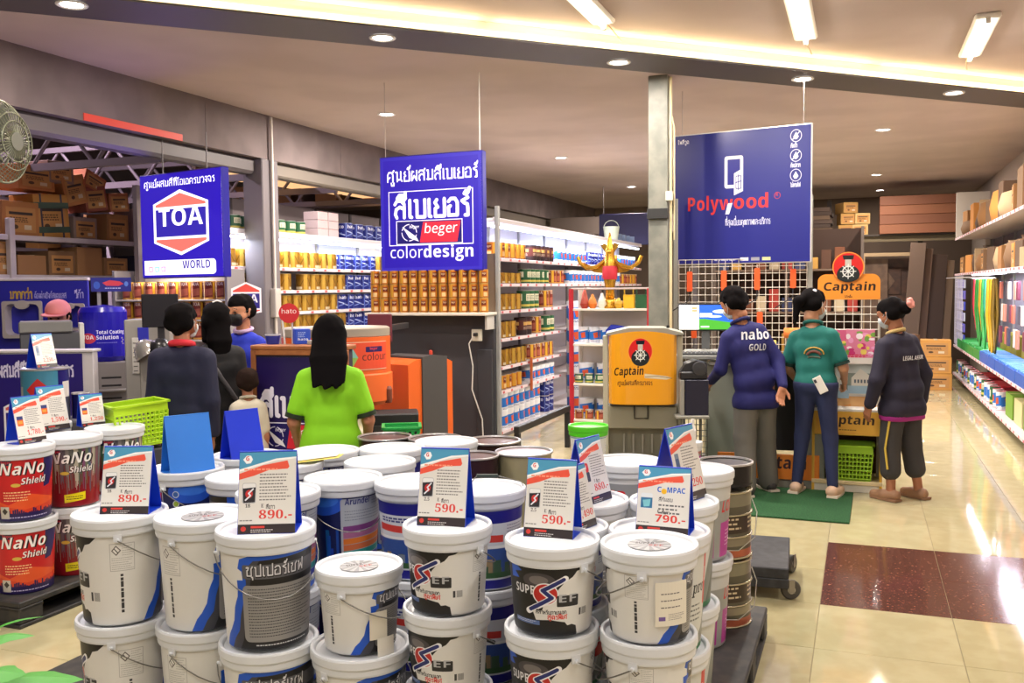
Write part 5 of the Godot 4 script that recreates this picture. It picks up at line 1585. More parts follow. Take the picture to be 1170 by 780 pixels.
	part(t, "ledge", cbox(Vector3(0.34, 0.015, 0.1), 0.003), M(col(150, 146, 144), 0.4), Vector3(0, foot.y - 0.24, 0.2))
	# blue banner above it
	q = at_d(127, 325, 8.0)
	p = pic(320, 110, col(24, 30, 130))
	p.oval(46, 60, 26, 30, col(50, 90, 190))
	p.pl([90, 40, 150, 20, 230, 30, 260, 50, 220, 66, 120, 64], col(212, 60, 78))
	p.lines(110, 80, 150, 1, 8, 7, col(190, 200, 236), 3)
	p.oval(280, 50, 16, 20, col(90, 130, 210))
	t = thing("blue_banner", "small blue banner with a red flourish above the royal blue tinting machine", "banner", q, to_eye(q))
	part(t, "print", face(0.32, 0.12), TM(p.tex(), 0.4))
	part(t, "backing", cbox(Vector3(0.32, 0.12, 0.01), 0.002), M(col(24, 30, 120), 0.5), Vector3(0, -0.06, -0.006))
	part(t, "mount", cbox(Vector3(0.03, q.y + 0.06, 0.02), 0.002), M(col(150, 146, 144), 0.5), Vector3(-0.1, -q.y, -0.03))
	# grey steel cabinet with the cables, hair-dryer shaped sprayer and the black screen
	q = at_d(160, 365, 7.2)
	t = thing("steel_cabinet", "grey steel cabinet with hanging cables between the blue machine and the customers", "cabinet", Vector3(q.x, 0, q.z), to_eye(q) - 0.2)
	part(t, "body", cbox(Vector3(0.34, q.y, 0.34), 0.008), M(col(150, 146, 140), 0.5), Vector3(0.05, 0, -0.17))
	part(t, "scale_plate", cbox(Vector3(0.05, 0.28, 0.012), 0.003), M(col(196, 192, 186), 0.5), Vector3(-0.04, q.y - 0.42, 0.005))
	for i in 7: part(t, "slot", cbox(Vector3(0.03, 0.006, 0.004)), M(col(96, 94, 92), 0.5), Vector3(-0.04, q.y - 0.4 + i * 0.036, 0.012))
	part(t, "cable", tube([Vector3(0.02, q.y - 0.42, 0.02), Vector3(0.06, q.y - 0.55, 0.05), Vector3(0.0, q.y - 0.75, 0.05), Vector3(-0.06, q.y - 0.95, 0.03)], 0.006, 6), M(col(40, 36, 36), 0.5))
	part(t, "cable", tube([Vector3(0.1, q.y - 0.42, 0.02), Vector3(0.08, q.y - 0.6, 0.04), Vector3(0.03, q.y - 0.8, 0.04), Vector3(-0.02, q.y - 0.98, 0.02)], 0.005, 6), M(col(40, 36, 36), 0.5))
	part(t, "blue_plate", cbox(Vector3(0.08, 0.1, 0.01), 0.003), M(col(40, 44, 170), 0.4), Vector3(0.02, q.y - 0.16, 0.004))
	q = at_d(170, 396, 6.9)
	t = thing("sealing_machine", "domed chrome and black sealing device in front of the steel cabinet", "machine", Vector3(q.x, q.y - 0.07, q.z), to_eye(q) - 0.5)
	part(t, "dome", lathe([Vector2(0.075, 0.0), Vector2(0.075, 0.03), Vector2(0.06, 0.09), Vector2(0.03, 0.125), Vector2(0, 0.135)], 24, true, 1.3, 1.0), M(col(206, 204, 200), 0.15, 0.7), Vector3(0, 0, 0.0), Vector3(0, 0, 0.5))
	part(t, "cowl", lathe([Vector2(0.078, 0.02), Vector2(0.07, 0.085), Vector2(0.04, 0.12), Vector2(0.0, 0.13)], 24, true, 1.1, 1.05), M(col(28, 27, 30), 0.3), Vector3(0.07, 0.005, -0.01), Vector3(0, 0, -0.3))
	part(t, "arm", tube([Vector3(0.06, 0.04, 0), Vector3(0.16, 0.06, -0.05), Vector3(0.2, 0.05, -0.16)], 0.02, 8), M(col(60, 58, 60), 0.4))
	part(t, "wall_arm", tube([Vector3(0.2, 0.05, -0.16), Vector3(0.12, 0.02, -0.3)], 0.018, 8), M(col(120, 116, 114), 0.4))
	q = at_d(183, 354, 7.0)
	t = thing("black_monitor", "black monitor seen in front of the red and gold cans", "monitor", Vector3(q.x, q.y - 0.13, q.z), to_eye(q) - 0.1)
	part(t, "screen_case", cbox(Vector3(0.26, 0.25, 0.03), 0.006), M(col(20, 18, 26), 0.35))
	part(t, "neck", cbox(Vector3(0.05, 0.14, 0.03), 0.004), M(col(40, 38, 42), 0.4), Vector3(0.0, -0.13, -0.03))
	part(t, "stand_foot", cbox(Vector3(0.22, 0.02, 0.18), 0.005), M(col(40, 38, 42), 0.4), Vector3(0.0, -0.14, -0.03))
	part(t, "pedestal", cbox(Vector3(0.3, q.y - 0.27, 0.26), 0.008), M(col(140, 136, 130), 0.5), Vector3(0.0, -q.y + 0.13, -0.05))
	# shelf of red-brown and gold cans under the TOA sign
	var z := -7.05
	var xl := on_z(146, 340, z).x
	var xr := on_z(264, 340, z).x
	var yt := on_z(205, 342, z).y
	t = thing("can_shelf", "white shelf unit carrying the red and gold cans under the TOA sign", "shelf", Vector3((xl + xr) * 0.5, 0, z))
	part(t, "back_panel", cbox(Vector3(xr - xl + 0.06, 1.8, 0.02), 0.002), M(col(190, 182, 176), 0.6), Vector3(0, 0, -0.14))
	for j in 4: part(t, "shelf_board", cbox(Vector3(xr - xl + 0.06, 0.015, 0.26), 0.002), M(col(206, 200, 194), 0.5), Vector3(0, yt - 0.015 - j * 0.185, 0))
	for s in [-1, 1]: part(t, "upright", cbox(Vector3(0.03, 1.8, 0.26), 0.003), M(col(150, 146, 150), 0.5), Vector3(s * ((xr - xl) * 0.5 + 0.045), 0, 0))
	shelf_lamp(null, "added unseen strip lamp brightening the red and gold cans under the TOA sign", Vector3((xl + xr) * 0.5, yt + 0.3, z + 0.1), 0.5, 0.45, 2.5, Color(1, 0.95, 0.9), xr - xl)  # lamp added out of sight behind the sign to brighten this corner
	var n := 9
	for j in 3:
		for i in n:
			can("paint_can", Vector3(xl + 0.055 + (xr - xl - 0.11) * i / (n - 1.0), yt - j * 0.185, z + 0.05), 0.1 * sin(i * 3.0 + j), 0.052, 0.165, "tin1", "red-brown and gold can, %s shelf under the TOA sign" % ["top", "second", "third"][j], "cans under the TOA sign", col(214, 170, 90))
	# the small shield sign by the worker's head
	q = at_d(281.5, 341, 7.35)
	p = pic(200, 240, col(240, 238, 244))
	p.pl([12, 62, 100, 12, 188, 62, 188, 72, 12, 72], col(214, 74, 66))
	p.rect(12, 84, 176, 108, col(40, 34, 130))
	p.text("TOA", 24, 170, 60, col(240, 240, 246), "sans_bold", 0.0, 152)
	p.pl([12, 204, 188, 204, 188, 210, 100, 236, 12, 210], col(214, 74, 66))
	t = thing("shield_sign", "small shield-shaped TOA sign behind the worker's head", "sign", q, to_eye(q))
	part(t, "plate", prism([Vector2(-0.115, -0.11), Vector2(0, -0.13), Vector2(0.115, -0.11), Vector2(0.115, 0.08), Vector2(0, 0.13), Vector2(-0.115, 0.08)], -0.012, 0.0), TM(p.tex(), 0.35))
	part(t, "pole", tube([Vector3(0, -0.1, -0.02), Vector3(0, -q.y, -0.02)], 0.012, 8), M(col(140, 136, 138), 0.4, 0.5))
	# lime basket beyond the silver pails
	var bk := at_d(157, 500, 5.5)
	basket("lime_basket", "lime green plastic basket behind the silver pails", Vector3(bk.x, bk.y - 0.04, bk.z), to_eye(bk) + 0.35, Vector3(0.31, 0.25, 0.22), col(176, 216, 34), 12, 7, 0.06)
	single("basket_stand", "dark crate under the lime basket", "crate", cbox(Vector3(0.28, bk.y - 0.06, 0.2), 0.01), M(col(60, 58, 62), 0.7), Vector3(bk.x, 0, bk.z), to_eye(bk) + 0.35)
	_wall_fan()
func sink(at: Vector3, yaw: float, label: String, w: float, h: float) -> void:
	var t := thing("steel_sink", label, "sink", at, yaw, "steel sinks on the blue board")
	var m := M(col(196, 188, 186), 0.3, 0.25)
	var g := Geo.new()
	var outer := rrect(w, h, 0.02, 3)
	var inner := rrect(w * 0.84, h * 0.84, 0.05, 3)
	var n := outer.size()
	for i in n:
		var j := (i + 1) % n
		var a: Vector2 = outer[i]
		var b: Vector2 = outer[j]
		var c: Vector2 = inner[j]
		var d: Vector2 = inner[i]
		g.quad(Vector3(a.x, a.y, 0.01), Vector3(b.x, b.y, 0.01), Vector3(c.x, c.y, 0.012), Vector3(d.x, d.y, 0.012))
		g.quad(Vector3(d.x, d.y, 0.012), Vector3(c.x, c.y, 0.012), Vector3(c.x * 0.9, c.y * 0.9, -0.12), Vector3(d.x * 0.9, d.y * 0.9, -0.12))
		g.quad(Vector3(b.x, b.y, 0.01), Vector3(a.x, a.y, 0.01), Vector3(a.x, a.y, 0.0), Vector3(b.x, b.y, 0.0))
	part(t, "rim_and_walls", g.done(), m)
	part(t, "bowl", prism(rrect(w * 0.76, h * 0.76, 0.045, 3), -0.122, -0.119), m)
	part(t, "drain", lathe([Vector2(0, 0), Vector2(0.035, 0), Vector2(0.03, 0.006), Vector2(0.02, 0.002), Vector2(0, 0.002)], 20), M(col(120, 112, 110), 0.3, 0.7), Vector3(-w * 0.1, -0.02, -0.118), Vector3(PI / 2, 0, 0))
	part(t, "tap_ledge", prism(disc(w * 0.18, h * 0.12, 20), 0.0, 0.014), m, Vector3(0, h * 0.4, 0))
func _wall_fan() -> void:
	var c := at_d(3, 162, 4.6)
	var t := thing("wall_fan", "grey-green caged fan hanging at the edge of the opening", "fan", c, to_eye(c) + 0.95)
	var m := M(col(126, 128, 104), 0.4, 0.3)
	var g := Geo.new()
	var R := 0.2
	for i in 40:
		var a := TAU * i / 40.0
		for s in [1.0, -1.0]:
			g.tube([Vector3(cos(a) * 0.04, sin(a) * 0.04, 0.075 * s), Vector3(cos(a) * R * 0.7, sin(a) * R * 0.7, 0.06 * s), Vector3(cos(a) * R, sin(a) * R, 0.0)], 0.0022, 4)
	part(t, "cage_wires", g.done(), m)
	g = Geo.new()
	for q in [[R, 0.0, 0.006], [R * 0.7, 0.061, 0.003], [R * 0.7, -0.061, 0.003], [0.1, 0.07, 0.003]]:
		g.tube(Array(range(40)).map(func(i): return Vector3(cos(TAU * i / 40) * q[0], sin(TAU * i / 40) * q[0], q[1])), q[2], 5, true)
	part(t, "cage_rings", g.done(), m)
	part(t, "badge", prism(disc(0.045, 0.045, 20), 0.072, 0.08), M(col(90, 92, 76), 0.4))
	for i in 3:
		var b := part(t, "blade", prism([Vector2(0.02, -0.02), Vector2(0.1, -0.07), Vector2(0.18, -0.05), Vector2(0.185, 0.03), Vector2(0.1, 0.045), Vector2(0.02, 0.02)], -0.002, 0.002), M(col(96, 100, 88), 0.4))
		b.rotation = Vector3(0.25, 0, TAU * i / 3.0)
	part(t, "motor", lathe([Vector2(0, -0.2), Vector2(0.05, -0.2), Vector2(0.07, -0.16), Vector2(0.07, -0.08), Vector2(0.04, -0.05), Vector2(0, -0.04)], 20), M(col(70, 72, 66), 0.5), Vector3.ZERO, Vector3(PI / 2, 0, 0))
	part(t, "bracket", tube([Vector3(0, 0, -0.16), Vector3(0, 0.1, -0.22), Vector3(0.0, NEAR_CEIL - c.y, -0.24)], 0.016, 8), M(col(70, 72, 66), 0.5))
# ---------- the Captain corner on the right ----------
func wire_grid(t: Node3D, x0: float, y0: float, x1: float, y1: float, z: float, nx: int, ny: int, c: Color, r := 0.003) -> void:
	var m := M(c, 0.4)
	var vk := "vw %.3f %.4f" % [y1 - y0, r]
	var hk := "hw %.3f %.4f" % [x1 - x0, r]
	if not shapes.has(vk): shapes[vk] = tube([Vector3.ZERO, Vector3(0, y1 - y0, 0)], r, 5)
	if not shapes.has(hk): shapes[hk] = tube([Vector3.ZERO, Vector3(x1 - x0, 0, 0)], r, 5)
	for i in nx + 1: part(t, "wire", shapes[vk], m, Vector3(lerpf(x0, x1, float(i) / nx), y0, z))
	for j in ny + 1: part(t, "wire", shapes[hk], m, Vector3(x0, lerpf(y0, y1, float(j) / ny), z + r * 1.6))
func _captain_corner() -> void:
	# yellow tinting machine
	var c := at_d(730, 422, 6.9)
	var top := at_d(730, 383, 6.9).y
	var bot := at_d(730, 461, 6.9).y
	var grey := M(col(150, 150, 138), 0.5)
	var t := thing("tinting_machine", "tinting machine with a bulging yellow front lettered Captain", "machine", Vector3(c.x, 0, c.z - 0.12), to_eye(c))
	var p := pic(560, 560, col(232, 160, 34))
	captain_mark(p, 262, 150, 102)
	p.text("Captain", 44, 352, 62, col(40, 20, 16), "sans_bold", 0.1, 240)
	p.pl([296, 322, 480, 334, 520, 348, 470, 362, 296, 356], col(222, 206, 176))
	p.line([Vector2(300, 348), Vector2(400, 338), Vector2(520, 350)], 4, col(110, 84, 60))
	p.thai("ศูนย์ผสมสีครบวงจร", 76, 408, 26, col(110, 66, 26), 0.2, 0.88)
	var w := 0.5
	var g := Geo.new()
	for i in 24:
		var a0 := -1.0 + 2.0 * i / 24.0
		var a1 := -1.0 + 2.0 * (i + 1) / 24.0
		var z0 := 0.1 * sqrt(maxf(0.0, 1.0 - pow(absf(a0), 4.0)))
		var z1 := 0.1 * sqrt(maxf(0.0, 1.0 - pow(absf(a1), 4.0)))
		var t0 := top + 0.035 * (1.0 - a0 * a0)
		var t1 := top + 0.035 * (1.0 - a1 * a1)
		g.quad(Vector3(a0 * w * 0.5, bot, z0), Vector3(a1 * w * 0.5, bot, z1), Vector3(a1 * w * 0.5, t1, z1), Vector3(a0 * w * 0.5, t0, z0), Vector2(i / 24.0, 1), Vector2((i + 1) / 24.0, 1), Vector2((i + 1) / 24.0, 0), Vector2(i / 24.0, 0))
		g.quad(Vector3(a0 * w * 0.5, bot, -0.02), Vector3(a1 * w * 0.5, bot, -0.02), Vector3(a1 * w * 0.5, bot, z1), Vector3(a0 * w * 0.5, bot, z0), Vector2.ZERO, Vector2.ZERO, Vector2.ZERO, Vector2.ZERO)
	var ym := TM(p.tex(), 0.16)
	part(t, "yellow_shell", g.done(), ym, Vector3(0, 0, 0.1))
	part(t, "shell_lip", cbox(Vector3(w * 0.96, 0.014, 0.16), 0.004), M(col(50, 36, 28), 0.5), Vector3(0, bot - 0.014, 0.08))
	part(t, "top_cover", prism([Vector2(-0.27, 0), Vector2(0.3, 0), Vector2(0.3, 0.012), Vector2(0.16, 0.05), Vector2(-0.1, 0.052), Vector2(-0.27, 0.012)], -0.25, 0.14), grey, Vector3(0, top + 0.005, 0.0))
	part(t, "lamp_knob", lathe([Vector2(0, 0), Vector2(0.012, 0), Vector2(0.012, 0.02), Vector2(0, 0.022)], 12), M(col(24, 24, 24), 0.4), Vector3(0.19, top + 0.05, 0.0))
	for s in [-1, 1]: part(t, "frame_post", cbox(Vector3(0.04, top, 0.06), 0.004), M(col(176, 174, 156), 0.5), Vector3(s * 0.275, 0, 0.06))
	part(t, "body", cbox(Vector3(0.51, bot - 0.02, 0.3), 0.008), M(col(124, 120, 102), 0.5), Vector3(0, 0, -0.12))
	part(t, "apron", cbox(Vector3(0.51, 0.17, 0.13), 0.006), M(col(138, 134, 116), 0.5), Vector3(0, bot - 0.19, 0.05))
	part(t, "nozzle", tube([Vector3(-0.05, 0.1, 0), Vector3(-0.05, 0.0, 0), Vector3(0.05, 0, 0), Vector3(0.05, 0.1, 0)], 0.007, 6), M(col(50, 48, 42), 0.4), Vector3(-0.01, bot - 0.11, 0.13))
	part(t, "can_table", cbox(Vector3(0.53, 0.02, 0.32), 0.004), M(col(108, 104, 90), 0.5), Vector3(0, bot - 0.42, 0.06))
	for i in 5: part(t, "grille_bar", cbox(Vector3(0.012, 0.14, 0.01)), M(col(150, 146, 134), 0.4), Vector3(-0.14 + i * 0.07, bot - 0.38, 0.06))
	part(t, "plinth", cbox(Vector3(0.53, bot - 0.43, 0.38), 0.006), M(col(96, 92, 80), 0.5), Vector3(0, 0, -0.03))
	# grey side shelf with printer and navy computer case
	c = at_d(790, 474, 6.8)
	t = thing("side_shelf", "grey wire-legged shelf beside the yellow tinting machine", "shelf", Vector3(c.x, 0, c.z), to_eye(c) + 0.15)
	part(t, "board", cbox(Vector3(0.24, 0.02, 0.32), 0.003), M(col(150, 148, 138), 0.5), Vector3(0, c.y - 0.02, -0.1))
	wire_grid(t, -0.11, 0.05, 0.11, c.y - 0.02, 0.05, 8, 14, col(60, 60, 56), 0.003)
	for s in [-1, 1]: part(t, "leg", cbox(Vector3(0.02, c.y - 0.02, 0.02), 0.002), M(col(120, 118, 110), 0.5), Vector3(s * 0.105, 0, -0.24))
	var pc := at_d(789, 473, 6.85)
	var t2 := thing("computer_case", "navy computer case under the black printer", "computer", Vector3(pc.x, c.y, pc.z - 0.05), to_eye(c) + 0.15)
	part(t2, "case", cbox(Vector3(0.17, 0.26, 0.24), 0.005), M(col(26, 26, 48), 0.4), Vector3(0.02, 0, 0))
	part(t2, "bezel", cbox(Vector3(0.03, 0.26, 0.24), 0.004), M(col(150, 148, 140), 0.5), Vector3(-0.085, 0, 0))
	t2 = thing("printer", "small black printer with round cover on the navy computer", "printer", Vector3(pc.x, c.y + 0.26, pc.z - 0.05), to_eye(c) + 0.15)
	part(t2, "case", cbox(Vector3(0.2, 0.06, 0.22), 0.01), M(col(30, 30, 34), 0.4))
	part(t2, "cover", lathe([Vector2(0.05, -0.02), Vector2(0.055, 0.0), Vector2(0.05, 0.02), Vector2(0, 0.024)], 24), M(col(52, 52, 56), 0.4), Vector3(0.04, 0.08, 0.1), Vector3(PI / 2, 0, 0))
	part(t2, "hood", prism([Vector2(-0.1, 0.05), Vector2(0.1, 0.05), Vector2(0.1, 0.12), Vector2(0.02, 0.14), Vector2(-0.06, 0.11)], -0.1, 0.08), M(col(40, 40, 44), 0.35))
	var sp := at_d(790, 518, 6.3)
	pail({"r": 0.075, "h": 0.15}, "lobster", Vector3(sp.x, 0.4, sp.z), 0.6, "tiny white pail with an orange label by the side shelf")
	single("bottle", "small white-capped bottle standing behind the tiny pail", "bottle", lathe([Vector2(0, 0), Vector2(0.025, 0), Vector2(0.025, 0.2), Vector2(0.012, 0.24), Vector2(0.012, 0.28), Vector2(0, 0.28)], 14), M(col(226, 222, 218), 0.4), Vector3(sp.x - 0.02, 0.4, sp.z - 0.16))
	pail({"r": 0.12, "h": 0.24}, "stripe", Vector3(sp.x, 0.16, sp.z), 0.2, "white pail with plain lid under the tiny pail")
	single("pail_riser", "low crate under the two little pails", "crate", cbox(Vector3(0.3, 0.16, 0.46), 0.008), M(col(70, 66, 60), 0.7), Vector3(sp.x, 0, sp.z - 0.08))
	# grey counter
	var bl := on_y(815, 556, 0.0)
	var tl := at_d(803, 408, 7.6)
	var hgt := 1.0
	t = thing("grey_counter", "grey-green counter where the customers stand", "counter", Vector3(bl.x + 0.42, 0, bl.z - 0.24), deg_to_rad(4))
	var gm := M(col(142, 148, 136), 0.5)
	part(t, "body", cbox(Vector3(0.3, hgt - 0.03, 0.44), 0.008), gm, Vector3(-0.36, 0, -0.1))
	part(t, "body_end", cbox(Vector3(0.2, hgt - 0.03, 0.44), 0.008), M(col(132, 136, 128), 0.5), Vector3(0.31, 0, -0.1))
	part(t, "modesty_panel", cbox(Vector3(0.56, hgt - 0.3, 0.02), 0.003), M(col(54, 54, 56), 0.5), Vector3(-0.02, 0.24, -0.24))
	part(t, "foot_board", cbox(Vector3(0.9, 0.06, 0.4), 0.004), M(col(150, 150, 142), 0.5), Vector3(0, 0, -0.1))
	part(t, "counter_top", cbox(Vector3(0.96, 0.03, 0.5), 0.006), M(col(158, 160, 150), 0.4), Vector3(0, hgt - 0.03, -0.08))
	var cp := pic(512, 120, col(228, 132, 44))
	cp.text("Captain", 150, 90, 62, col(48, 22, 40), "sans_bold", 0.05, 300)
	part(t, "name_board", cbox(Vector3(0.78, 0.2, 0.02), 0.004), M(col(228, 132, 44), 0.4), Vector3(-0.02, 0.07, 0.12))
	part(t, "name_print", face(0.76, 0.19), TM(cp.tex(), 0.4), Vector3(-0.02, 0.17, 0.131))
	var ctr := t.position
	# keyboard tray, keyboard, monitor
	c = at_d(806, 405, 7.5)
	t = thing("keyboard", "dark keyboard on the counter edge under the monitor", "keyboard", Vector3(c.x, c.y, c.z), to_eye(c))
	part(t, "base", cbox(Vector3(0.42, 0.015, 0.15), 0.003), M(col(52, 54, 58), 0.5))
	for r in 4:
		for k in 13: part(t, "key", cbox(Vector3(0.024, 0.01, 0.026), 0.003), M(col(74, 76, 80), 0.5), Vector3(-0.188 + k * 0.0313, 0.014, -0.05 + r * 0.033))
	t = thing("keyboard_shelf", "grey pull-out shelf carrying the dark keyboard", "shelf", Vector3(c.x, c.y - 0.03, c.z), to_eye(c))
	part(t, "board", cbox(Vector3(0.5, 0.03, 0.24), 0.004), M(col(140, 142, 138), 0.5))
	part(t, "support", cbox(Vector3(0.06, c.y - 0.03, 0.1), 0.004), M(col(110, 112, 108), 0.5), Vector3(-0.19, -c.y + 0.03, -0.05))
	var ml := at_d(775, 347, 7.75)
	var mr := at_d(838, 347, 7.75)
	var mb := at_d(806, 378, 7.75)
	var mw := (mr - ml).length()
	var mh := ml.y - mb.y
	var mc := (ml + mr) * 0.5
	t = thing("monitor", "desktop monitor showing a window over a blue sky and green hill", "monitor", Vector3(mc.x, mb.y, mc.z), to_eye(mc))
	p = pic(256, 150, col(36, 84, 200))
	p.pl([0, 92, 120, 84, 256, 108, 256, 150, 0, 150], col(60, 140, 40))
	p.oval(200, 40, 40, 12, col(190, 206, 236))
	p.oval(170, 70, 34, 8, col(170, 190, 230))
	p.rect(0, 0, 96, 150, col(236, 236, 232))
	p.lines(8, 12, 50, 5, 12, 4, col(150, 150, 160), 2)
	for i in 2: p.rect(62, 14 + i * 16, 24, 10, col(232, 120, 60))
	p.rect(100, 50, 58, 24, col(226, 226, 222))
	p.rect(104, 128, 40, 10, col(200, 202, 196))
	part(t, "screen_case", cbox(Vector3(mw, mh, 0.03), 0.005), M(col(24, 24, 27), 0.35), Vector3(0, 0, -0.03))
	part(t, "screen", face(mw - 0.02, mh - 0.025), GLOW(Color.WHITE, 0.85, p.tex()), Vector3(0, mh * 0.5, 0.001))
	part(t, "neck", cbox(Vector3(0.07, 0.16, 0.04), 0.004), M(col(90, 92, 92), 0.4), Vector3(0, -0.15, -0.04))
	part(t, "foot", cbox(Vector3(0.36, 0.04, 0.18), 0.006), M(col(140, 142, 136), 0.4), Vector3(0, -0.2, -0.03))
	part(t, "arm", tube([Vector3(-0.02, -0.2, -0.05), Vector3(-0.02, -mb.y + 0.94, -0.05)], 0.03, 10), M(col(110, 110, 106), 0.4))
	# white wire wall behind with orange-handled tools
	var gl := at_d(772, 300, 8.5)
	var gr := at_d(926, 300, 8.25)
	var yaw := atan2(-(gr - gl).z, (gr - gl).x)
	var gw := (gr - gl).length()
	t = thing("wire_wall", "white wire grid wall hung with orange-handled tools under the dark blue board", "grid rack", Vector3(gl.x, 0, gl.z), yaw)
	wire_grid(t, 0.03, 0.75, gw - 0.03, 1.84, 0, 19, 17, col(214, 206, 192), 0.0032)
	for x in [0.0, gw]: part(t, "upright", cbox(Vector3(0.04, 2.4, 0.05), 0.003), M(col(150, 150, 142), 0.5), Vector3(x, 0, -0.03))
	part(t, "base_rail", cbox(Vector3(gw, 0.05, 0.06), 0.003), M(col(140, 140, 134), 0.5), Vector3(gw * 0.5, 0.0, -0.03))
	part(t, "mid_rail", cbox(Vector3(gw, 0.02, 0.03), 0.003), M(col(180, 178, 168), 0.5), Vector3(gw * 0.5, 0.74, -0.03))
	var side := Vector3(cos(yaw), 0, -sin(yaw))
	var front := Vector3(sin(yaw), 0, cos(yaw))
	for q in [[788, 310, 333], [827, 309, 332], [865, 306, 331], [906, 307, 329], [868, 356, 372], [793, 376, 386]]:
		var a := at_d(q[0], q[1], 8.49 - 0.25 * (q[0] - 772) / 154.0)
		var b := at_d(q[0], q[2], 8.49 - 0.25 * (q[0] - 772) / 154.0)
		t = thing("roller_tool", "orange-handled roller frame hanging on the white wire wall", "tool", Vector3(a.x, a.y, a.z), yaw, "orange-handled tools on the wire wall")
		var hl := a.y - b.y
		part(t, "grip", prism(rrect(0.05, hl, 0.012, 3), -0.012, 0.012), M(col(236, 92, 40), 0.4), Vector3(0, -hl * 0.5, 0.02))
		part(t, "rod", tube([Vector3(0, -hl, 0.02), Vector3(0, -hl - 0.08, 0.02), Vector3(-0.1, -hl - 0.14, 0.03), Vector3(-0.16, -hl - 0.18, 0.04)], 0.005, 6), M(col(60, 58, 60), 0.35, 0.6))
		part(t, "hook", tube([Vector3(0, 0, 0.02), Vector3(0, 0.03, 0.01), Vector3(0, 0.03, -0.012)], 0.003, 5), M(col(200, 196, 186), 0.4))
	for q in [[864, 394, 0.34, col(226, 190, 96)], [905, 380, 0.14, col(232, 130, 60)], [836, 450, 0.2, col(232, 196, 110)]]:
		var a := at_d(q[0], q[1], 8.46 - 0.25 * (q[0] - 772) / 154.0)
		t = thing("roller_sleeve", ["long cream roller sleeve packed on the wire wall", "short orange roller sleeve packed on the wire wall", "pale yellow roller sleeve low on the wire wall"][0 if q[2] > 0.3 else (1 if q[2] < 0.16 else 2)], "roller", a, yaw)
		part(t, "sleeve", tube([Vector3(-q[2] * 0.5, 0, 0.02), Vector3(q[2] * 0.5, 0, 0.02)], 0.045, 14), M(q[3], 0.8))
		part(t, "tag", cbox(Vector3(0.05, 0.06, 0.004)), M(col(230, 224, 210), 0.6), Vector3(0, -0.07, 0.03))
	# small packets far behind the wire wall (goods seen through it)
	_captain_stand()
func _captain_stand() -> void:
	var zc := -7.75
	var a := on_z(935, 342, zc)
	var b := on_z(1005, 342, zc)
	var w := b.x - a.x
	var t := thing("catalogue_stand", "white wire stand with yellow wooden base and orange Captain header", "stand", Vector3((a.x + b.x) * 0.5, 0, zc), 0.0)
	var hy := a.y
	wire_grid(t, -w * 0.5, 0.72, w * 0.5, hy, 0.0, 7, 13, col(220, 212, 198), 0.003)
	for s in [-1, 1]: part(t, "upright", cbox(Vector3(0.02, hy, 0.03), 0.002), M(col(206, 200, 186), 0.5), Vector3(s * w * 0.5, 0, -0.02))
	var yw := M(col(222, 176, 66), 0.55)
	var ty := on_z(970, 470, zc + 0.2).y
	var by := on_z(970, 497, zc + 0.2).y
	part(t, "drawer_front", cbox(Vector3(w + 0.04, ty - by, 0.02), 0.003), yw, Vector3(0, by, 0.2))
	var cp := pic(400, 160, col(224, 168, 60))
	cp.text("Captain", 30, 108, 66, col(52, 30, 16), "sans_bold", 0.08, 340)
	cp.lines(150, 126, 120, 1, 8, 6, col(90, 60, 20), 2)
	part(t, "drawer_print", face(w, ty - by - 0.02), TM(cp.tex(), 0.45), Vector3(0, (ty + by) * 0.5, 0.211))
	part(t, "shelf", cbox(Vector3(w + 0.06, 0.02, 0.42), 0.003), M(col(226, 222, 214), 0.5), Vector3(0, ty, 0.0))
	for s in [-1, 1]: part(t, "side", cbox(Vector3(0.02, ty, 0.4), 0.003), yw, Vector3(s * (w * 0.5 + 0.02), 0, 0.0))
	part(t, "lower_shelf", cbox(Vector3(w + 0.06, 0.03, 0.42), 0.003), M(col(226, 206, 160), 0.5), Vector3(0, 0.06, 0.0))
	part(t, "plinth", cbox(Vector3(w + 0.04, 0.06, 0.38), 0.003), M(col(222, 218, 206), 0.5))
	part(t, "back", cbox(Vector3(w, ty, 0.01)), M(col(110, 80, 50), 0.6), Vector3(0, 0, -0.19))
	# header
	var h0 := on_z(970, 342, zc).y
	var h1 := on_z(970, 313, zc).y
	var hw := w * 1.02
	var out := []
	out.append_array([Vector2(-hw * 0.5, 0), Vector2(hw * 0.5, 0)])
	for i in 7: out.append(Vector2(hw * 0.5 - 0.06 + cos(i * PI / 12) * 0.06, h1 - h0 - 0.06 + sin(i * PI / 12) * 0.06))
	for i in 7: out.append(Vector2(-hw * 0.5 + 0.06 - sin(i * PI / 12) * 0.06, h1 - h0 - 0.06 + cos(i * PI / 12) * 0.06))
	var hp := pic(400, 176, col(240, 148, 48))
	hp.text("Captain", 36, 134, 58, col(36, 22, 16), "sans_bold", 0.08, 330)
	hp.thai("โค้ทติ้ง", 176, 164, 12, col(90, 50, 20), 0.2)
	part(t, "header", prism(out, -0.015, 0.0), TM(hp.tex(), 0.4), Vector3(0, h0, 0.02))
	var rp := pic(200, 200, col(212, 34, 30))
	captain_mark(rp, 100, 100, 99)
	part(t, "emblem", prism(disc(0.118, 0.118, 36), 0.0, 0.012), TM(rp.tex(), 0.4), Vector3(-0.005, h1 + 0.055, 0.021))
	# catalogues in the wire pockets
	var k := 0
	for q in [[952, 398, 0], [983, 398, 1], [954, 437, 2], [985, 432, 2], [956, 463, 3], [985, 464, 3]]:
		var e := on_z(q[0], q[1], zc + 0.03)
		p_cat(e, q[2], k, w)
		k += 1
	basket("lime_basket", "lime green plastic basket inside the yellow wooden stand", Vector3((a.x + b.x) * 0.5 + 0.02, 0.09, zc + 0.08), 0.0, Vector3(0.34, 0.27, 0.26), col(160, 206, 40), 12, 6)
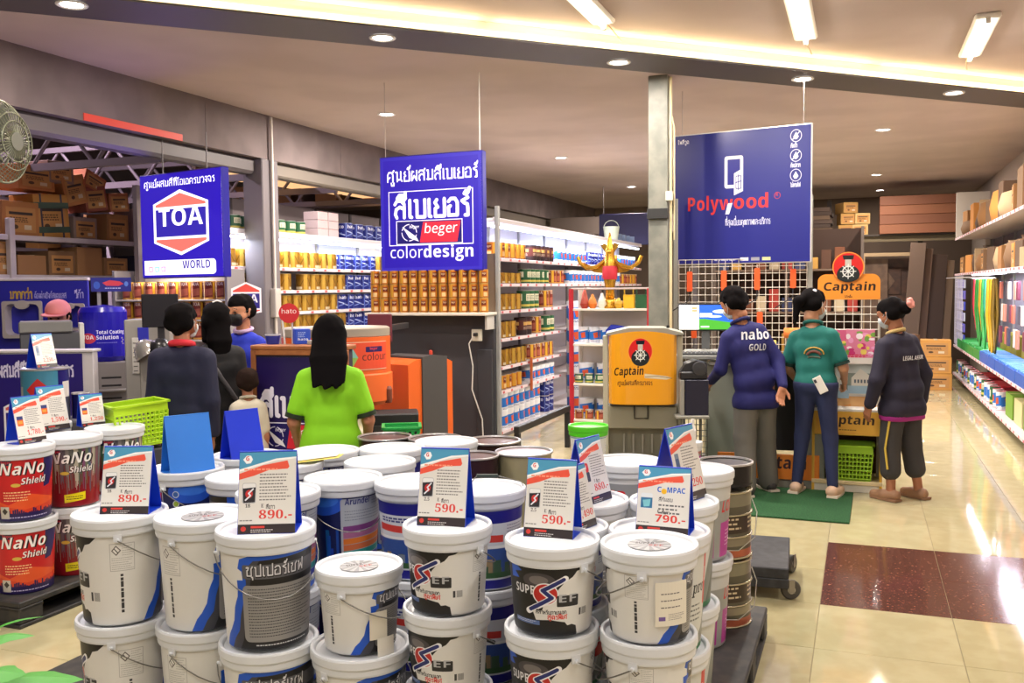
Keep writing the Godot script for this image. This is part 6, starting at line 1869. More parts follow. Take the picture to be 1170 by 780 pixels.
	# green mat and the clipboard-like bag of papers beside
	var m0 := on_y(974, 599, 0.0)
	var gm := StandardMaterial3D.new()
	gm.albedo_texture = noise_tex(col(38, 92, 46), col(24, 66, 34), 0.08, 4, 256, 71)
	gm.uv1_triplanar = true
	gm.uv1_world_triplanar = true
	gm.uv1_scale = Vector3.ONE * 3.0
	gm.roughness = 0.95
	single("green_mat", "dark green floor mat under the customers' feet", "mat", cbox(Vector3(1.5, 0.012, 0.98), 0.004), gm, Vector3(m0.x - 0.76, 0.001, m0.z - 0.5), deg_to_rad(-1))
func p_cat(e: Vector3, kind: int, k: int, w: float) -> void:
	var key := "cat%d" % kind
	if not L.has(key):
		var p := pic(160, 220, [col(206, 90, 130), col(214, 120, 150), col(190, 196, 190), col(222, 170, 110)][kind])
		var r := RandomNumberGenerator.new()
		r.seed = kind + 3
		if kind < 2:
			for i in 26: p.oval(r.randf() * 160, r.randf_range(20, 170), r.randf_range(8, 20), r.randf_range(8, 20), [col(196, 40, 110), col(226, 150, 190), col(230, 200, 90), col(120, 160, 70), col(240, 220, 226)][i % 5])
			p.rect(0, 180, 160, 40, col(226, 216, 206))
			p.lines(12, 160, 130, 2, 12, 7, col(200, 20, 60), 2)
		elif kind == 2:
			p.rect(0, 90, 160, 80, col(120, 130, 120))
			p.pl([20, 120, 70, 60, 130, 110, 150, 170, 20, 170], col(210, 204, 190))
			for i in 6: p.rect(36 + i * 18, 130, 10, 22, col(80, 90, 100))
			p.rect(0, 170, 160, 50, col(150, 176, 190))
		else:
			p.rect(0, 0, 160, 60, col(232, 226, 214))
			p.text("Modern", 16, 44, 24, col(176, 60, 40), "serif_bold", 0.1, 120)
			p.pl([0, 150, 160, 110, 160, 220, 0, 220], col(226, 150, 70))
		L[key] = TM(p.tex(), 0.3)
	var t := thing("catalogue", ["paint catalogue with a pink flower cover in the wire stand", "paint catalogue with a rosy flower cover in the wire stand", "house brochure with a grey cover in the wire stand", "cream and orange brochure low in the wire stand"][kind], "catalogue", e - Vector3(0, 0.12, 0.0), 0.0, "catalogues in the wire stand")
	part(t, "pages", cbox(Vector3(0.21, 0.27, 0.012), 0.002), M(col(226, 222, 214), 0.6), Vector3(0, 0, 0.0), Vector3(-0.08, 0, 0))
	part(t, "cover", face(0.21, 0.27), L[key], Vector3(0, 0.134, -0.003), Vector3(-0.08, 0, 0))

# ---------- lit shelves, store and back of the shop ----------
func gondola(n: String, label: String, x: float, face_x: float, z0: float, z1: float, depth: float, ys: Array, h: float, lamp_y: float, back: Color, step := 1.0) -> Node3D:
	# a run of shelving along Z whose front edge stands at x and looks along face_x (+1 / -1); ys: tops of the shelves
	var len := absf(z1 - z0)
	var t := thing(n, label, "shelving", Vector3(x - face_x * depth * 0.5, 0, (z0 + z1) * 0.5))
	part(t, "back_panel", cbox(Vector3(0.015, h, len)), M(back, 0.6), Vector3(-face_x * (depth * 0.5 - 0.01), 0, 0))
	var board := cbox(Vector3(depth - 0.03, 0.02, len - 0.01))
	var strip := cbox(Vector3(0.008, 0.035, len - 0.01), 0.002)
	var sm := M(col(206, 200, 206), 0.45)
	for y in ys:
		var b := part(t, "shelf_board", board, sm, Vector3(0, y - 0.02, 0))
		part(b, "price_strip", strip, M(col(226, 214, 222), 0.4), Vector3(face_x * (depth * 0.5 - 0.01), -0.014, 0))
		var zz := -len * 0.5 + 0.12
		while zz < len * 0.5 - 0.1:
			part(b, "price_tag", cbox(Vector3(0.004, 0.024, 0.05)), M(col(206, 96, 100), 0.5), Vector3(face_x * (depth * 0.5 - 0.005), -0.008, zz))
			zz += 0.22 + 0.1 * absf(sin(zz * 7.0 + y * 3.0))
	var zz := 0.0
	while zz <= len + 0.01:
		part(t, "upright", cbox(Vector3(0.03, h, 0.035), 0.002), M(col(150, 148, 148), 0.5), Vector3(-face_x * (depth * 0.5 - 0.03), 0, -len * 0.5 + zz))
		zz += step
	for e in [-1, 1]: part(t, "end_panel", cbox(Vector3(depth * 0.12, h, 0.03), 0.002), M(col(140, 140, 136), 0.5), Vector3(-face_x * depth * 0.44, 0, e * (len * 0.5 + 0.015)))
	if lamp_y > 0:
		part(t, "canopy", cbox(Vector3(depth, 0.03, len), 0.004), M(col(210, 206, 214), 0.5), Vector3(0, lamp_y + 0.03, 0))
		part(t, "canopy_lip", cbox(Vector3(0.015, 0.05, len), 0.003), M(col(214, 212, 226), 0.5), Vector3(face_x * (depth * 0.5 - 0.008), lamp_y + 0.02, 0))
	return t
func shelf_lamp(t: Node3D, label: String, at: Vector3, len: float, e: float, glow := 9.0, c := Color(0.88, 0.92, 1.0), tilt := 0.0) -> void:
	var o := thing("led_strip_lamp", label, "strip light", at, PI / 2 if tilt > 0.0 else 0.0)
	if tilt > 0.0: part(o, "stay", cbox(Vector3(0.24, 0.012, 0.02), 0.002), M(col(150, 146, 150), 0.5), Vector3(0.12, 0.02, 0))
	part(o, "glow_tube", cbox(Vector3(0.03, 0.02, len), 0.006), GLOW(c, glow), Vector3(0, -0.01, 0))
	part(o, "holder", cbox(Vector3(0.045, 0.012, len), 0.003), M(col(214, 214, 220), 0.4), Vector3(0, 0.011, 0))
	area(o, "lamp_light", Vector3(0, -0.022, 0), Vector2(0.03, len), e, c, Vector3(-PI / 2, 0, 0))
func box_thing(n: String, label: String, at: Vector3, yaw: float, s: Vector3, c: Color, group: String, tape := Color8(190, 170, 130), print_ := true) -> Node3D:
	var t := thing(n, label, "box", at, yaw, group)
	part(t, "carton", cbox(s, 0.004), M(c, 0.85))
	part(t, "tape", cbox(Vector3(0.05, 0.002, s.z + 0.002)), M(tape, 0.4), Vector3(0, s.y, 0))
	if print_:
		var k := "boxprint"
		if not L.has(k):
			var p := pic(200, 160, col(184, 134, 78))
			p.rect(20, 30, 160, 18, col(60, 50, 44))
			p.lines(24, 64, 140, 3, 12, 7, col(96, 70, 44), 3)
			p.oval(60, 126, 20, 14, col(80, 58, 40))
			p.rect(120, 112, 50, 30, col(206, 190, 160))
			L[k] = TM(p.tex(), 0.85)
		part(t, "print", face(s.x * 0.8, s.y * 0.7), L[k], Vector3(0, s.y * 0.48, s.z * 0.5 + 0.0005))
	return t
func tub(at: Vector3, yaw: float, r: float, h: float, wrap: String, label: String, group: String, cap := Color8(232, 234, 238)) -> void:
	can("paint_tub", at, yaw, r, h, wrap, label, group, cap, 0.0)
func _build_shelves() -> void:
	# --- the lit run in the middle ---
	var X := -3.58
	var ys := [0.07, 0.5, 0.76, 1.06, 1.36, 1.65, 1.92]
	var mid := gondola("lit_shelving", "long lit shelving run with a glowing canopy behind the colordesign stand", X, 1.0, -9.0, -15.9, 0.46, ys, 2.34, 2.27, col(196, 194, 204))
	part(mid, "plinth", cbox(Vector3(0.44, 0.05, 6.9)), M(col(110, 104, 106), 0.5))
	shelf_lamp(mid, "glowing white lamp under the canopy of the long lit shelving", Vector3(X - 0.05, 2.25, -12.45), 6.8, 8.0)
	# kinds: 0 orange-gold, 1 red-brown, 2 gold, 3 blue, 4 white-blue, 5 dark, 6 green
	var runs := [
		[6, -9.1, -10.2, 0, 0.17], [6, -10.3, -11.2, 5, 0.18], [6, -11.3, -12.6, 4, 0.18], [6, -12.7, -13.6, 3, 0.18], [6, -13.7, -14.4, 1, 0.18], [6, -14.5, -15.7, 4, 0.18],
		[5, -9.1, -10.0, 2, 0.12], [5, -10.1, -11.0, 6, 0.17], [5, -11.05, -11.7, 1, 0.17], [5, -11.8, -14.6, 4, 0.18], [5, -14.7, -15.7, 1, 0.16],
		[4, -9.1, -10.0, 2, 0.18], [4, -10.05, -10.7, 6, 0.21], [4, -10.75, -11.15, 1, 0.21],
		[3, -9.1, -9.9, 2, 0.18], [3, -9.95, -10.4, 5, 0.2], [3, -10.45, -10.75, 1, 0.2], [3, -10.8, -11.15, 6, 0.2],
		[2, -9.1, -10.1, 2, 0.18], [2, -10.25, -11.15, 1, 0.18],
		[1, -9.1, -10.0, 0, 0.16], [1, -10.2, -11.1, 4, 0.17],
		[0, -9.1, -10.7, 4, 0.2], [0, -10.75, -11.2, 3, 0.2]]
	var shelf_name := ["bottom", "second lowest", "third lowest", "middle", "third highest", "second highest", "top"]
	var kind_name := ["orange-gold can", "red-brown can", "gold can", "navy blue can", "white and blue tub", "dark lacquer can", "dark green can"]
	for r in runs:
		var d: float = 0.165 if r[3] != 4 else 0.18
		var n := maxi(1, floori(absf(r[2] - r[1]) / d))
		for i in n:
			var at := Vector3(X - 0.1, ys[r[0]] + 0.001, r[1] - d * (i + 0.5))
			var lab := "%s on the %s board of the long lit shelving" % [kind_name[r[3]], shelf_name[r[0]]]
			if r[3] == 4: tub(at, PI / 2 + 0.2 * sin(i * 5.0), 0.083, r[4], "tin4", lab, "goods on the long lit shelving")
			else: can("paint_can", at, PI / 2 + 0.3 * sin(i * 5.0), 0.076, r[4], "tin%d" % r[3], lab, "goods on the long lit shelving", col(60, 44, 44) if r[3] in [2, 5] else col(196, 190, 186))
			if r[0] == 0 and r[3] == 4: tub(at + Vector3(0, r[4] + 0.002, 0), PI / 2 + 0.2 * cos(i * 5.0), 0.083, r[4], "tin4", "white and blue tub stacked upon another on the bottom board of the long lit shelving", "goods on the long lit shelving")
			if r[0] == 0 and r[3] == 3: can("paint_can", at + Vector3(0, r[4] + 0.002, 0), PI / 2, 0.076, r[4], "tin3", "navy blue can stacked upon another on the bottom board of the long lit shelving", "goods on the long lit shelving")
	# the column of big blue tubs at the end of the lower boards
	for i in 5: tub(Vector3(X + 0.18, 0.0 + i * 0.285, -11.45), 2.0 + 0.1 * i, 0.16, 0.283, "tin4", "large blue and white tub, number %s up the column beside the red rack" % ["one", "two", "three", "four", "five"][i], "column of large tubs")
	var pot := on_x(702, 262, X - 0.1)
	var bkt := thing("small_bucket", "small white bucket standing on top of the glowing canopy", "bucket", Vector3(X - 0.15, 2.335, pot.z), 0.4)
	part(bkt, "body", lathe([Vector2(0, 0), Vector2(0.1, 0), Vector2(0.13, 0.22), Vector2(0.12, 0.22), Vector2(0.095, 0.01), Vector2(0, 0.01)], 24), M(col(190, 204, 196), 0.4))
	part(bkt, "handle", tube(Array(range(11)).map(func(i): return Vector3(cos(PI * i / 10.0) * 0.12, 0.2 + sin(PI * i / 10.0) * 0.12, 0)), 0.005, 6), M(col(190, 200, 196), 0.4))
	for i in 4: box_thing("canopy_box", "pale blue pack stored on top of the glowing canopy", Vector3(X - 0.18, 2.335, pot.z - 0.35 - i * 0.3), 0.1 * i, Vector3(0.2, 0.12, 0.22), col(120, 140, 176), "packs on the canopy", col(190, 196, 206), false)
	# orange level and red tags hanging at the near end
	for q in [[563, 350, 405, col(176, 92, 44), "long orange-brown spirit level hanging at the end of the lit shelving"], [603, 408, 446, col(190, 96, 50), "short orange-brown level hanging before the lit shelving"]]:
		var a := on_x(q[0] + 4, q[1], X + 0.02)
		var b := on_x(q[0] + 4, q[2], X + 0.02)
		var lv := thing("spirit_level", q[4], "level", Vector3(a.x, b.y, a.z), 0.3)
		part(lv, "rail", cbox(Vector3(0.03, a.y - b.y, 0.06), 0.004), M(q[3], 0.4))
		part(lv, "vial", cbox(Vector3(0.034, 0.06, 0.02), 0.003), M(col(200, 210, 120), 0.2), Vector3(0, (a.y - b.y) * 0.6, 0.0))
	# low black rail in front of the run
	var ra := on_y(623, 513, 0.0)
	var rl := thing("barrier_rail", "low black rail standing in front of the lit shelving", "rail", Vector3(-2.75, 0, -7.6), 0.0)
	part(rl, "bar", cbox(Vector3(0.05, 0.06, 1.5), 0.006), M(col(30, 30, 32), 0.5), Vector3(0, 0.36, -0.52))
	for z in [0.2, -1.24]: part(rl, "post", cbox(Vector3(0.05, 0.36, 0.05), 0.005), M(col(30, 30, 32), 0.5), Vector3(0, 0, z))
	_hato_shelves()
	_red_rack()
	_store()
	_right_racks()
	_back_zone()
func _hato_shelves() -> void:
	var X := -5.97
	var ys := [0.2, 0.62, 0.9, 1.13, 1.36, 1.6, 1.85]
	gondola("hato_shelving", "lit shelving of gold and navy cans behind the grey post", X, 1.0, -7.4, -12.0, 0.42, ys, 2.25, 2.17, col(206, 204, 214))
	shelf_lamp(null, "glowing white lamp over the gold and navy cans", Vector3(X - 0.05, 2.155, -9.7), 4.5, 5.0)
	for row in range(2, 7):
		var z := -7.5
		var i := 0
		while z > -11.9:
			var is_gold := z > (-9.95 if row % 2 == 0 else -10.15) or (z < -11.0)
			if not (row == 4 and i == 6) and not (row == 5 and i == 8):
				can("paint_can", Vector3(X - 0.11, ys[row] + 0.001, z), PI / 2 + 0.25 * sin(i * 3.0 + row), 0.083, 0.185, "tin2" if is_gold else "tin3", ("gold can" if is_gold else "navy blue hato can") + " on the %s board behind the grey post" % ["", "", "fifth", "fourth", "third", "second", "top"][row], "cans behind the grey post", col(206, 190, 130) if is_gold else col(150, 160, 200))
			z -= 0.195
			i += 1
	# goods on top of the canopy
	for i in 9: can("paint_can", Vector3(X - 0.12, 2.231, -7.6 - i * 0.2), PI / 2, 0.08, 0.15, "tin6", "pale green-labelled can on top of the canopy behind the grey post", "cans on the canopy", col(190, 196, 190))
	for i in 6: can("paint_can", Vector3(X - 0.12, 2.231, -10.25 - i * 0.26), PI / 2, 0.09, 0.2, "tin3", "navy blue can on top of the canopy behind the grey post", "cans on the canopy", col(150, 160, 200))
	for i in 6:
		box_thing("carton", "white and pink carton stacked on the canopy behind the grey post", Vector3(X - 0.14, 2.231 + 0.1 * (i % 3), -9.6 - 0.24 * (i / 3)), PI / 2, Vector3(0.22, 0.098, 0.2), col(204, 186, 190), "cartons on the canopy", col(200, 110, 110), false)
	# grey board partition and a skylit slit above the shelves
	var w := slab(Vector3(-6.55, 0, -7.1), Vector3(-6.5, 2.62, -15.5))
	var pb := struct("wall_partition", w[0], M(col(112, 102, 104), 0.85), w[1])
	for i in 10: part(pb, "batten", cbox(Vector3(0.02, 2.62, 0.05)), M(col(66, 60, 62), 0.8), Vector3(0.03, 0, -4.0 + i * 0.85))
	var p0 := Vector3(-7.6, 2.95, -9.3)
	for i in 4:
		var t := thing("roof_sheet", "bright translucent roof sheet glimpsed above the partition", "roof sheet", Vector3(-6.95, 2.98 + 0.02 * i, -9.5 - 1.1 * i), 0.0, "translucent roof sheets")
		part(t, "sheet_window", cbox(Vector3(0.9, 0.01, 0.85)), GLOW(col(236, 186, 130), 0.75))
		part(t, "purlin", cbox(Vector3(1.0, 0.05, 0.05)), M(col(90, 70, 56), 0.7), Vector3(0, 0.012, 0.45))
		part(t, "rafter", cbox(Vector3(0.06, 1.0, 0.06)), M(col(90, 70, 56), 0.7), Vector3(-0.45, 0.012, 0.45))
func _red_rack() -> void:
	var zc := -9.45
	var a := on_z(658, 352, zc)
	var b := on_z(746, 352, zc)
	var w := b.x - a.x
	var t := thing("red_rack", "red-posted rack of offerings and tins beside the pillar", "rack", Vector3((a.x + b.x) * 0.5, 0, zc))
	var hgt := on_z(657, 330, zc).y
	var red := M(col(186, 36, 52), 0.4)
	for sx in [-1, 1]:
		for sz in [-1, 1]: part(t, "post", tube([Vector3(sx * w * 0.5, 0, sz * 0.17), Vector3(sx * w * 0.5, hgt, sz * 0.17)], 0.026, 8), red if sz > 0 else M(col(206, 200, 190), 0.5))
	var ys := [on_z(700, 352, zc).y, on_z(700, 392, zc).y, on_z(700, 437, zc).y, on_z(700, 478, zc).y]
	for y in ys: part(t, "shelf_board", cbox(Vector3(w, 0.022, 0.36), 0.003), M(col(222, 216, 204), 0.5), Vector3(0, y - 0.022, 0))
	part(t, "top_rail", tube([Vector3(-w * 0.5, hgt, 0.17), Vector3(w * 0.5, hgt, 0.17)], 0.01, 6), M(col(196, 180, 180), 0.4))
	part(t, "back_sheet", cbox(Vector3(w, ys[0] - 0.05, 0.006)), M(col(196, 190, 188), 0.6), Vector3(0, 0.02, -0.17))
	var y0: float = ys[0]
	# the golden statue: swan-necked bird figure on a lotus foot
	var sp := on_z(697, 350, zc)
	var gold := M(col(206, 156, 56), 0.26, 0.8)
	t = thing("golden_statue", "golden winged guardian figure with a red sash on the red rack", "statue", Vector3(sp.x, y0, zc), 0.0)
	part(t, "lotus_base", lathe([Vector2(0, 0), Vector2(0.1, 0), Vector2(0.11, 0.02), Vector2(0.08, 0.05), Vector2(0.1, 0.08), Vector2(0.06, 0.1), Vector2(0, 0.1)], 20, true), gold)
	part(t, "body", lathe([Vector2(0.0, 0.09), Vector2(0.05, 0.1), Vector2(0.045, 0.2), Vector2(0.065, 0.3), Vector2(0.072, 0.4), Vector2(0.06, 0.5), Vector2(0.045, 0.56), Vector2(0.05, 0.6), Vector2(0.035, 0.65), Vector2(0.02, 0.72), Vector2(0.008, 0.78), Vector2(0, 0.79)], 18, true), gold)
	part(t, "sash", lathe([Vector2(0.068, 0.3), Vector2(0.078, 0.33), Vector2(0.08, 0.41), Vector2(0.07, 0.44)], 18, true), M(col(196, 44, 60), 0.6))
	for s in [-1.0, 1.0]:
		part(t, "arm", tube([Vector3(s * 0.05, 0.5, 0.0), Vector3(s * 0.14, 0.43, 0.03), Vector3(s * 0.24, 0.42, 0.04), Vector3(s * 0.31, 0.47, 0.03), Vector3(s * 0.34, 0.54, 0.02)], 0.02, 8), gold)
		part(t, "wing", prism([Vector2(s * 0.03, 0.36), Vector2(s * 0.18, 0.38), Vector2(s * 0.34, 0.5), Vector2(s * 0.2, 0.44), Vector2(s * 0.05, 0.5)], -0.035, -0.025), gold)
		part(t, "crest", prism([Vector2(s * 0.02, 0.54), Vector2(s * 0.1, 0.66), Vector2(s * 0.05, 0.68), Vector2(0.0, 0.62)], -0.006, 0.006), gold)
	part(t, "face", lathe([Vector2(0, 0), Vector2(0.028, 0.02), Vector2(0.024, 0.05), Vector2(0, 0.06)], 14, true), gold, Vector3(0, 0.555, 0.03))
	# small offerings
	var off := [[668, "red and green floral offering on the red rack", col(176, 60, 40), 0.2], [677, "orange flower offering on the red rack", col(222, 120, 30), 0.15], [688, "little white figure on the red rack", col(224, 222, 208), 0.16], [707, "small golden dish on the red rack", col(206, 160, 40), 0.11]]
	for o in off:
		var e := on_z(o[0], 350, zc + 0.08)
		t = thing("offering", o[1], "offering", Vector3(e.x, y0, zc + 0.08), 0.0, "offerings on the red rack")
		part(t, "bowl", lathe([Vector2(0, 0), Vector2(0.03, 0), Vector2(0.045, 0.03), Vector2(0.05, 0.05), Vector2(0, 0.05)], 16), M(o[2], 0.4))
		part(t, "heap", lathe([Vector2(0.045, 0.05), Vector2(0.04, 0.08), Vector2(0.02, o[3] - 0.03), Vector2(0.01, o[3]), Vector2(0, o[3])], 14, true), M(o[2].lightened(0.15), 0.6))
	for o in [[719, "yellow paper bag with handles on the red rack", col(226, 176, 30)], [733, "dark green paper bag with handles on the red rack", col(28, 86, 48)]]:
		var e := on_z(o[0], 350, zc + 0.05)
		t = thing("paper_bag", o[1], "bag", Vector3(e.x, y0, zc + 0.05), 0.1)
		part(t, "sack", cbox(Vector3(0.115, 0.14, 0.08), 0.004), M(o[2], 0.6))
		for s in [-1, 1]: part(t, "handle", cbox(Vector3(0.012, 0.08, 0.01), 0.002), M(o[2].darkened(0.2), 0.6), Vector3(s * 0.045, 0.138, 0.03))
	# second shelf: tubs and blue folders, a row of little green tins
	for i in 3: tub(Vector3(on_z(666 + i * 12, 390, zc).x, ys[1], zc - 0.05), 0.4 * i, 0.06, 0.17, "tin4", "white tub on the second shelf of the red rack", "tubs on the red rack")
	for o in [[704, 0.2, "blue cloth pack leaning on the second shelf of the red rack"], [732, 0.13, "low blue pack at the end of the second shelf of the red rack"]]:
		var e := on_z(o[0], 390, zc + 0.08)
		t = thing("blue_pack", o[2], "pack", Vector3(e.x, ys[1] - 0.0, zc + 0.1), -0.2)
		part(t, "cloth", prism([Vector2(-0.11, 0), Vector2(0.11, 0), Vector2(0.12, o[1] * 0.9), Vector2(-0.04, o[1]), Vector2(-0.1, o[1] * 0.7)], -0.03, 0.03), M(col(28, 44, 160), 0.6))
		part(t, "flap", cbox(Vector3(0.2, 0.012, 0.07), 0.003), M(col(36, 60, 186), 0.6), Vector3(0, o[1] * 0.66, 0.0), Vector3(0, 0, 0.1))
	for j in [2, 3]:
		for i in 7: can("little_tin", Vector3(-w * 0.5 + 0.06 + (a.x + b.x) * 0.5 + i * 0.11, ys[j], zc + 0.1), 0.3 * i, 0.045, 0.1, "tin6" if j == 2 else "tin1", "little %s tin on the %s shelf of the red rack" % ["green-labelled" if j == 2 else "red-brown", "third" if j == 2 else "lowest"], "little tins on the red rack")
		for i in 4: tub(Vector3(-w * 0.5 + 0.1 + (a.x + b.x) * 0.5 + i * 0.19, ys[j], zc - 0.06), 0.4 * i, 0.08, 0.2, "tin4", "blue and white tub at the back of the %s shelf of the red rack" % ["third" if j == 2 else "lowest"], "tubs on the red rack")
func _store() -> void:
	# rack of cartons in the store, seen through the opening
	var X := -7.45
	var yb := on_x(50, 270, X).y
	var yc := on_x(50, 314, X).y
	var t := thing("store_rack", "white-beamed storage rack full of cartons in the store room", "rack", Vector3(X - 0.3, 0, -7.6))
	var wm := M(col(196, 188, 192), 0.5)
	for y in [yb, yc, 0.9]:
		part(t, "beam", cbox(Vector3(0.05, 0.05, 5.2), 0.004), wm, Vector3(0.28, y - 0.05, 0))
		part(t, "deck", cbox(Vector3(0.6, 0.02, 5.2)), M(col(90, 84, 88), 0.7), Vector3(0, y - 0.03, 0))
	for z in [-2.6, -0.75, 1.1, 2.6]:
		for x in [-0.3, 0.3]: part(t, "upright", cbox(Vector3(0.06, 2.3 if z != -0.75 else yb, 0.06), 0.004), wm, Vector3(x, 0, z))
	var spec := [[8, 228, 0.42, 0.34, col(172, 116, 66), 0.0], [46, 222, 0.40, 0.44, col(184, 132, 66), 0.06], [82, 252, 0.34, 0.24, col(142, 122, 112), 0.0], [121, 252, 0.3, 0.3, col(160, 116, 70), 0.0], [150, 245, 0.3, 0.38, col(150, 128, 130), 0.0],
		[28, 204, 0.46, 0.24, col(176, 112, 62), 0.0], [58, 198, 0.3, 0.22, col(132, 108, 96), 0.0], [76, 218, 0.3, 0.3, col(176, 116, 66), 0.25], [93, 208, 0.3, 0.18, col(166, 98, 62), -0.35], [100, 228, 0.28, 0.26, col(146, 82, 64), 0.15], [124, 232, 0.3, 0.2, col(164, 104, 68), 0.1]]
	var labels := ["tan carton with a white slip on the upper store shelf", "tall orange-tan carton bound with dark straps on the upper store shelf", "small grey-brown carton between the tan cartons", "tan carton with dark lettering next to the dark packs", "plastic-wrapped pale carton at the end of the upper store shelf", "wide orange-brown carton lying on top of the tall cartons", "brown carton on top of the strapped carton", "tilted orange-brown carton on the small grey carton", "red-brown carton leaning on top of the heap", "red-brown carton sagging behind the heap", "orange-brown carton upon the lettered carton"]
	for i in spec.size():
		var q: Array = spec[i]
		var c := on_x(q[0], q[1], X - 0.28)
		var low: bool = i < 5
		var y: float = yb - 0.01 if low else c.y - q[3] * 0.5
		var o := box_thing("carton", labels[i], Vector3(c.x, y, c.z), PI / 2 + 0.08 * sin(i * 4.0), Vector3(q[2], q[3], 0.34 if low else 0.3), q[4], "cartons in the store")
		o.rotation.z = q[5]
		if i == 1:
			for dx in [-0.12, 0.12]: part(o, "strap", cbox(Vector3(0.02, q[3] + 0.004, 0.345)), M(col(50, 50, 70), 0.4), Vector3(dx, -0.002, 0))
			for yy in [0.06, 0.3]: part(o, "band", cbox(Vector3(q[2] + 0.004, 0.06, 0.348)), M(col(60, 84, 70), 0.5), Vector3(0, yy, 0))
	for i in 7:
		var c := on_x(6 + i * 14, 300, X - 0.25)
		box_thing("carton", "%s carton packed on the lower store shelf" % ["mid-brown", "dark brown", "light tan"][i % 3], Vector3(c.x, yc - 0.01, -5.7 - i * 0.36), PI / 2, Vector3(0.33, 0.2 + 0.05 * (i % 3), 0.4), [col(150, 110, 72), col(128, 96, 66), col(164, 120, 76)][i % 3], "cartons on the lower store shelf", col(190, 170, 130), i % 2 == 0)
	for i in 3:
		box_thing("dark_pack", "dark glossy pack at the end of the lower store shelf", Vector3(X - 0.25, yc - 0.01, -8.4 - i * 0.36), PI / 2, Vector3(0.32, 0.24, 0.4), col(40, 38, 60), "dark packs in the store", col(90, 90, 110), false)
	# roof trusses and far racks of the store
	var steel := M(col(132, 122, 128), 0.6)
	for i in 5:
		var z := -5.4 - i * 1.5
		t = thing("roof_truss", "grey steel roof truss in the store room", "truss", Vector3(-8.8, 2.78, z), 0.0, "roof trusses in the store")
		part(t, "lower_chord", cbox(Vector3(5.6, 0.07, 0.06)), steel)
		part(t, "upper_chord", cbox(Vector3(5.6, 0.06, 0.06)), steel, Vector3(0, 0.45, 0))
		for k in 7:
			var x := -2.4 + k * 0.8
			part(t, "web", tube([Vector3(x - 0.4, 0.03, 0), Vector3(x, 0.48, 0)], 0.02, 5), steel)
			part(t, "web", tube([Vector3(x + 0.4, 0.03, 0), Vector3(x, 0.48, 0)], 0.02, 5), steel)
		part(t, "column", cbox(Vector3(0.1, 2.78, 0.1)), steel, Vector3(-2.75, -2.78, 0))
		part(t, "drop_rod", cbox(Vector3(0.04, 1.3, 0.04)), steel, Vector3(2.5, 0.5, 0))
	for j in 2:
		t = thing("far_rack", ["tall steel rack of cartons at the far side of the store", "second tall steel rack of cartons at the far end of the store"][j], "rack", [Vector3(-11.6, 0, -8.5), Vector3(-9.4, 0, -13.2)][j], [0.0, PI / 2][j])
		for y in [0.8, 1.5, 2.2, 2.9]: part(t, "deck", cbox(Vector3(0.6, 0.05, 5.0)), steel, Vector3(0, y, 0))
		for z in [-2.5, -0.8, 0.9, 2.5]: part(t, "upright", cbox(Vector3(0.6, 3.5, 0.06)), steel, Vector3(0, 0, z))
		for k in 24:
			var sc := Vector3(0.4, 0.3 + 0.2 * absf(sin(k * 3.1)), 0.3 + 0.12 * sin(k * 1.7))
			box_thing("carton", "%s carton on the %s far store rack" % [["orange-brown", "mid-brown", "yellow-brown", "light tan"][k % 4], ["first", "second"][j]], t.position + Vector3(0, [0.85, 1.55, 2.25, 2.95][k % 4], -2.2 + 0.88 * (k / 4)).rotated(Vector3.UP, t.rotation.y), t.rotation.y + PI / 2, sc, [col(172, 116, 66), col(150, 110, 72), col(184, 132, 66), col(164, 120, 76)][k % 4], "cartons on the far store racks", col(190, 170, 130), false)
	var lm := thing("store_tube_light", "tube light under the roof of the store room", "tube light", Vector3(-8.6, 4.4, -6.8))
	part(lm, "glow_tube", cbox(Vector3(0.04, 0.03, 1.2), 0.006), GLOW(Color(0.95, 0.9, 0.95), 5.0))
	part(lm, "housing", cbox(Vector3(0.08, 0.05, 1.25), 0.006), M(col(210, 208, 210), 0.5), Vector3(0, 0.031, 0))
	area(lm, "lamp_light", Vector3(0, -0.012, 0), Vector2(0.06, 1.2), 11.0, Color(0.95, 0.86, 0.95))
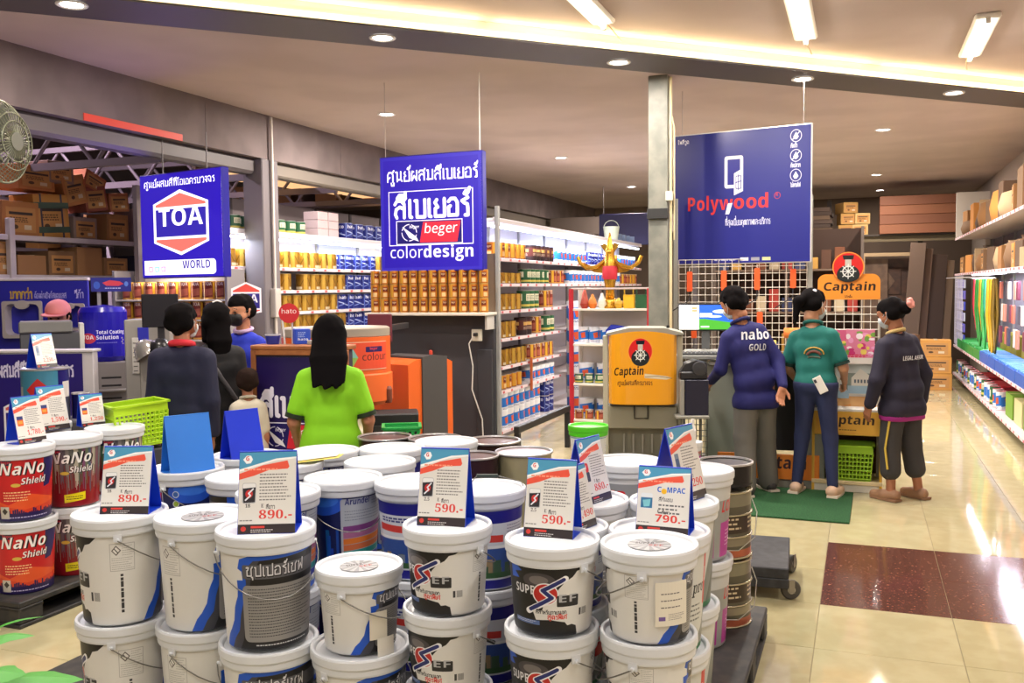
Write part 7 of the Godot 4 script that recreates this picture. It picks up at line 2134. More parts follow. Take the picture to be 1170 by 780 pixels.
func _right_racks() -> void:
	var X := 1.42
	var z0 := -7.6
	var z1 := -16.95
	var t := gondola("aisle_rack", "long tall rack along the right-hand aisle", X, -1.0, z0, z1, 0.6, [0.14, 0.6, 1.76, 2.34], 2.34, 0.0, col(120, 116, 130), 1.17)
	for i in 4:
		shelf_lamp(t, "%s tube of the %s double lamp under the upper board of the right-hand rack" % [["front", "rear"][i % 2], ["far", "near"][i / 2]], Vector3(X + (0.08 if i % 2 == 0 else 0.2), 1.725, [-13.77, -10.3][i / 2]), 2.35, 1.1, 6.0, Color(0.95, 0.93, 1.0))
	# end panel of white wire grid facing the aisle's far end
	var g := thing("grid_panel", "white grid panel of blue packets at the far end of the right-hand rack", "grid rack", Vector3(X + 0.02, 0, -16.3), PI / 2)
	wire_grid(g, -0.55, 0.62, 0.6, 1.72, 0.0, 7, 13, col(206, 204, 222), 0.006)
	var r := RandomNumberGenerator.new()
	r.seed = 41
	for i in 7:
		for j in 6:
			single("hang_packet", "small %s packet hanging on the white grid panel" % ["blue", "violet", "white"][(i + j) % 3], "packet", cbox(Vector3(0.02, 0.13, 0.11), 0.003), M([col(70, 80, 200), col(120, 110, 210), col(206, 206, 226)][(i + j) % 3], 0.4), Vector3(X + 0.06, 0.68 + j * 0.17, -16.8 + i * 0.16), 0.0, "packets on the white grid panel")
	# hanging hoses, ropes and blister packs along the upper half
	var hang := [[-14.6, col(206, 60, 80), 0.7, "red"], [-14.35, col(60, 150, 70), 0.85, "green"], [-14.15, col(54, 140, 60), 0.95, "green"], [-13.9, col(210, 150, 40), 0.7, "amber"], [-13.65, col(70, 170, 90), 0.95, "green"], [-13.4, col(60, 160, 130), 0.6, "teal"], [-13.1, col(206, 170, 40), 0.9, "yellow"], [-12.85, col(190, 150, 30), 1.0, "yellow"], [-12.6, col(120, 96, 30), 0.9, "ochre"]]
	for h in hang:
		var s := thing("hanging_hose", "%s bundle of hose hanging on the right-hand rack" % h[3], "hose", Vector3(X + 0.1, 1.66, h[0]), PI / 2, "hoses on the right-hand rack")
		for k in 3: part(s, "strand", tube([Vector3(-0.05 + k * 0.05, 0, 0), Vector3(-0.06 + k * 0.05, -h[2] * 0.5, 0.02), Vector3(-0.045 + k * 0.045, -h[2], 0.0), Vector3(-0.02 + k * 0.04, -h[2] * 0.5, -0.03), Vector3(-0.02 + k * 0.05, 0, -0.02)], 0.02, 6), M(h[1], 0.4))
		part(s, "hook", tube([Vector3(0, 0.0, 0.0), Vector3(0, 0.02, -0.1), Vector3(0, 0.02, -0.4)], 0.005, 5), M(col(190, 188, 190), 0.3, 0.6))
	for i in 36:
		var c: Color = [col(196, 110, 90), col(206, 200, 200), col(120, 60, 80), col(80, 76, 90), col(206, 140, 120)][i % 5]
		single("blister_pack", "%s tool pack hanging on the right-hand rack" % ["rust", "white", "plum", "grey", "salmon"][i % 5], "pack", cbox(Vector3(0.03, 0.2, 0.1), 0.004), M(c, 0.4), Vector3(X + 0.12 + 0.02 * (i % 2), 1.42 - 0.26 * (i % 3), -12.3 + 0.16 * (i / 3) * 2), 0.0, "tool packs on the right-hand rack")
	# lower boards: green and blue trays, yellow boxes, red trays
	for i in 11:
		var gr := i < 4 or i > 8
		var s := thing("plastic_tray", ("green" if gr else "blue") + " plastic tray on the waist-high board of the right-hand rack", "tray", Vector3(X + 0.17, 0.601, -16.0 + i * 0.75), PI / 2, "trays on the right-hand rack")
		var m := M(col(46, 150, 70) if gr else col(50, 96, 190), 0.4)
		part(s, "base", cbox(Vector3(0.7, 0.012, 0.3)), m)
		for e in [-1, 1]:
			part(s, "long_side", cbox(Vector3(0.72, 0.13, 0.012), 0.003), m, Vector3(0, 0, e * 0.15))
			part(s, "short_side", cbox(Vector3(0.012, 0.13, 0.3), 0.003), m, Vector3(e * 0.355, 0, 0))
		for k in 3: part(s, "sheet", cbox(Vector3(0.2, 0.13, 0.26), 0.01), M(col(60, 170, 84) if gr else col(80, 140, 206), 0.35), Vector3(-0.22 + k * 0.22, 0.012, 0))
	for i in 3: box_thing("yellow_pack", "olive yellow pack standing behind the trays on the right-hand rack", Vector3(X + 0.43, 0.601, -13.9 + i * 0.9), PI / 2, Vector3(0.5, 0.34, 0.16), col(150, 140, 40), "yellow packs on the right-hand rack", col(190, 180, 90), false)
	for i in 18:
		can("spray_can", Vector3(X + 0.1, 0.141, -16.7 + i * 0.28), 0.3 * i, 0.06, 0.22, "tin4" if i % 3 else "tin6", "%s bottle on the lowest board of the right-hand rack" % ["green", "white", "white"][i % 3], "bottles on the lowest board", col(200, 120, 130))
	for i in 3:
		var s := thing("red_tray", "red tray on the lowest board of the right-hand rack", "tray", Vector3(X + 0.36, 0.141, -14.6 + i * 1.3), PI / 2, "red trays on the lowest board")
		part(s, "bed", prism([Vector2(-0.3, 0), Vector2(0.3, 0), Vector2(0.36, 0.16), Vector2(-0.36, 0.16)], -0.14, 0.14), M(col(176, 30, 40), 0.4))
		part(s, "rim", cbox(Vector3(0.76, 0.015, 0.32), 0.004), M(col(196, 40, 50), 0.4), Vector3(0, 0.16, 0))
	for i in 5: box_thing("green_bag", "lime green bag on the lowest board of the right-hand rack", Vector3(X + 0.24, 0.141, -11.3 + i * 0.62), PI / 2, Vector3(0.5, 0.26, 0.3), [col(120, 160, 50), col(206, 200, 150)][i % 2], "green bags on the lowest board", col(190, 190, 120), false)
	# cartons and wrapped bundles on the two upper boards
	var n := 0
	for lev in 2:
		var z := -16.6
		while z < -8.0:
			var s := Vector3(0.32 + 0.22 * r.randf(), 0.24 + 0.22 * r.randf(), 0.4)
			var c: Color = [col(150, 108, 66), col(120, 92, 66), col(206, 140, 70), col(96, 74, 58), col(176, 150, 116)][n % 5]
			if lev == 0: s.y = 0.2 + 0.2 * r.randf()
			if n % 2 == 0 or z > -11.5:
				box_thing("carton", "%s carton on the %s board of the right-hand rack" % [["tan", "brown", "orange", "dark brown", "pale"][n % 5], "upper" if lev == 0 else "topmost"], Vector3(X + 0.28, (1.761 if lev == 0 else 2.341), z), -PI / 2 + 0.1 * sin(n), s, c, "cartons on the right-hand rack", col(206, 190, 150), n % 3 == 0)
			else:
				var b := thing("wrapped_bundle", "%s wrapped bundle on the %s board of the right-hand rack" % [["tan", "brown", "orange", "dark brown", "pale"][n % 5], "upper" if lev == 0 else "topmost"], "bundle", Vector3(X + 0.28, (1.761 if lev == 0 else 2.341), z), 0.2 * n, "bundles on the right-hand rack")
				part(b, "sack", lathe([Vector2(0, 0), Vector2(s.x * 0.5, 0), Vector2(s.x * 0.56, s.y * 0.4), Vector2(s.x * 0.48, s.y * 0.85), Vector2(s.x * 0.2, s.y * 0.98), Vector2(0, s.y)], 14, true), M(c, 0.8))
				part(b, "neck", lathe([Vector2(0.04, 0), Vector2(0.06, 0.05), Vector2(0, 0.05)], 10), M(c.lightened(0.2), 0.8), Vector3(0, s.y * 0.96, 0))
			z += s.x + 0.06
			n += 1
	var wp := on_x(1092, 245, X)
	single("white_board", "plain white board standing upright at the far end of the right-hand rack top", "board", cbox(Vector3(0.5, 0.75, 0.03), 0.003), M(col(190, 184, 176), 0.6), Vector3(X + 0.26, 2.341, -16.9))
func _back_zone() -> void:
	# cartons at the end of the aisle
	var b := on_y(1068, 444, 0.0)
	for i in 3: box_thing("carton", "yellow-brown carton, %s of the stack at the end of the aisle" % ["bottom", "middle", "top"][i], Vector3(b.x, i * 0.252, b.z), deg_to_rad(4 - 3 * i), Vector3(0.42, 0.25, 0.4), col(196, 142, 70), "cartons at the end of the aisle")
	for i in 3: box_thing("carton", "dark brown carton, %s of the rear stack at the end of the aisle" % ["bottom", "middle", "top"][i], Vector3(b.x - 0.4, i * 0.27, b.z - 0.5), 0.1, Vector3(0.36, 0.268, 0.36), col(104, 72, 46), "rear cartons at the end of the aisle")
	# carved door leaves leaning under the timber rack
	var wood := tri(noise_tex(col(74, 46, 32), col(52, 32, 24), 0.015, 5, 256, 81), 1.2, 0.5)
	var wood2 := tri(noise_tex(col(108, 84, 66), col(90, 68, 54), 0.015, 5, 256, 82), 1.2, 0.6)
	for i in 7:
		var px := 905 + i * 27
		var q := on_z(px, 420, -17.6)
		var t := thing("door_leaf", "%s carved door leaf leaning under the timber rack" % ["dark", "brown", "dark", "plain grey-brown", "dark", "pale grey-brown", "dark"][i], "door leaf", Vector3(q.x, 0.0, -17.6 - 0.12 * i), 0.08 * sin(i * 2.0), "door leaves at the back")
		t.rotation.x = -0.08
		var m: Material = wood2 if i in [3, 5] else wood
		part(t, "leaf", cbox(Vector3(0.8 if i < 5 else 0.4, 2.05, 0.04), 0.004), m, Vector3(0, 0.02, 0))
		if i not in [3, 5]:
			for k in 3: part(t, "raised_panel", cbox(Vector3(0.5 if i < 5 else 0.24, 0.48, 0.02), 0.008), m, Vector3(0, 0.18 + k * 0.62, 0.028))
			for k in 3: part(t, "lattice", prism([Vector2(-0.14, 0), Vector2(0, -0.2), Vector2(0.14, 0), Vector2(0, 0.2)], 0, 0.015), wood2, Vector3(0, 0.42 + k * 0.62, 0.036))
	for q in [[940, 262], [1000, 258]]:
		var e := on_z(q[0], q[1], -17.2)
		single("door_frame", "pale door frame standing before the door leaves", "frame", prism([Vector2(-0.42, 0), Vector2(-0.36, 0), Vector2(-0.36, 2.08), Vector2(0.36, 2.08), Vector2(0.36, 0), Vector2(0.42, 0), Vector2(0.42, 2.14), Vector2(-0.42, 2.14)], -0.04, 0.04), M(col(150, 128, 98), 0.6), Vector3(e.x + 0.2, 0, -17.2), 0.05, "door frames at the back")
	var t := thing("timber_rack", "steel rack over the door leaves loaded with timber", "rack", Vector3(-0.4, 0, -18.2))
	part(t, "beam", cbox(Vector3(4.2, 0.1, 0.08)), M(col(96, 84, 60), 0.6), Vector3(0, 2.35, 0.5))
	part(t, "deck", cbox(Vector3(4.2, 0.03, 1.2)), M(col(60, 52, 46), 0.7), Vector3(0, 2.45, 0))
	for x in [-2.0, -0.2, 1.4]: part(t, "upright", cbox(Vector3(0.08, 3.2, 0.08)), M(col(70, 62, 58), 0.6), Vector3(x, 0, -0.64))
	# plank stacks and long carton bundle on it, each piece on its own
	for j in 7: single("plank", "grey-brown plank in the stack beside the bundle of boards", "plank", cbox(Vector3(1.0, 0.07, 0.8), 0.004), M([col(84, 68, 60), col(104, 84, 68), col(72, 58, 52)][j % 3], 0.8), Vector3(-1.05 + 0.03 * (j % 2), 2.481 + j * 0.074, -18.1), 0.02 * sin(j), "planks on the timber rack")
	for j in 4: single("board_bundle", "%s long red-brown board of the bundle on the timber rack" % ["lowest", "second", "third", "topmost"][j], "board", cbox(Vector3(1.35, 0.16, 0.9), 0.006), M([col(126, 78, 52), col(112, 68, 46)][j % 2], 0.7), Vector3(0.95, 2.481 + j * 0.164, -18.0), 0.0, "long boards on the timber rack")
	for j in 5: box_thing("carton", "yellow-tan carton between planks and boards on the timber rack", Vector3(-0.28 + 0.22 * (j % 2), 2.481 + 0.2 * (j / 2), -17.95), 0.1 * j, Vector3(0.26, 0.19, 0.4), [col(176, 136, 76), col(196, 166, 110)][j % 2], "cartons on the timber rack")
	for j in 4:
		var lb := single("leaning_board", "%s board leaning at the end of the timber rack" % ["long grey-brown", "narrow brown", "wide dark brown", "pale edged"][j], "board", cbox(Vector3(0.24 if j % 2 == 0 else 0.12, 2.3 - 0.1 * j, 0.03), 0.003), M([col(96, 78, 66), col(84, 62, 48), col(62, 46, 38), col(120, 100, 82)][j], 0.7), Vector3(0.72 + j * 0.19, 0.0, -16.9 - 0.05 * j), 0.1 * j, "boards leaning at the back")
		lb.rotation.z = -0.07
		lb.rotation.x = -0.06
	# blue hanging sign and beams behind the lit shelving
	var d := at_d(715, 262, 16.5)
	var hs := thing("hanging_sign", "plain dark blue sign hanging behind the lit shelving", "sign", Vector3(d.x, d.y - 0.28, d.z), 0.1)
	part(hs, "board", cbox(Vector3(0.95, 0.56, 0.05), 0.005), M(col(26, 24, 84), 0.5))
	for x in [-0.4, 0.4]: part(hs, "hanger", tube([Vector3(x, 0.56, 0), Vector3(x, CEIL - d.y + 0.28, 0)], 0.006, 5), M(col(90, 84, 84), 0.5))
	var w := slab(Vector3(-5.7, 2.62, -17.5), Vector3(-1.4, 2.95, -17.3))
	struct("trim_7", w[0], M(col(110, 98, 92), 0.7), w[1])
	w = slab(Vector3(-5.0, 0, -17.5), Vector3(-4.85, 2.62, -17.35))
	struct("trim_8", w[0], M(col(120, 104, 96), 0.7), w[1])
	w = slab(Vector3(-2.95, 0, -17.5), Vector3(-2.87, 3.4, -17.4))
	struct("trim_9", w[0], M(col(84, 76, 76), 0.7), w[1])
	# racks of small goods seen through the white wire wall
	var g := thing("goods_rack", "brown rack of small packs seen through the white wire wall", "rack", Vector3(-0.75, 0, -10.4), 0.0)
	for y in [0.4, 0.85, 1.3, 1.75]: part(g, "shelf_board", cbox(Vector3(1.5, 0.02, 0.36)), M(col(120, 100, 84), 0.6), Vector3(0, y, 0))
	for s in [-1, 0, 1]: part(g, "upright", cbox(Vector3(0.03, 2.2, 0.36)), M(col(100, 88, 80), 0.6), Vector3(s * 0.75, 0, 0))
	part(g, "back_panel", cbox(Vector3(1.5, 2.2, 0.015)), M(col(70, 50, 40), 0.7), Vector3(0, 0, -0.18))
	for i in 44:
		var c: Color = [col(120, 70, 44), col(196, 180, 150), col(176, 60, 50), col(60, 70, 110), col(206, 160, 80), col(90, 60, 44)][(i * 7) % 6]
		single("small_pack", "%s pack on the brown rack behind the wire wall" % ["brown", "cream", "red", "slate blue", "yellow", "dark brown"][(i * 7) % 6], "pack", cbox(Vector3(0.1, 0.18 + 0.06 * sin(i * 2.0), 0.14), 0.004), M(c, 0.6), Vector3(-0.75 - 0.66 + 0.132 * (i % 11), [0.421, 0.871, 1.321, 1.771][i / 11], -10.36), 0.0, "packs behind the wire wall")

# ---------- people ----------
# Bones are [a, b, radius at a, radius at b]; their distances are blended into one smooth skin and meshed as surface nets.
func bone_field(bones: Array, k: float, p: Vector3) -> float:
	var s := 0.0
	for b in bones:
		var ab: Vector3 = b[1] - b[0]
		var t := clampf((p - b[0]).dot(ab) / maxf(ab.length_squared(), 1e-8), 0.0, 1.0)
		s += exp(-k * ((p - b[0] - ab * t).length() - lerpf(b[2], b[3], t)))
	return -log(maxf(s, 1e-9)) / k
func blob(bones: Array, cell: float, k: float, clips := [], into: Geo = null) -> Geo:
	var g := into if into else Geo.new()
	var lo := Vector3(1e9, 1e9, 1e9)
	var hi := -lo
	for b in bones:
		var m: float = maxf(b[2], b[3]) + 2.0 * cell
		for e in 2:
			lo = lo.min(b[e] - Vector3.ONE * m)
			hi = hi.max(b[e] + Vector3.ONE * m)
	var nx := ceili((hi.x - lo.x) / cell) + 2
	var ny := ceili((hi.y - lo.y) / cell) + 2
	var nz := ceili((hi.z - lo.z) / cell) + 2
	var f := PackedFloat32Array()
	f.resize(nx * ny * nz)
	var reach := 5.0 / k
	for b in bones:
		var a: Vector3 = b[0]
		var ab: Vector3 = b[1] - a
		var inv := 1.0 / maxf(ab.length_squared(), 1e-8)
		var ra: float = b[2]
		var dr: float = b[3] - ra
		var m := maxf(ra, b[3]) + reach
		var p0: Vector3 = ((a.min(b[1]) - Vector3.ONE * m - lo) / cell).max(Vector3.ZERO)
		var p1: Vector3 = (a.max(b[1]) + Vector3.ONE * m - lo) / cell
		for iy in range(int(p0.y), mini(ny, int(p1.y) + 2)):
			for iz in range(int(p0.z), mini(nz, int(p1.z) + 2)):
				var row := (iy * nz + iz) * nx
				for ix in range(int(p0.x), mini(nx, int(p1.x) + 2)):
					var pa := lo + Vector3(ix, iy, iz) * cell - a
					var t := clampf(pa.dot(ab) * inv, 0.0, 1.0)
					var d := (pa - ab * t).length() - ra - dr * t
					if d < reach: f[row + ix] += exp(-k * d)
	for i in f.size():
		f[i] = -log(f[i]) / k if f[i] > 0.0 else reach
	for c in clips:
		for iy in ny:
			for iz in nz:
				for ix in nx:
					var i := (iy * nz + iz) * nx + ix
					if f[i] < cell * 2.0: f[i] = maxf(f[i], (lo + Vector3(ix, iy, iz) * cell - c[0]).dot(c[1]))
	var vid := PackedInt32Array()
	vid.resize(f.size())
	var sy := nz * nx
	var base := g.v.size()
	var off := [0, 1, nx, nx + 1, sy, sy + 1, sy + nx, sy + nx + 1]
	var pos := [Vector3(0, 0, 0), Vector3(1, 0, 0), Vector3(0, 0, 1), Vector3(1, 0, 1), Vector3(0, 1, 0), Vector3(1, 1, 0), Vector3(0, 1, 1), Vector3(1, 1, 1)]
	var edges := [[0, 1], [2, 3], [4, 5], [6, 7], [0, 2], [1, 3], [4, 6], [5, 7], [0, 4], [1, 5], [2, 6], [3, 7]]
	for iy in ny - 1:
		for iz in nz - 1:
			var row := (iy * nz + iz) * nx
			for ix in nx - 1:
				var i := row + ix
				var first := f[i] < 0.0
				var mixed := false
				for o in off:
					if (f[i + o] < 0.0) != first:
						mixed = true
						break
				if not mixed: continue
				var s := Vector3.ZERO
				var cnt := 0
				for e in edges:
					var fa := f[i + off[e[0]]]
					var fb := f[i + off[e[1]]]
					if (fa < 0.0) != (fb < 0.0):
						s += pos[e[0]].lerp(pos[e[1]], fa / (fa - fb))
						cnt += 1
				vid[i] = g.v.size() + 1
				g.v.append(lo + (Vector3(ix, iy, iz) + s / cnt) * cell)
				g.n.append(Vector3.ZERO)
				g.uv.append(Vector2.ZERO)
	for iy in range(1, ny - 1):
		for iz in range(1, nz - 1):
			var row := (iy * nz + iz) * nx
			for ix in range(1, nx - 1):
				var i := row + ix
				var a := f[i] < 0.0
				for ax in 3:
					var st: int = [1, sy, nx][ax]
					if a == (f[i + st] < 0.0): continue
					var u: int = [sy, nx, 1][ax]
					var w: int = [nx, 1, sy][ax]
					var q := [vid[i] - 1, vid[i - u] - 1, vid[i - u - w] - 1, vid[i - w] - 1]
					if q.min() < 0: continue
					if a: g.ix.append_array([q[0], q[2], q[1], q[0], q[3], q[2]])
					else: g.ix.append_array([q[0], q[1], q[2], q[0], q[2], q[3]])
	# smooth normals from the faces round each point
	for j in range(0, g.ix.size(), 3):
		if g.ix[j] < base: continue
		var n := (g.v[g.ix[j + 2]] - g.v[g.ix[j]]).cross(g.v[g.ix[j + 1]] - g.v[g.ix[j]])
		for e in 3: g.n[g.ix[j + e]] += n
	for j in range(base, g.n.size()): g.n[j] = g.n[j].normalized()
	return g
func hand_bones(w: Vector3, d: Vector3, palm: Vector3, side: float, curl: float, s: float) -> Array:
	# palm and five fingers; d: along the hand, palm: where the palm looks, side: which way the thumb lies
	d = d.normalized()
	palm = (palm - d * palm.dot(d)).normalized()
	var u := d.cross(palm) * side
	var o := []
	for q in [-0.024, -0.008, 0.008, 0.024]:
		o.append([w + d * 0.012 * s + u * q * 0.7 * s, w + d * 0.08 * s + u * q * 1.05 * s, 0.014 * s, 0.0125 * s])
	var lens := [0.062, 0.074, 0.07, 0.055]
	for i in 4:
		var a: Vector3 = w + d * 0.082 * s + u * (0.027 - 0.018 * i) * s
		var d1 := (d * cos(curl) + palm * sin(curl)).normalized()
		var d2 := (d * cos(curl * 2.1) + palm * sin(curl * 2.1)).normalized()
		var b: Vector3 = a + d1 * lens[i] * 0.55 * s
		o.append([a, b, 0.0095 * s, 0.0088 * s])
		o.append([b, b + d2 * lens[i] * 0.5 * s, 0.0086 * s, 0.0072 * s])
	var t0 := w + d * 0.022 * s + u * 0.026 * s + palm * 0.006 * s
	var t1 := t0 + (d * 0.7 + u * 0.75 + palm * 0.35).normalized() * 0.036 * s
	o.append([t0, t1, 0.0125 * s, 0.0105 * s])
	o.append([t1, t1 + (d * 0.95 + u * 0.25 + palm * 0.4).normalized() * 0.032 * s, 0.0102 * s, 0.0082 * s])
	return o
func print_on(bones: Array, k: float, word: String, kind: String, x: float, y: float, size: float, fit: float, slant := 0.0, off := 0.004, flip := true) -> ArrayMesh:
	# lettering laid on the back of a garment: each corner pushed onto the cloth
	var g := Geo.new()
	var w := word_tris(word, kind)
	var tr: PackedVector2Array = w[0]
	var kx: float = fit / maxf(w[1].x, 0.01)
	var pts := PackedVector3Array()
	for p in tr:
		var q := Vector2(x + (p.x - w[2].x + slant * p.y) * kx - fit * 0.5, y + p.y * size)
		var xx := -q.x if flip else q.x
		var z0 := -0.4
		var z1 := 0.0
		for i in 11:
			var zm := (z0 + z1) * 0.5
			if bone_field(bones, k, Vector3(xx, q.y, zm)) > off: z0 = zm
			else: z1 = zm
		pts.append(Vector3(xx, q.y, z0))
	for i in range(0, pts.size() - 2, 3):
		var n := (pts[i + 1] - pts[i]).cross(pts[i + 2] - pts[i])
		if n.z > 0: g.trio(pts[i], pts[i + 2], pts[i + 1])
		else: g.trio(pts[i], pts[i + 1], pts[i + 2])
	return g.done()
func on_back(bones: Array, x: float, y: float, off: float) -> Vector3:      # a point on the cloth of the back
	var z0 := -0.4
	var z1 := 0.0
	for k in 11:
		var zm := (z0 + z1) * 0.5
		if bone_field(bones, 110.0, Vector3(x, y, zm)) > off: z0 = zm
		else: z1 = zm
	return Vector3(x, y, z0)
func person(c: Dictionary) -> Node3D:
	var h: float = c.h
	var s := h / 1.6
	var t := thing("person", c.label, "person", c.at, c.yaw)
	var lean: Basis = Basis(Vector3.RIGHT, c.get("lean_f", 0.0)) * Basis(Vector3.BACK, c.get("lean_s", 0.0))
	var piv := Vector3(0, 0.82 * s, 0)
	var up := func(p: Vector3) -> Vector3: return piv + lean * (p * s - piv)
	var wd: float = c.get("width", 1.0) * 0.94
	# joints (front is +Z, the person's left is +X)
	var head: Vector3 = up.call(Vector3(0, 1.475, 0.02))
	var hb: Basis = lean * Basis(Vector3.UP, c.get("head_yaw", 0.0)) * Basis(Vector3.RIGHT, c.get("head_pitch", 0.0))
	var neck: Vector3 = up.call(Vector3(0, 1.3, -0.01))
	var sk: Color = c.get("skin", col(176, 120, 86))
	var skin := M(sk, 0.55)
	var body := []
	var torso := [[up.call(Vector3(-0.068 * wd, 0.87, -0.005)), up.call(Vector3(0.068 * wd, 0.87, -0.005)), 0.094 * s, 0.094 * s], [up.call(Vector3(-0.052 * wd, 1.0, 0)), up.call(Vector3(0.052 * wd, 1.0, 0)), 0.081 * s, 0.081 * s],
		[up.call(Vector3(-0.075 * wd, 1.14, 0)), up.call(Vector3(0.075 * wd, 1.14, 0)), 0.086 * s, 0.086 * s], [up.call(Vector3(-0.12 * wd, 1.235, -0.01)), up.call(Vector3(0.12 * wd, 1.235, -0.01)), 0.05 * s, 0.05 * s],
		[up.call(Vector3(-0.05, 1.24, -0.01)), up.call(Vector3(0.05, 1.24, -0.01)), 0.068 * s, 0.068 * s], [up.call(Vector3(-0.06 * wd, 1.27, -0.015)), up.call(Vector3(0.06 * wd, 1.27, -0.015)), 0.04 * s, 0.04 * s]]
	for sd in [-1.0, 1.0]:       # flanks, so that the trunk runs smoothly from hip to chest
		torso.append([up.call(Vector3(sd * 0.06 * wd, 0.87, 0)), up.call(Vector3(sd * 0.055 * wd, 1.0, 0)), 0.086 * s, 0.079 * s])
		torso.append([up.call(Vector3(sd * 0.055 * wd, 1.0, 0)), up.call(Vector3(sd * 0.07 * wd, 1.16, 0)), 0.079 * s, 0.082 * s])
	for b in torso: body.append([b[0], b[1], b[2] * 0.9, b[3] * 0.9])
	body.append([neck, head + hb * Vector3(0, -0.04, -0.012) * s, 0.05 * s, 0.048 * s])
	var legs := []
	var feet: Array = c.get("feet", [Vector3(-0.09, 0, 0), Vector3(0.09, 0, 0)])
	for i in 2:
		var hip := Vector3(0.078 * (1 if i else -1) * wd, 0.84, 0) * s
		var ank: Vector3 = feet[i] * s + Vector3(0, 0.075 * s, -0.02 * s)
		var knee := hip.lerp(ank, 0.52) + Vector3(0, 0, c.get("knee", 0.03) * s)
		legs.append([hip, knee, ank])
		body.append([hip, knee, 0.078 * s, 0.05 * s])
		body.append([knee, ank, 0.05 * s, 0.034 * s])
		body.append([ank + Vector3(0, -0.035, -0.03) * s, ank + Vector3(0.01 * (1 if i else -1), -0.045, 0.13) * s, 0.035 * s, 0.028 * s])
	var arms := []
	for i in 2:
		var sh: Vector3 = up.call(Vector3(0.148 * (1 if i else -1) * wd, 1.232, -0.01))
		var a: Array = c.arms[i]
		var el: Vector3 = sh + lean * (a[0] * s)
		var wr: Vector3 = el + lean * (a[1] * s)
		arms.append([sh, el, wr])
		body.append([sh, el, 0.043 * s, 0.036 * s])
		body.append([el, wr, 0.036 * s, 0.025 * s])
	var skg := blob(body, 0.015, 110.0)
	for i in 2:
		var a: Array = c.arms[i]
		var hd: Array = hand_bones(arms[i][2], lean * (a[2] if a.size() > 2 else (a[1] as Vector3)), lean * (a[3] if a.size() > 3 else Vector3(-1 if i else 1, 0, -0.2)), a[4] if a.size() > 4 else (-1.0 if i else 1.0), 0.35, s)
		hd.append([arms[i][2] - (arms[i][2] - arms[i][1]).normalized() * 0.02 * s, arms[i][2] + lean * (a[2] if a.size() > 2 else (a[1] as Vector3)).normalized() * 0.02 * s, 0.0235 * s, 0.022 * s])
		blob(hd, 0.0045, 330.0, [], skg)
	# the head
	var H := func(x: float, y: float, z: float) -> Vector3: return head + hb * (Vector3(x, y, z) * s)
	var hbones := [[H.call(0, 0.028, -0.022), H.call(0, 0.03, 0.012), 0.083 * s, 0.08 * s], [H.call(0, -0.02, 0.025), H.call(0, -0.075, 0.045), 0.062 * s, 0.036 * s], [H.call(-0.03, -0.03, 0.03), H.call(0.03, -0.03, 0.03), 0.046 * s, 0.046 * s],
		[H.call(0, 0.005, 0.088), H.call(0, -0.03, 0.102), 0.008 * s, 0.014 * s], [H.call(-0.022, -0.058, 0.078), H.call(0.022, -0.058, 0.078), 0.01 * s, 0.01 * s], [H.call(-0.03, 0.022, 0.08), H.call(0.03, 0.022, 0.08), 0.012 * s, 0.012 * s]]
	for sd in [-1, 1]: hbones.append([H.call(0.081 * sd, 0.012, -0.012), H.call(0.078 * sd, -0.028, -0.004), 0.016 * s, 0.011 * s])
	hbones.append([H.call(0, -0.06, -0.015), H.call(0, -0.1, -0.02), 0.05 * s, 0.049 * s])
	blob(hbones, 0.0065, 190.0, [], skg)
	part(t, "body", skg.done(), skin)
	for sd in [-1, 1]:
		var ep: Vector3 = H.call(0.032 * sd, 0.006, 0.0835)
		part(t, "eye", lathe([Vector2(0, -0.008), Vector2(0.007, -0.006), Vector2(0.011, 0), Vector2(0.007, 0.006), Vector2(0, 0.008)], 12, true), M(col(30, 22, 20), 0.2), ep, hb.get_euler())
		part(t, "eyebrow", tube([H.call(0.016 * sd, 0.03, 0.091), H.call(0.034 * sd, 0.034, 0.087), H.call(0.05 * sd, 0.028, 0.075)], 0.0036 * s, 5), M(col(28, 22, 22), 0.7))
	part(t, "lips", tube([H.call(-0.02, -0.058, 0.085), H.call(0, -0.056, 0.091), H.call(0.02, -0.058, 0.085)], 0.005 * s, 6), M(sk.lerp(col(150, 70, 66), 0.5), 0.5))
	# hair
	var hair := [[H.call(0, 0.045, -0.03), H.call(0, 0.05, 0.012), 0.088 * s, 0.078 * s], [H.call(-0.045, 0.0, -0.045), H.call(0.045, 0.0, -0.045), 0.058 * s, 0.058 * s]]
	match c.get("hair", "short"):
		"short":
			hair.append([H.call(0, 0.085, 0.03), H.call(0, 0.075, 0.06), 0.045 * s, 0.03 * s])
			hair.append([H.call(0, -0.03, -0.055), H.call(0, -0.05, -0.05), 0.05 * s, 0.04 * s])
			for sd in [-1, 1]: hair.append([H.call(0.07 * sd, 0.04, 0.0), H.call(0.076 * sd, 0.0, 0.005), 0.022 * s, 0.01 * s])
		"long":
			for i in 9:
				var x: float = (-0.075 + 0.019 * i) * c.get("hair_w", 1.0)
				var hl := float(c.get("hair_len", 0.3))
				hair.append([H.call(x * 0.8, 0.02, -0.06), H.call(x * 1.05, -hl * 0.5, -0.085), 0.034 * s, 0.03 * s])
				hair.append([H.call(x * 1.05, -hl * 0.5, -0.085), H.call(x * 1.1, -hl - 0.014 * (i % 3) + absf(x) * 0.2, -0.085), 0.03 * s, 0.012 * s])
			for sd in [-1, 1]: hair.append([H.call(0.065 * sd, 0.02, 0.0), H.call(0.085 * sd, -0.13, -0.03), 0.03 * s, 0.02 * s])
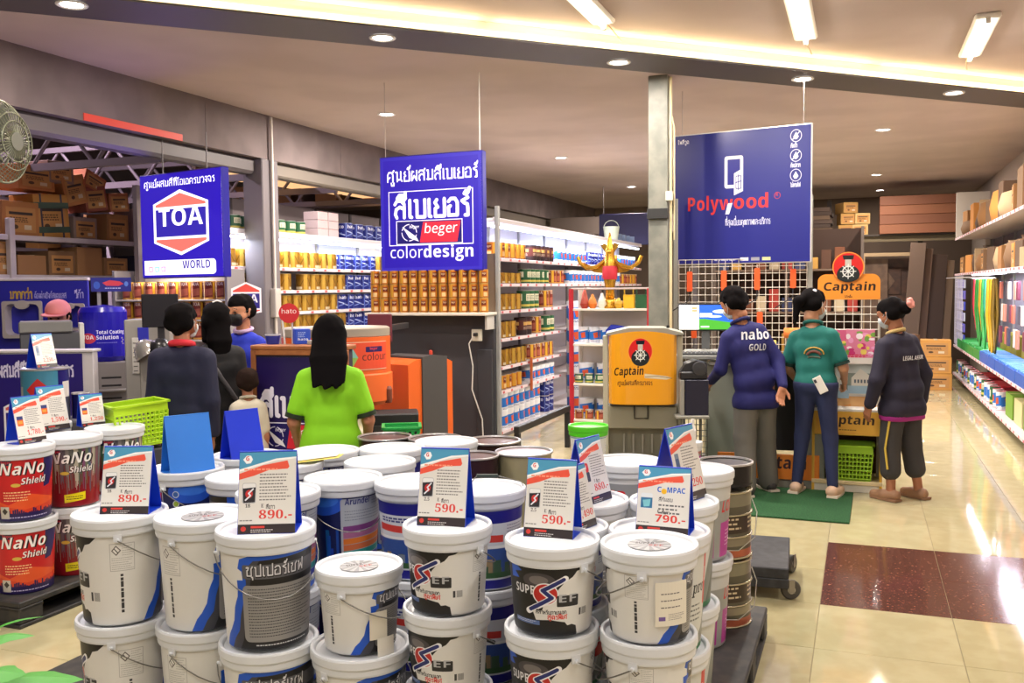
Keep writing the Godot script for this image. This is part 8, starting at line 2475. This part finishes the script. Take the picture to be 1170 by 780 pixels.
		"tail":
			hair.append([H.call(0, 0.045, -0.1), H.call(0.02, 0.0, -0.15), 0.034 * s, 0.04 * s])
			hair.append([H.call(0.02, 0.0, -0.15), H.call(0.05, -0.17, -0.135), 0.04 * s, 0.014 * s])
			for sd in [-1, 1]: hair.append([H.call(0.066 * sd, 0.035, 0.01), H.call(0.07 * sd, -0.02, -0.03), 0.022 * s, 0.016 * s])
		"bun":
			hair.append([H.call(0, 0.02, -0.12), H.call(0, 0.0, -0.13), 0.045 * s, 0.04 * s])
			for sd in [-1, 1]: hair.append([H.call(0.066 * sd, 0.035, 0.01), H.call(0.074 * sd, -0.02, -0.02), 0.022 * s, 0.016 * s])
	var hr := RandomNumberGenerator.new()
	hr.seed = int(h * 1000)
	for i in 26:       # locks that break the outline
		var aa := hr.randf() * TAU
		var el := hr.randf_range(-0.1, 1.2)
		var dd := Vector3(cos(aa) * cos(el), sin(el), sin(aa) * cos(el) - 0.25).normalized()
		var q: Vector3 = H.call(dd.x * 0.072, 0.05 + dd.y * 0.066, -0.02 + dd.z * 0.072)
		hair.append([q, q + hb * (dd * 0.018 + Vector3(hr.randf_range(-0.02, 0.02), -0.022, 0)) * s, 0.02 * s, 0.009 * s])
	var hm := M(c.get("hair_col", col(15, 12, 13)), 0.86)
	hm.metallic_specular = 0.2
	part(t, "hair", blob(hair, 0.0075, 170.0).done(), hm)
	if c.has("mask"):
		part(t, "mask", blob([[H.call(-0.036, -0.036, 0.062), H.call(0.036, -0.036, 0.062), 0.034 * s, 0.034 * s], [H.call(-0.024, -0.074, 0.055), H.call(0.024, -0.074, 0.055), 0.03 * s, 0.03 * s], [H.call(0, -0.02, 0.094), H.call(0, -0.06, 0.09), 0.017 * s, 0.018 * s]], 0.008, 130.0).done(), M(c.mask, 0.7))
		for sd in [-1, 1]: part(t, "mask_loop", tube([H.call(0.062 * sd, -0.02, 0.05), H.call(0.084 * sd, 0.01, 0.01), H.call(0.096 * sd, 0.012, -0.014), H.call(0.088 * sd, -0.03, -0.002), H.call(0.062 * sd, -0.065, 0.05)], 0.0022, 5), M(c.mask.lightened(0.2), 0.6))
	# clothes
	var fat: float = c.get("fat", 1.12)
	var top := []
	for b in torso: top.append([b[0], b[1], b[2] * fat, b[3] * fat])
	var hem: float = c.get("hem", 0.8) * s
	if hem < 0.84 * s: top.append([Vector3(-0.075 * s * wd, hem + 0.05, 0), Vector3(0.075 * s * wd, hem + 0.05, 0), 0.104 * s * fat, 0.104 * s * fat])
	var lng: bool = c.get("long", false)
	for i in 2:
		var sl: float = c.get("sleeve", 0.045) * s
		if lng:
			top.append([arms[i][0], arms[i][1], sl * 1.15, sl])
			top.append([arms[i][1], arms[i][1].lerp(arms[i][2], 0.93), sl, sl * 0.8])
		else:
			top.append([arms[i][0], arms[i][0].lerp(arms[i][1], 0.72), 0.052 * s, 0.058 * s])
	var tk := 110.0
	var clips := [[Vector3(0, hem, 0), Vector3.DOWN]]
	part(t, c.get("top_name", "shirt"), blob(top, 0.013, tk, clips).done(), M(c.top, c.get("top_rough", 0.8)))
	part(t, "collar", tube(Array(range(20)).map(func(i): return neck + lean * (Vector3(cos(TAU * i / 20) * 0.066, 0.035 + 0.014 * sin(TAU * i / 20 + PI), sin(TAU * i / 20) * 0.062) * s)), c.get("collar_r", 0.015) * s, 7, true), M(c.get("collar", c.top.darkened(0.15)), 0.8))
	if c.has("cuff") and not lng:
		for i in 2:
			var e: Vector3 = arms[i][0].lerp(arms[i][1], 0.86)
			part(t, "cuff", tube([e - (arms[i][1] - arms[i][0]).normalized() * 0.012, e + (arms[i][1] - arms[i][0]).normalized() * 0.012], 0.061 * s, 18), M(c.cuff, 0.8))
	if c.has("words"):
		for q in c.words:
			part(t, "print", print_on(top, tk, q[0], q[1], q[2] * s, q[3] * s, q[4] * s, q[5] * s, 0.1), M(q[6], 0.6))
	var leg := []
	var tf: float = c.get("leg_fat", 1.15)
	leg.append([Vector3(-0.075 * s * wd, 0.86 * s, -0.005), Vector3(0.075 * s * wd, 0.86 * s, -0.005), 0.1 * s, 0.1 * s])
	for i in 2:
		var en: Vector3 = legs[i][1].lerp(legs[i][2], c.get("leg_end", 0.92))
		leg.append([legs[i][0], legs[i][1], 0.084 * s * sqrt(tf), 0.055 * s * tf])
		leg.append([legs[i][1], en, 0.055 * s * tf, c.get("ankle_r", 0.045) * s * tf])
	part(t, "trousers", blob(leg, 0.014, 110.0, [[Vector3(0, 0.01, 0), Vector3.DOWN], [Vector3(0, hem + 0.035, 0), Vector3.UP]]).done(), M(c.legs, 0.85))
	for i in 2:
		var f: Vector3 = feet[i] * s
		var o := 0.012 * (1 if i else -1) * s
		var sg := blob([[f + Vector3(0, 0.045 * s, -0.055 * s), f + Vector3(o, 0.036 * s, 0.03 * s), 0.046 * s, 0.044 * s], [f + Vector3(o, 0.036 * s, 0.03 * s), f + Vector3(o * 1.6, 0.03 * s, 0.125 * s), 0.044 * s, 0.036 * s]], 0.009, 120.0, [[Vector3(0, 0.0015, 0), Vector3.DOWN]])
		var sh := part(t, "shoe", sg.done(), M(c.get("shoe", col(40, 38, 40)), 0.6))
		part(sh, "sole", prism([Vector2(-0.04, -0.1), Vector2(0.04, -0.1), Vector2(0.048, 0.05), Vector2(0.042, 0.14), Vector2(0.0, 0.165), Vector2(-0.042, 0.14), Vector2(-0.048, 0.05)].map(func(p): return p * s), 0.001, 0.018), M(c.get("sole", col(206, 196, 180)), 0.7), f + Vector3(o, 0.02, 0), Vector3(PI / 2, 0, 0))
	c.head = head
	c.hb = hb
	c.s = s
	c.top_bones = top
	return t
const DOWN_ARM := [[Vector3(-0.03, -0.27, -0.02), Vector3(0.0, -0.23, 0.05)], [Vector3(0.03, -0.27, -0.02), Vector3(0.0, -0.23, 0.05)]]
const FWD_ARM := [[Vector3(-0.05, -0.25, 0.06), Vector3(0.06, 0.03, 0.23)], [Vector3(0.05, -0.25, 0.06), Vector3(-0.06, 0.03, 0.23)]]
func away(p: Vector3, deg: float) -> float:      # yaw that looks away from the viewer, turned `deg` to the viewer's left
	return to_eye(p) + PI + deg_to_rad(deg)
func _build_people() -> void:
	# customers at the grey counter
	var p := on_y(866, 566, 0.0)
	var c := {"at": Vector3(p.x - 0.02, 0.012, p.z), "yaw": away(p, 30), "h": 1.6, "label": "man in a navy long-sleeved shirt bending over the counter, hand behind his back", "lean_s": -0.2, "lean_f": 0.14, "head_yaw": 0.35, "head_pitch": 0.25, "top": col(24, 24, 92), "long": true, "sleeve": 0.047, "hem": 0.66, "fat": 1.12, "width": 0.98, "legs": col(108, 104, 98), "leg_fat": 1.5, "ankle_r": 0.05, "leg_end": 1.0, "mask": col(190, 200, 206), "shoe": col(60, 56, 56), "hair": "short", "skin": col(170, 112, 80),
		"arms": [[Vector3(-0.09, -0.22, 0.06), Vector3(0.0, -0.08, 0.2)], [Vector3(0.1, -0.25, -0.06), Vector3(-0.06, -0.2, -0.14), Vector3(-0.5, -0.6, -0.1), Vector3(0, 0, -1), 1.0]],
		"words": [["nabo", "sans_bold", -0.06, 1.16, 0.075, 0.24, col(226, 226, 232)], ["GOLD", "sans_bold", -0.05, 1.085, 0.05, 0.15, col(206, 206, 214)]], "feet": [Vector3(-0.16, 0, 0.1), Vector3(0.1, 0, -0.02)], "top_name": "long_sleeved_shirt"}
	# the arm behind the back is on the viewer's right: the person's right is -X, seen from behind it lies on the right
	c.arms = [[Vector3(-0.07, -0.25, -0.05), Vector3(0.09, -0.2, -0.12), Vector3(0.5, -0.7, -0.1), Vector3(0, 0, -1), -1.0], [Vector3(0.09, -0.22, 0.06), Vector3(0.0, -0.08, 0.2)]]
	c.words[0][2] = -0.03
	c.words[1][2] = -0.02
	person(c)
	p = on_y(931, 566, 0.0)
	var d := {"at": Vector3(p.x, 0.012, p.z), "yaw": away(p, -14), "h": 1.56, "label": "woman in a teal polo shirt and jeans with a phone in her back pocket", "head_yaw": -0.45, "head_pitch": 0.2, "lean_f": 0.1, "lean_s": -0.07, "top": col(8, 100, 92), "hem": 0.85, "fat": 1.06, "width": 1.0, "legs": col(38, 46, 84), "leg_fat": 1.05, "leg_end": 0.96, "ankle_r": 0.04, "mask": col(196, 206, 206), "shoe": col(214, 178, 150), "sole": col(226, 210, 190), "hair": "tail", "cuff": col(14, 48, 40), "collar": col(12, 92, 84), "skin": col(196, 142, 108),
		"arms": [[Vector3(-0.07, -0.25, 0.03), Vector3(0.04, -0.1, 0.2)], [Vector3(0.09, -0.23, 0.05), Vector3(-0.02, -0.1, 0.2)]], "feet": [Vector3(-0.14, 0, 0.0), Vector3(0.14, 0, 0.02)], "top_name": "polo_shirt"}
	var t := person(d)
	part(t, "ribbon", blob([[d.head + d.hb * Vector3(0.0, 0.07, -0.1), d.head + d.hb * Vector3(-0.05, 0.09, -0.06), 0.012, 0.02], [d.head + d.hb * Vector3(0.0, 0.07, -0.1), d.head + d.hb * Vector3(0.04, 0.03, -0.11), 0.012, 0.016]], 0.006, 200.0).done(), M(col(214, 214, 224), 0.6))
	# the small emblem on her back: a gold arch over a rust-coloured roof
	for q in [[0.07, 1.1, 0.0, PI, 0.05, 0.006, col(190, 146, 56)], [0.05, 1.085, 0.2, 2.9, 0.035, 0.011, col(110, 60, 48)], [0.045, 1.07, 0.0, PI, 0.008, 0.007, col(84, 96, 80)]]:
		var em := []
		for i in 13:
			var a := lerpf(q[2], q[3], i / 12.0)
			em.append(on_back(d.top_bones, cos(a) * q[0], (q[1] + sin(a) * q[4]) * d.s, 0.001))
		part(t, "emblem", tube(em, q[5], 5), M(q[6], 0.7))
	# the phone sticking out of her back pocket (its own thing)
	var bk := t.global_transform * Vector3(-0.065, 0.845, -0.122)
	var ph := thing("phone", "white phone sticking out of the jeans' back pocket", "phone", bk, t.rotation.y)
	ph.rotation.z = -0.5
	part(ph, "case", cbox(Vector3(0.066, 0.13, 0.012), 0.004), M(col(226, 220, 212), 0.35), Vector3(0, -0.06, 0))
	part(ph, "lens", cbox(Vector3(0.018, 0.026, 0.004), 0.001), M(col(60, 58, 62), 0.3), Vector3(0.018, 0.03, -0.007))
	p = on_y(1022, 565, 0.0)
	var e := {"at": Vector3(p.x + 0.04, 0.002, p.z + 0.13), "yaw": away(p, 52), "h": 1.5, "label": "woman in a dark violet jacket lettered LEGAL AFFAIR with a flower in her hair", "head_yaw": 0.25, "head_pitch": 0.2, "lean_f": 0.1, "lean_s": -0.07, "top": col(34, 30, 50), "long": true, "sleeve": 0.058, "hem": 0.67, "fat": 1.28, "width": 1.12, "legs": col(58, 55, 56), "leg_fat": 1.45, "leg_end": 0.56, "ankle_r": 0.055, "mask": col(190, 198, 204), "shoe": col(150, 112, 84), "sole": col(140, 104, 78), "hair": "bun", "collar": col(196, 170, 110), "skin": col(160, 104, 74),
		"arms": [[Vector3(-0.1, -0.27, -0.02), Vector3(-0.01, -0.22, 0.06)], [Vector3(0.1, -0.25, 0.02), Vector3(0.0, -0.2, 0.1)]], "feet": [Vector3(-0.12, 0, -0.05), Vector3(0.12, 0, 0.02)], "top_name": "jacket",
		"words": [["LEGAL AFFAIR", "sans_bold", 0.03, 1.1, 0.034, 0.28, col(232, 232, 238)]]}
	t = person(e)
	part(t, "hair_flower", blob(Array(range(6)).map(func(i): return [e.head + e.hb * Vector3(0, 0.03, -0.16), e.head + e.hb * Vector3(cos(TAU * i / 6.0) * 0.028, 0.035 + sin(TAU * i / 6.0) * 0.028, -0.17), 0.014, 0.016]), 0.006, 200.0).done(), M(col(226, 150, 140), 0.7))
	var bl := blob([[Vector3(-0.08, 0.665, 0) * e.s, Vector3(0.08, 0.665, 0) * e.s, 0.122 * e.s, 0.122 * e.s]], 0.012, 90.0, [[Vector3(0, 0.635 * e.s, 0), Vector3.DOWN], [Vector3(0, 0.69 * e.s, 0), Vector3.UP]])
	part(t, "shirt_hem", bl.done(), M(col(150, 30, 120), 0.8))
	for sd in [-1, 1]:
		var fx: float = [-0.12, 0.12][0 if sd < 0 else 1]
		part(t, "side_stripe", tube([Vector3(sd * 0.175 * e.s, 0.7 * e.s, -0.03), Vector3((fx + sd * 0.075) * e.s, 0.42 * e.s, 0.0), Vector3((fx + sd * 0.083) * e.s, 0.26 * e.s, -0.03)], 0.008, 6), M(col(206, 176, 70), 0.7))
	# customers before the TOA corner
	p = at_d(207, 347, 5.78)
	person({"at": Vector3(p.x, 0, p.z), "yaw": away(p, -18), "h": 1.525, "label": "man in a navy padded jacket with a red collar in front of the TOA sign", "head_yaw": -0.3, "top": col(18, 20, 50), "long": true, "sleeve": 0.07, "hem": 0.72, "fat": 1.28, "width": 1.0, "legs": col(40, 38, 44), "leg_fat": 1.2, "mask": col(196, 204, 206), "shoe": col(40, 38, 40), "hair": "short", "collar_r": 0.023, "collar": col(206, 40, 56), "skin": col(166, 110, 80), "arms": DOWN_ARM, "top_name": "jacket"})
	p = at_d(246, 347, 6.15)
	var f := {"at": Vector3(p.x, 0, p.z), "yaw": away(p, 20), "h": 1.52, "label": "woman in black with long hair and a grey shoulder strap", "top": col(22, 21, 24), "long": true, "sleeve": 0.055, "hem": 0.7, "fat": 1.15, "width": 0.98, "legs": col(30, 30, 36), "leg_fat": 1.15, "shoe": col(40, 38, 40), "hair": "long", "hair_len": 0.27, "hair_w": 0.68, "skin": col(176, 122, 92), "arms": DOWN_ARM, "top_name": "blouse"}
	t = person(f)
	var sb := []
	for i in 9:
		var x := 0.12 - 0.3 * i / 8.0
		var y: float = (1.27 - 0.5 * i / 8.0) * f.s
		sb.append(on_back(f.top_bones, x, y, 0.006))
	part(t, "shoulder_strap", tube(sb, 0.016, 6), M(col(84, 82, 86), 0.7))
	part(t, "hair_clip", tube([f.head + f.hb * Vector3(-0.03, 0.125, -0.05), f.head + f.hb * Vector3(0, 0.137, -0.05), f.head + f.hb * Vector3(0.03, 0.125, -0.05)], 0.005, 6), M(col(226, 222, 220), 0.4))
	p = at_d(276, 337, 6.9)
	person({"at": Vector3(p.x, 0, p.z), "yaw": to_eye(p) - deg_to_rad(40), "h": 1.57, "label": "shop worker in a royal blue polo shirt and black face mask behind the counter", "head_yaw": -0.1, "head_pitch": 0.12, "top": col(22, 42, 168), "hem": 0.75, "fat": 1.14, "width": 1.05, "legs": col(40, 40, 50), "mask": col(24, 22, 24), "hair": "short", "collar": col(196, 170, 206), "skin": col(190, 132, 100), "arms": FWD_ARM, "top_name": "polo_shirt"})
	p = at_d(279, 416, 5.95)
	person({"at": Vector3(p.x + 0.02, 0, p.z), "yaw": away(p, 10), "h": 1.1, "width": 0.85, "label": "child in a cream shirt between the woman in black and the navy counter", "top": col(214, 204, 184), "hem": 0.76, "fat": 1.15, "legs": col(60, 70, 100), "hair": "short", "skin": col(170, 112, 84), "arms": DOWN_ARM, "hair_col": col(40, 28, 24)})
	# the woman in the lime shirt by the pails
	p = at_d(376, 365, 5.05)
	var l := {"at": Vector3(p.x, 0, p.z), "yaw": away(p, -4), "h": 1.455, "label": "woman in a lime green polo shirt with long straight hair, seen from behind", "head_pitch": 0.3, "lean_f": 0.04, "top": col(134, 204, 20), "hem": 0.74, "fat": 1.14, "width": 1.08, "legs": col(36, 36, 44), "cuff": col(26, 40, 14), "collar": col(120, 190, 20), "shoe": col(50, 48, 50), "hair": "long", "hair_len": 0.31, "skin": col(176, 116, 84), "arms": [[Vector3(-0.07, -0.26, 0.0), Vector3(0.01, -0.16, 0.16)], [Vector3(0.07, -0.26, 0.0), Vector3(-0.01, -0.16, 0.16)]], "top_name": "polo_shirt"}
	person(l)
	# the person in the pink cap behind the grey terminal
	p = at_d(67, 352, 7.85)
	var q := {"at": Vector3(p.x, 0, p.z), "yaw": to_eye(p) - 0.35, "h": 1.505, "label": "person in a pink cap peering over the grey cabinet", "head_pitch": 0.1, "top": col(150, 120, 130), "hem": 0.76, "legs": col(60, 56, 64), "hair": "short", "skin": col(176, 118, 92), "arms": DOWN_ARM}
	t = person(q)
	var cap := blob([[q.head + q.hb * Vector3(0, 0.06, -0.02), q.head + q.hb * Vector3(0, 0.062, 0.01), 0.098, 0.095]], 0.01, 120.0, [[q.head + q.hb * Vector3(0, 0.035, 0), -(q.hb * Vector3.UP)]])
	var cn := part(t, "cap", cap.done(), M(col(214, 130, 130), 0.8))
	part(cn, "brim", prism(disc(0.1, 0.08, 24), -0.004, 0.004), M(col(206, 122, 124), 0.8), q.head + q.hb * Vector3(0, 0.04, 0.09), Vector3(PI / 2 + 0.2, q.hb.get_euler().y, 0))
func _build_plants() -> void:
	# broad green leaves reaching into the near left corner
	var green := M(col(70, 150, 50), 0.5)
	green.backlight_enabled = true
	green.backlight = col(60, 120, 30)
	var pot := on_y(-70, 780, 0.0)
	var base := Vector3(-2.55, 0.0, -1.62)
	var t := thing("potted_plant", "broad-leaved green house plant beside the pail display", "plant", base)
	part(t, "pot", lathe([Vector2(0, 0), Vector2(0.13, 0), Vector2(0.17, 0.26), Vector2(0.18, 0.28), Vector2(0.16, 0.28), Vector2(0.15, 0.24), Vector2(0, 0.24)], 28), M(col(150, 96, 70), 0.7))
	var tips := [[-70, 806, 96, 776, 1.95, 0.1], [-60, 762, 40, 726, 2.05, 0.06], [-40, 752, 51, 704, 2.2, 0.016], [-70, 800, 30, 770, 1.85, 0.1]]
	for q in tips:
		var e := at_d(q[2], q[3], q[4])
		var lf := Geo.new()
		var st := at_d(q[0], q[1], q[4]) - base
		var stem := [Vector3(0, 0.24, 0), Vector3(st.x * 0.3, 0.24 + (st.y - 0.24) * 0.6, st.z * 0.3), st]
		part(t, "stem", tube(stem, 0.006, 6), green)
		# the blade: a ribbed heart-shaped surface along the last part of the way
		var a: Vector3 = stem[2]
		var b := e - base
		var ax := (b - a)
		var side := ax.cross(Vector3.UP).normalized()
		var nrm := side.cross(ax).normalized()
		var n := 10
		for i in n:
			var t0 := float(i) / n
			var t1 := float(i + 1) / n
			for sd in [-1.0, 1.0]:
				var w0: float = q[5] * sin(PI * pow(t0, 0.75)) * (1.0 - 0.18 * absf(sin(t0 * 14.0)))
				var w1: float = q[5] * sin(PI * pow(t1, 0.75)) * (1.0 - 0.18 * absf(sin(t1 * 14.0)))
				var p0 := a + ax * t0 + nrm * 0.03 * sin(PI * t0)
				var p1 := a + ax * t1 + nrm * 0.03 * sin(PI * t1)
				var o0: Vector3 = p0 + side * w0 * sd - nrm * w0 * 0.25
				var o1: Vector3 = p1 + side * w1 * sd - nrm * w1 * 0.25
				if sd > 0: lf.quad(p0, o0, o1, p1)
				else: lf.quad(p0, p1, o1, o0)
		part(t, "leaf", lf.done(), green)

func _ready() -> void:
	rng.seed = 7
	_set_stage()
	_build_room()
	_make_labels()
	_build_pails()
	_build_signs()
	_build_shelves()
	_build_people()
	_build_plants()
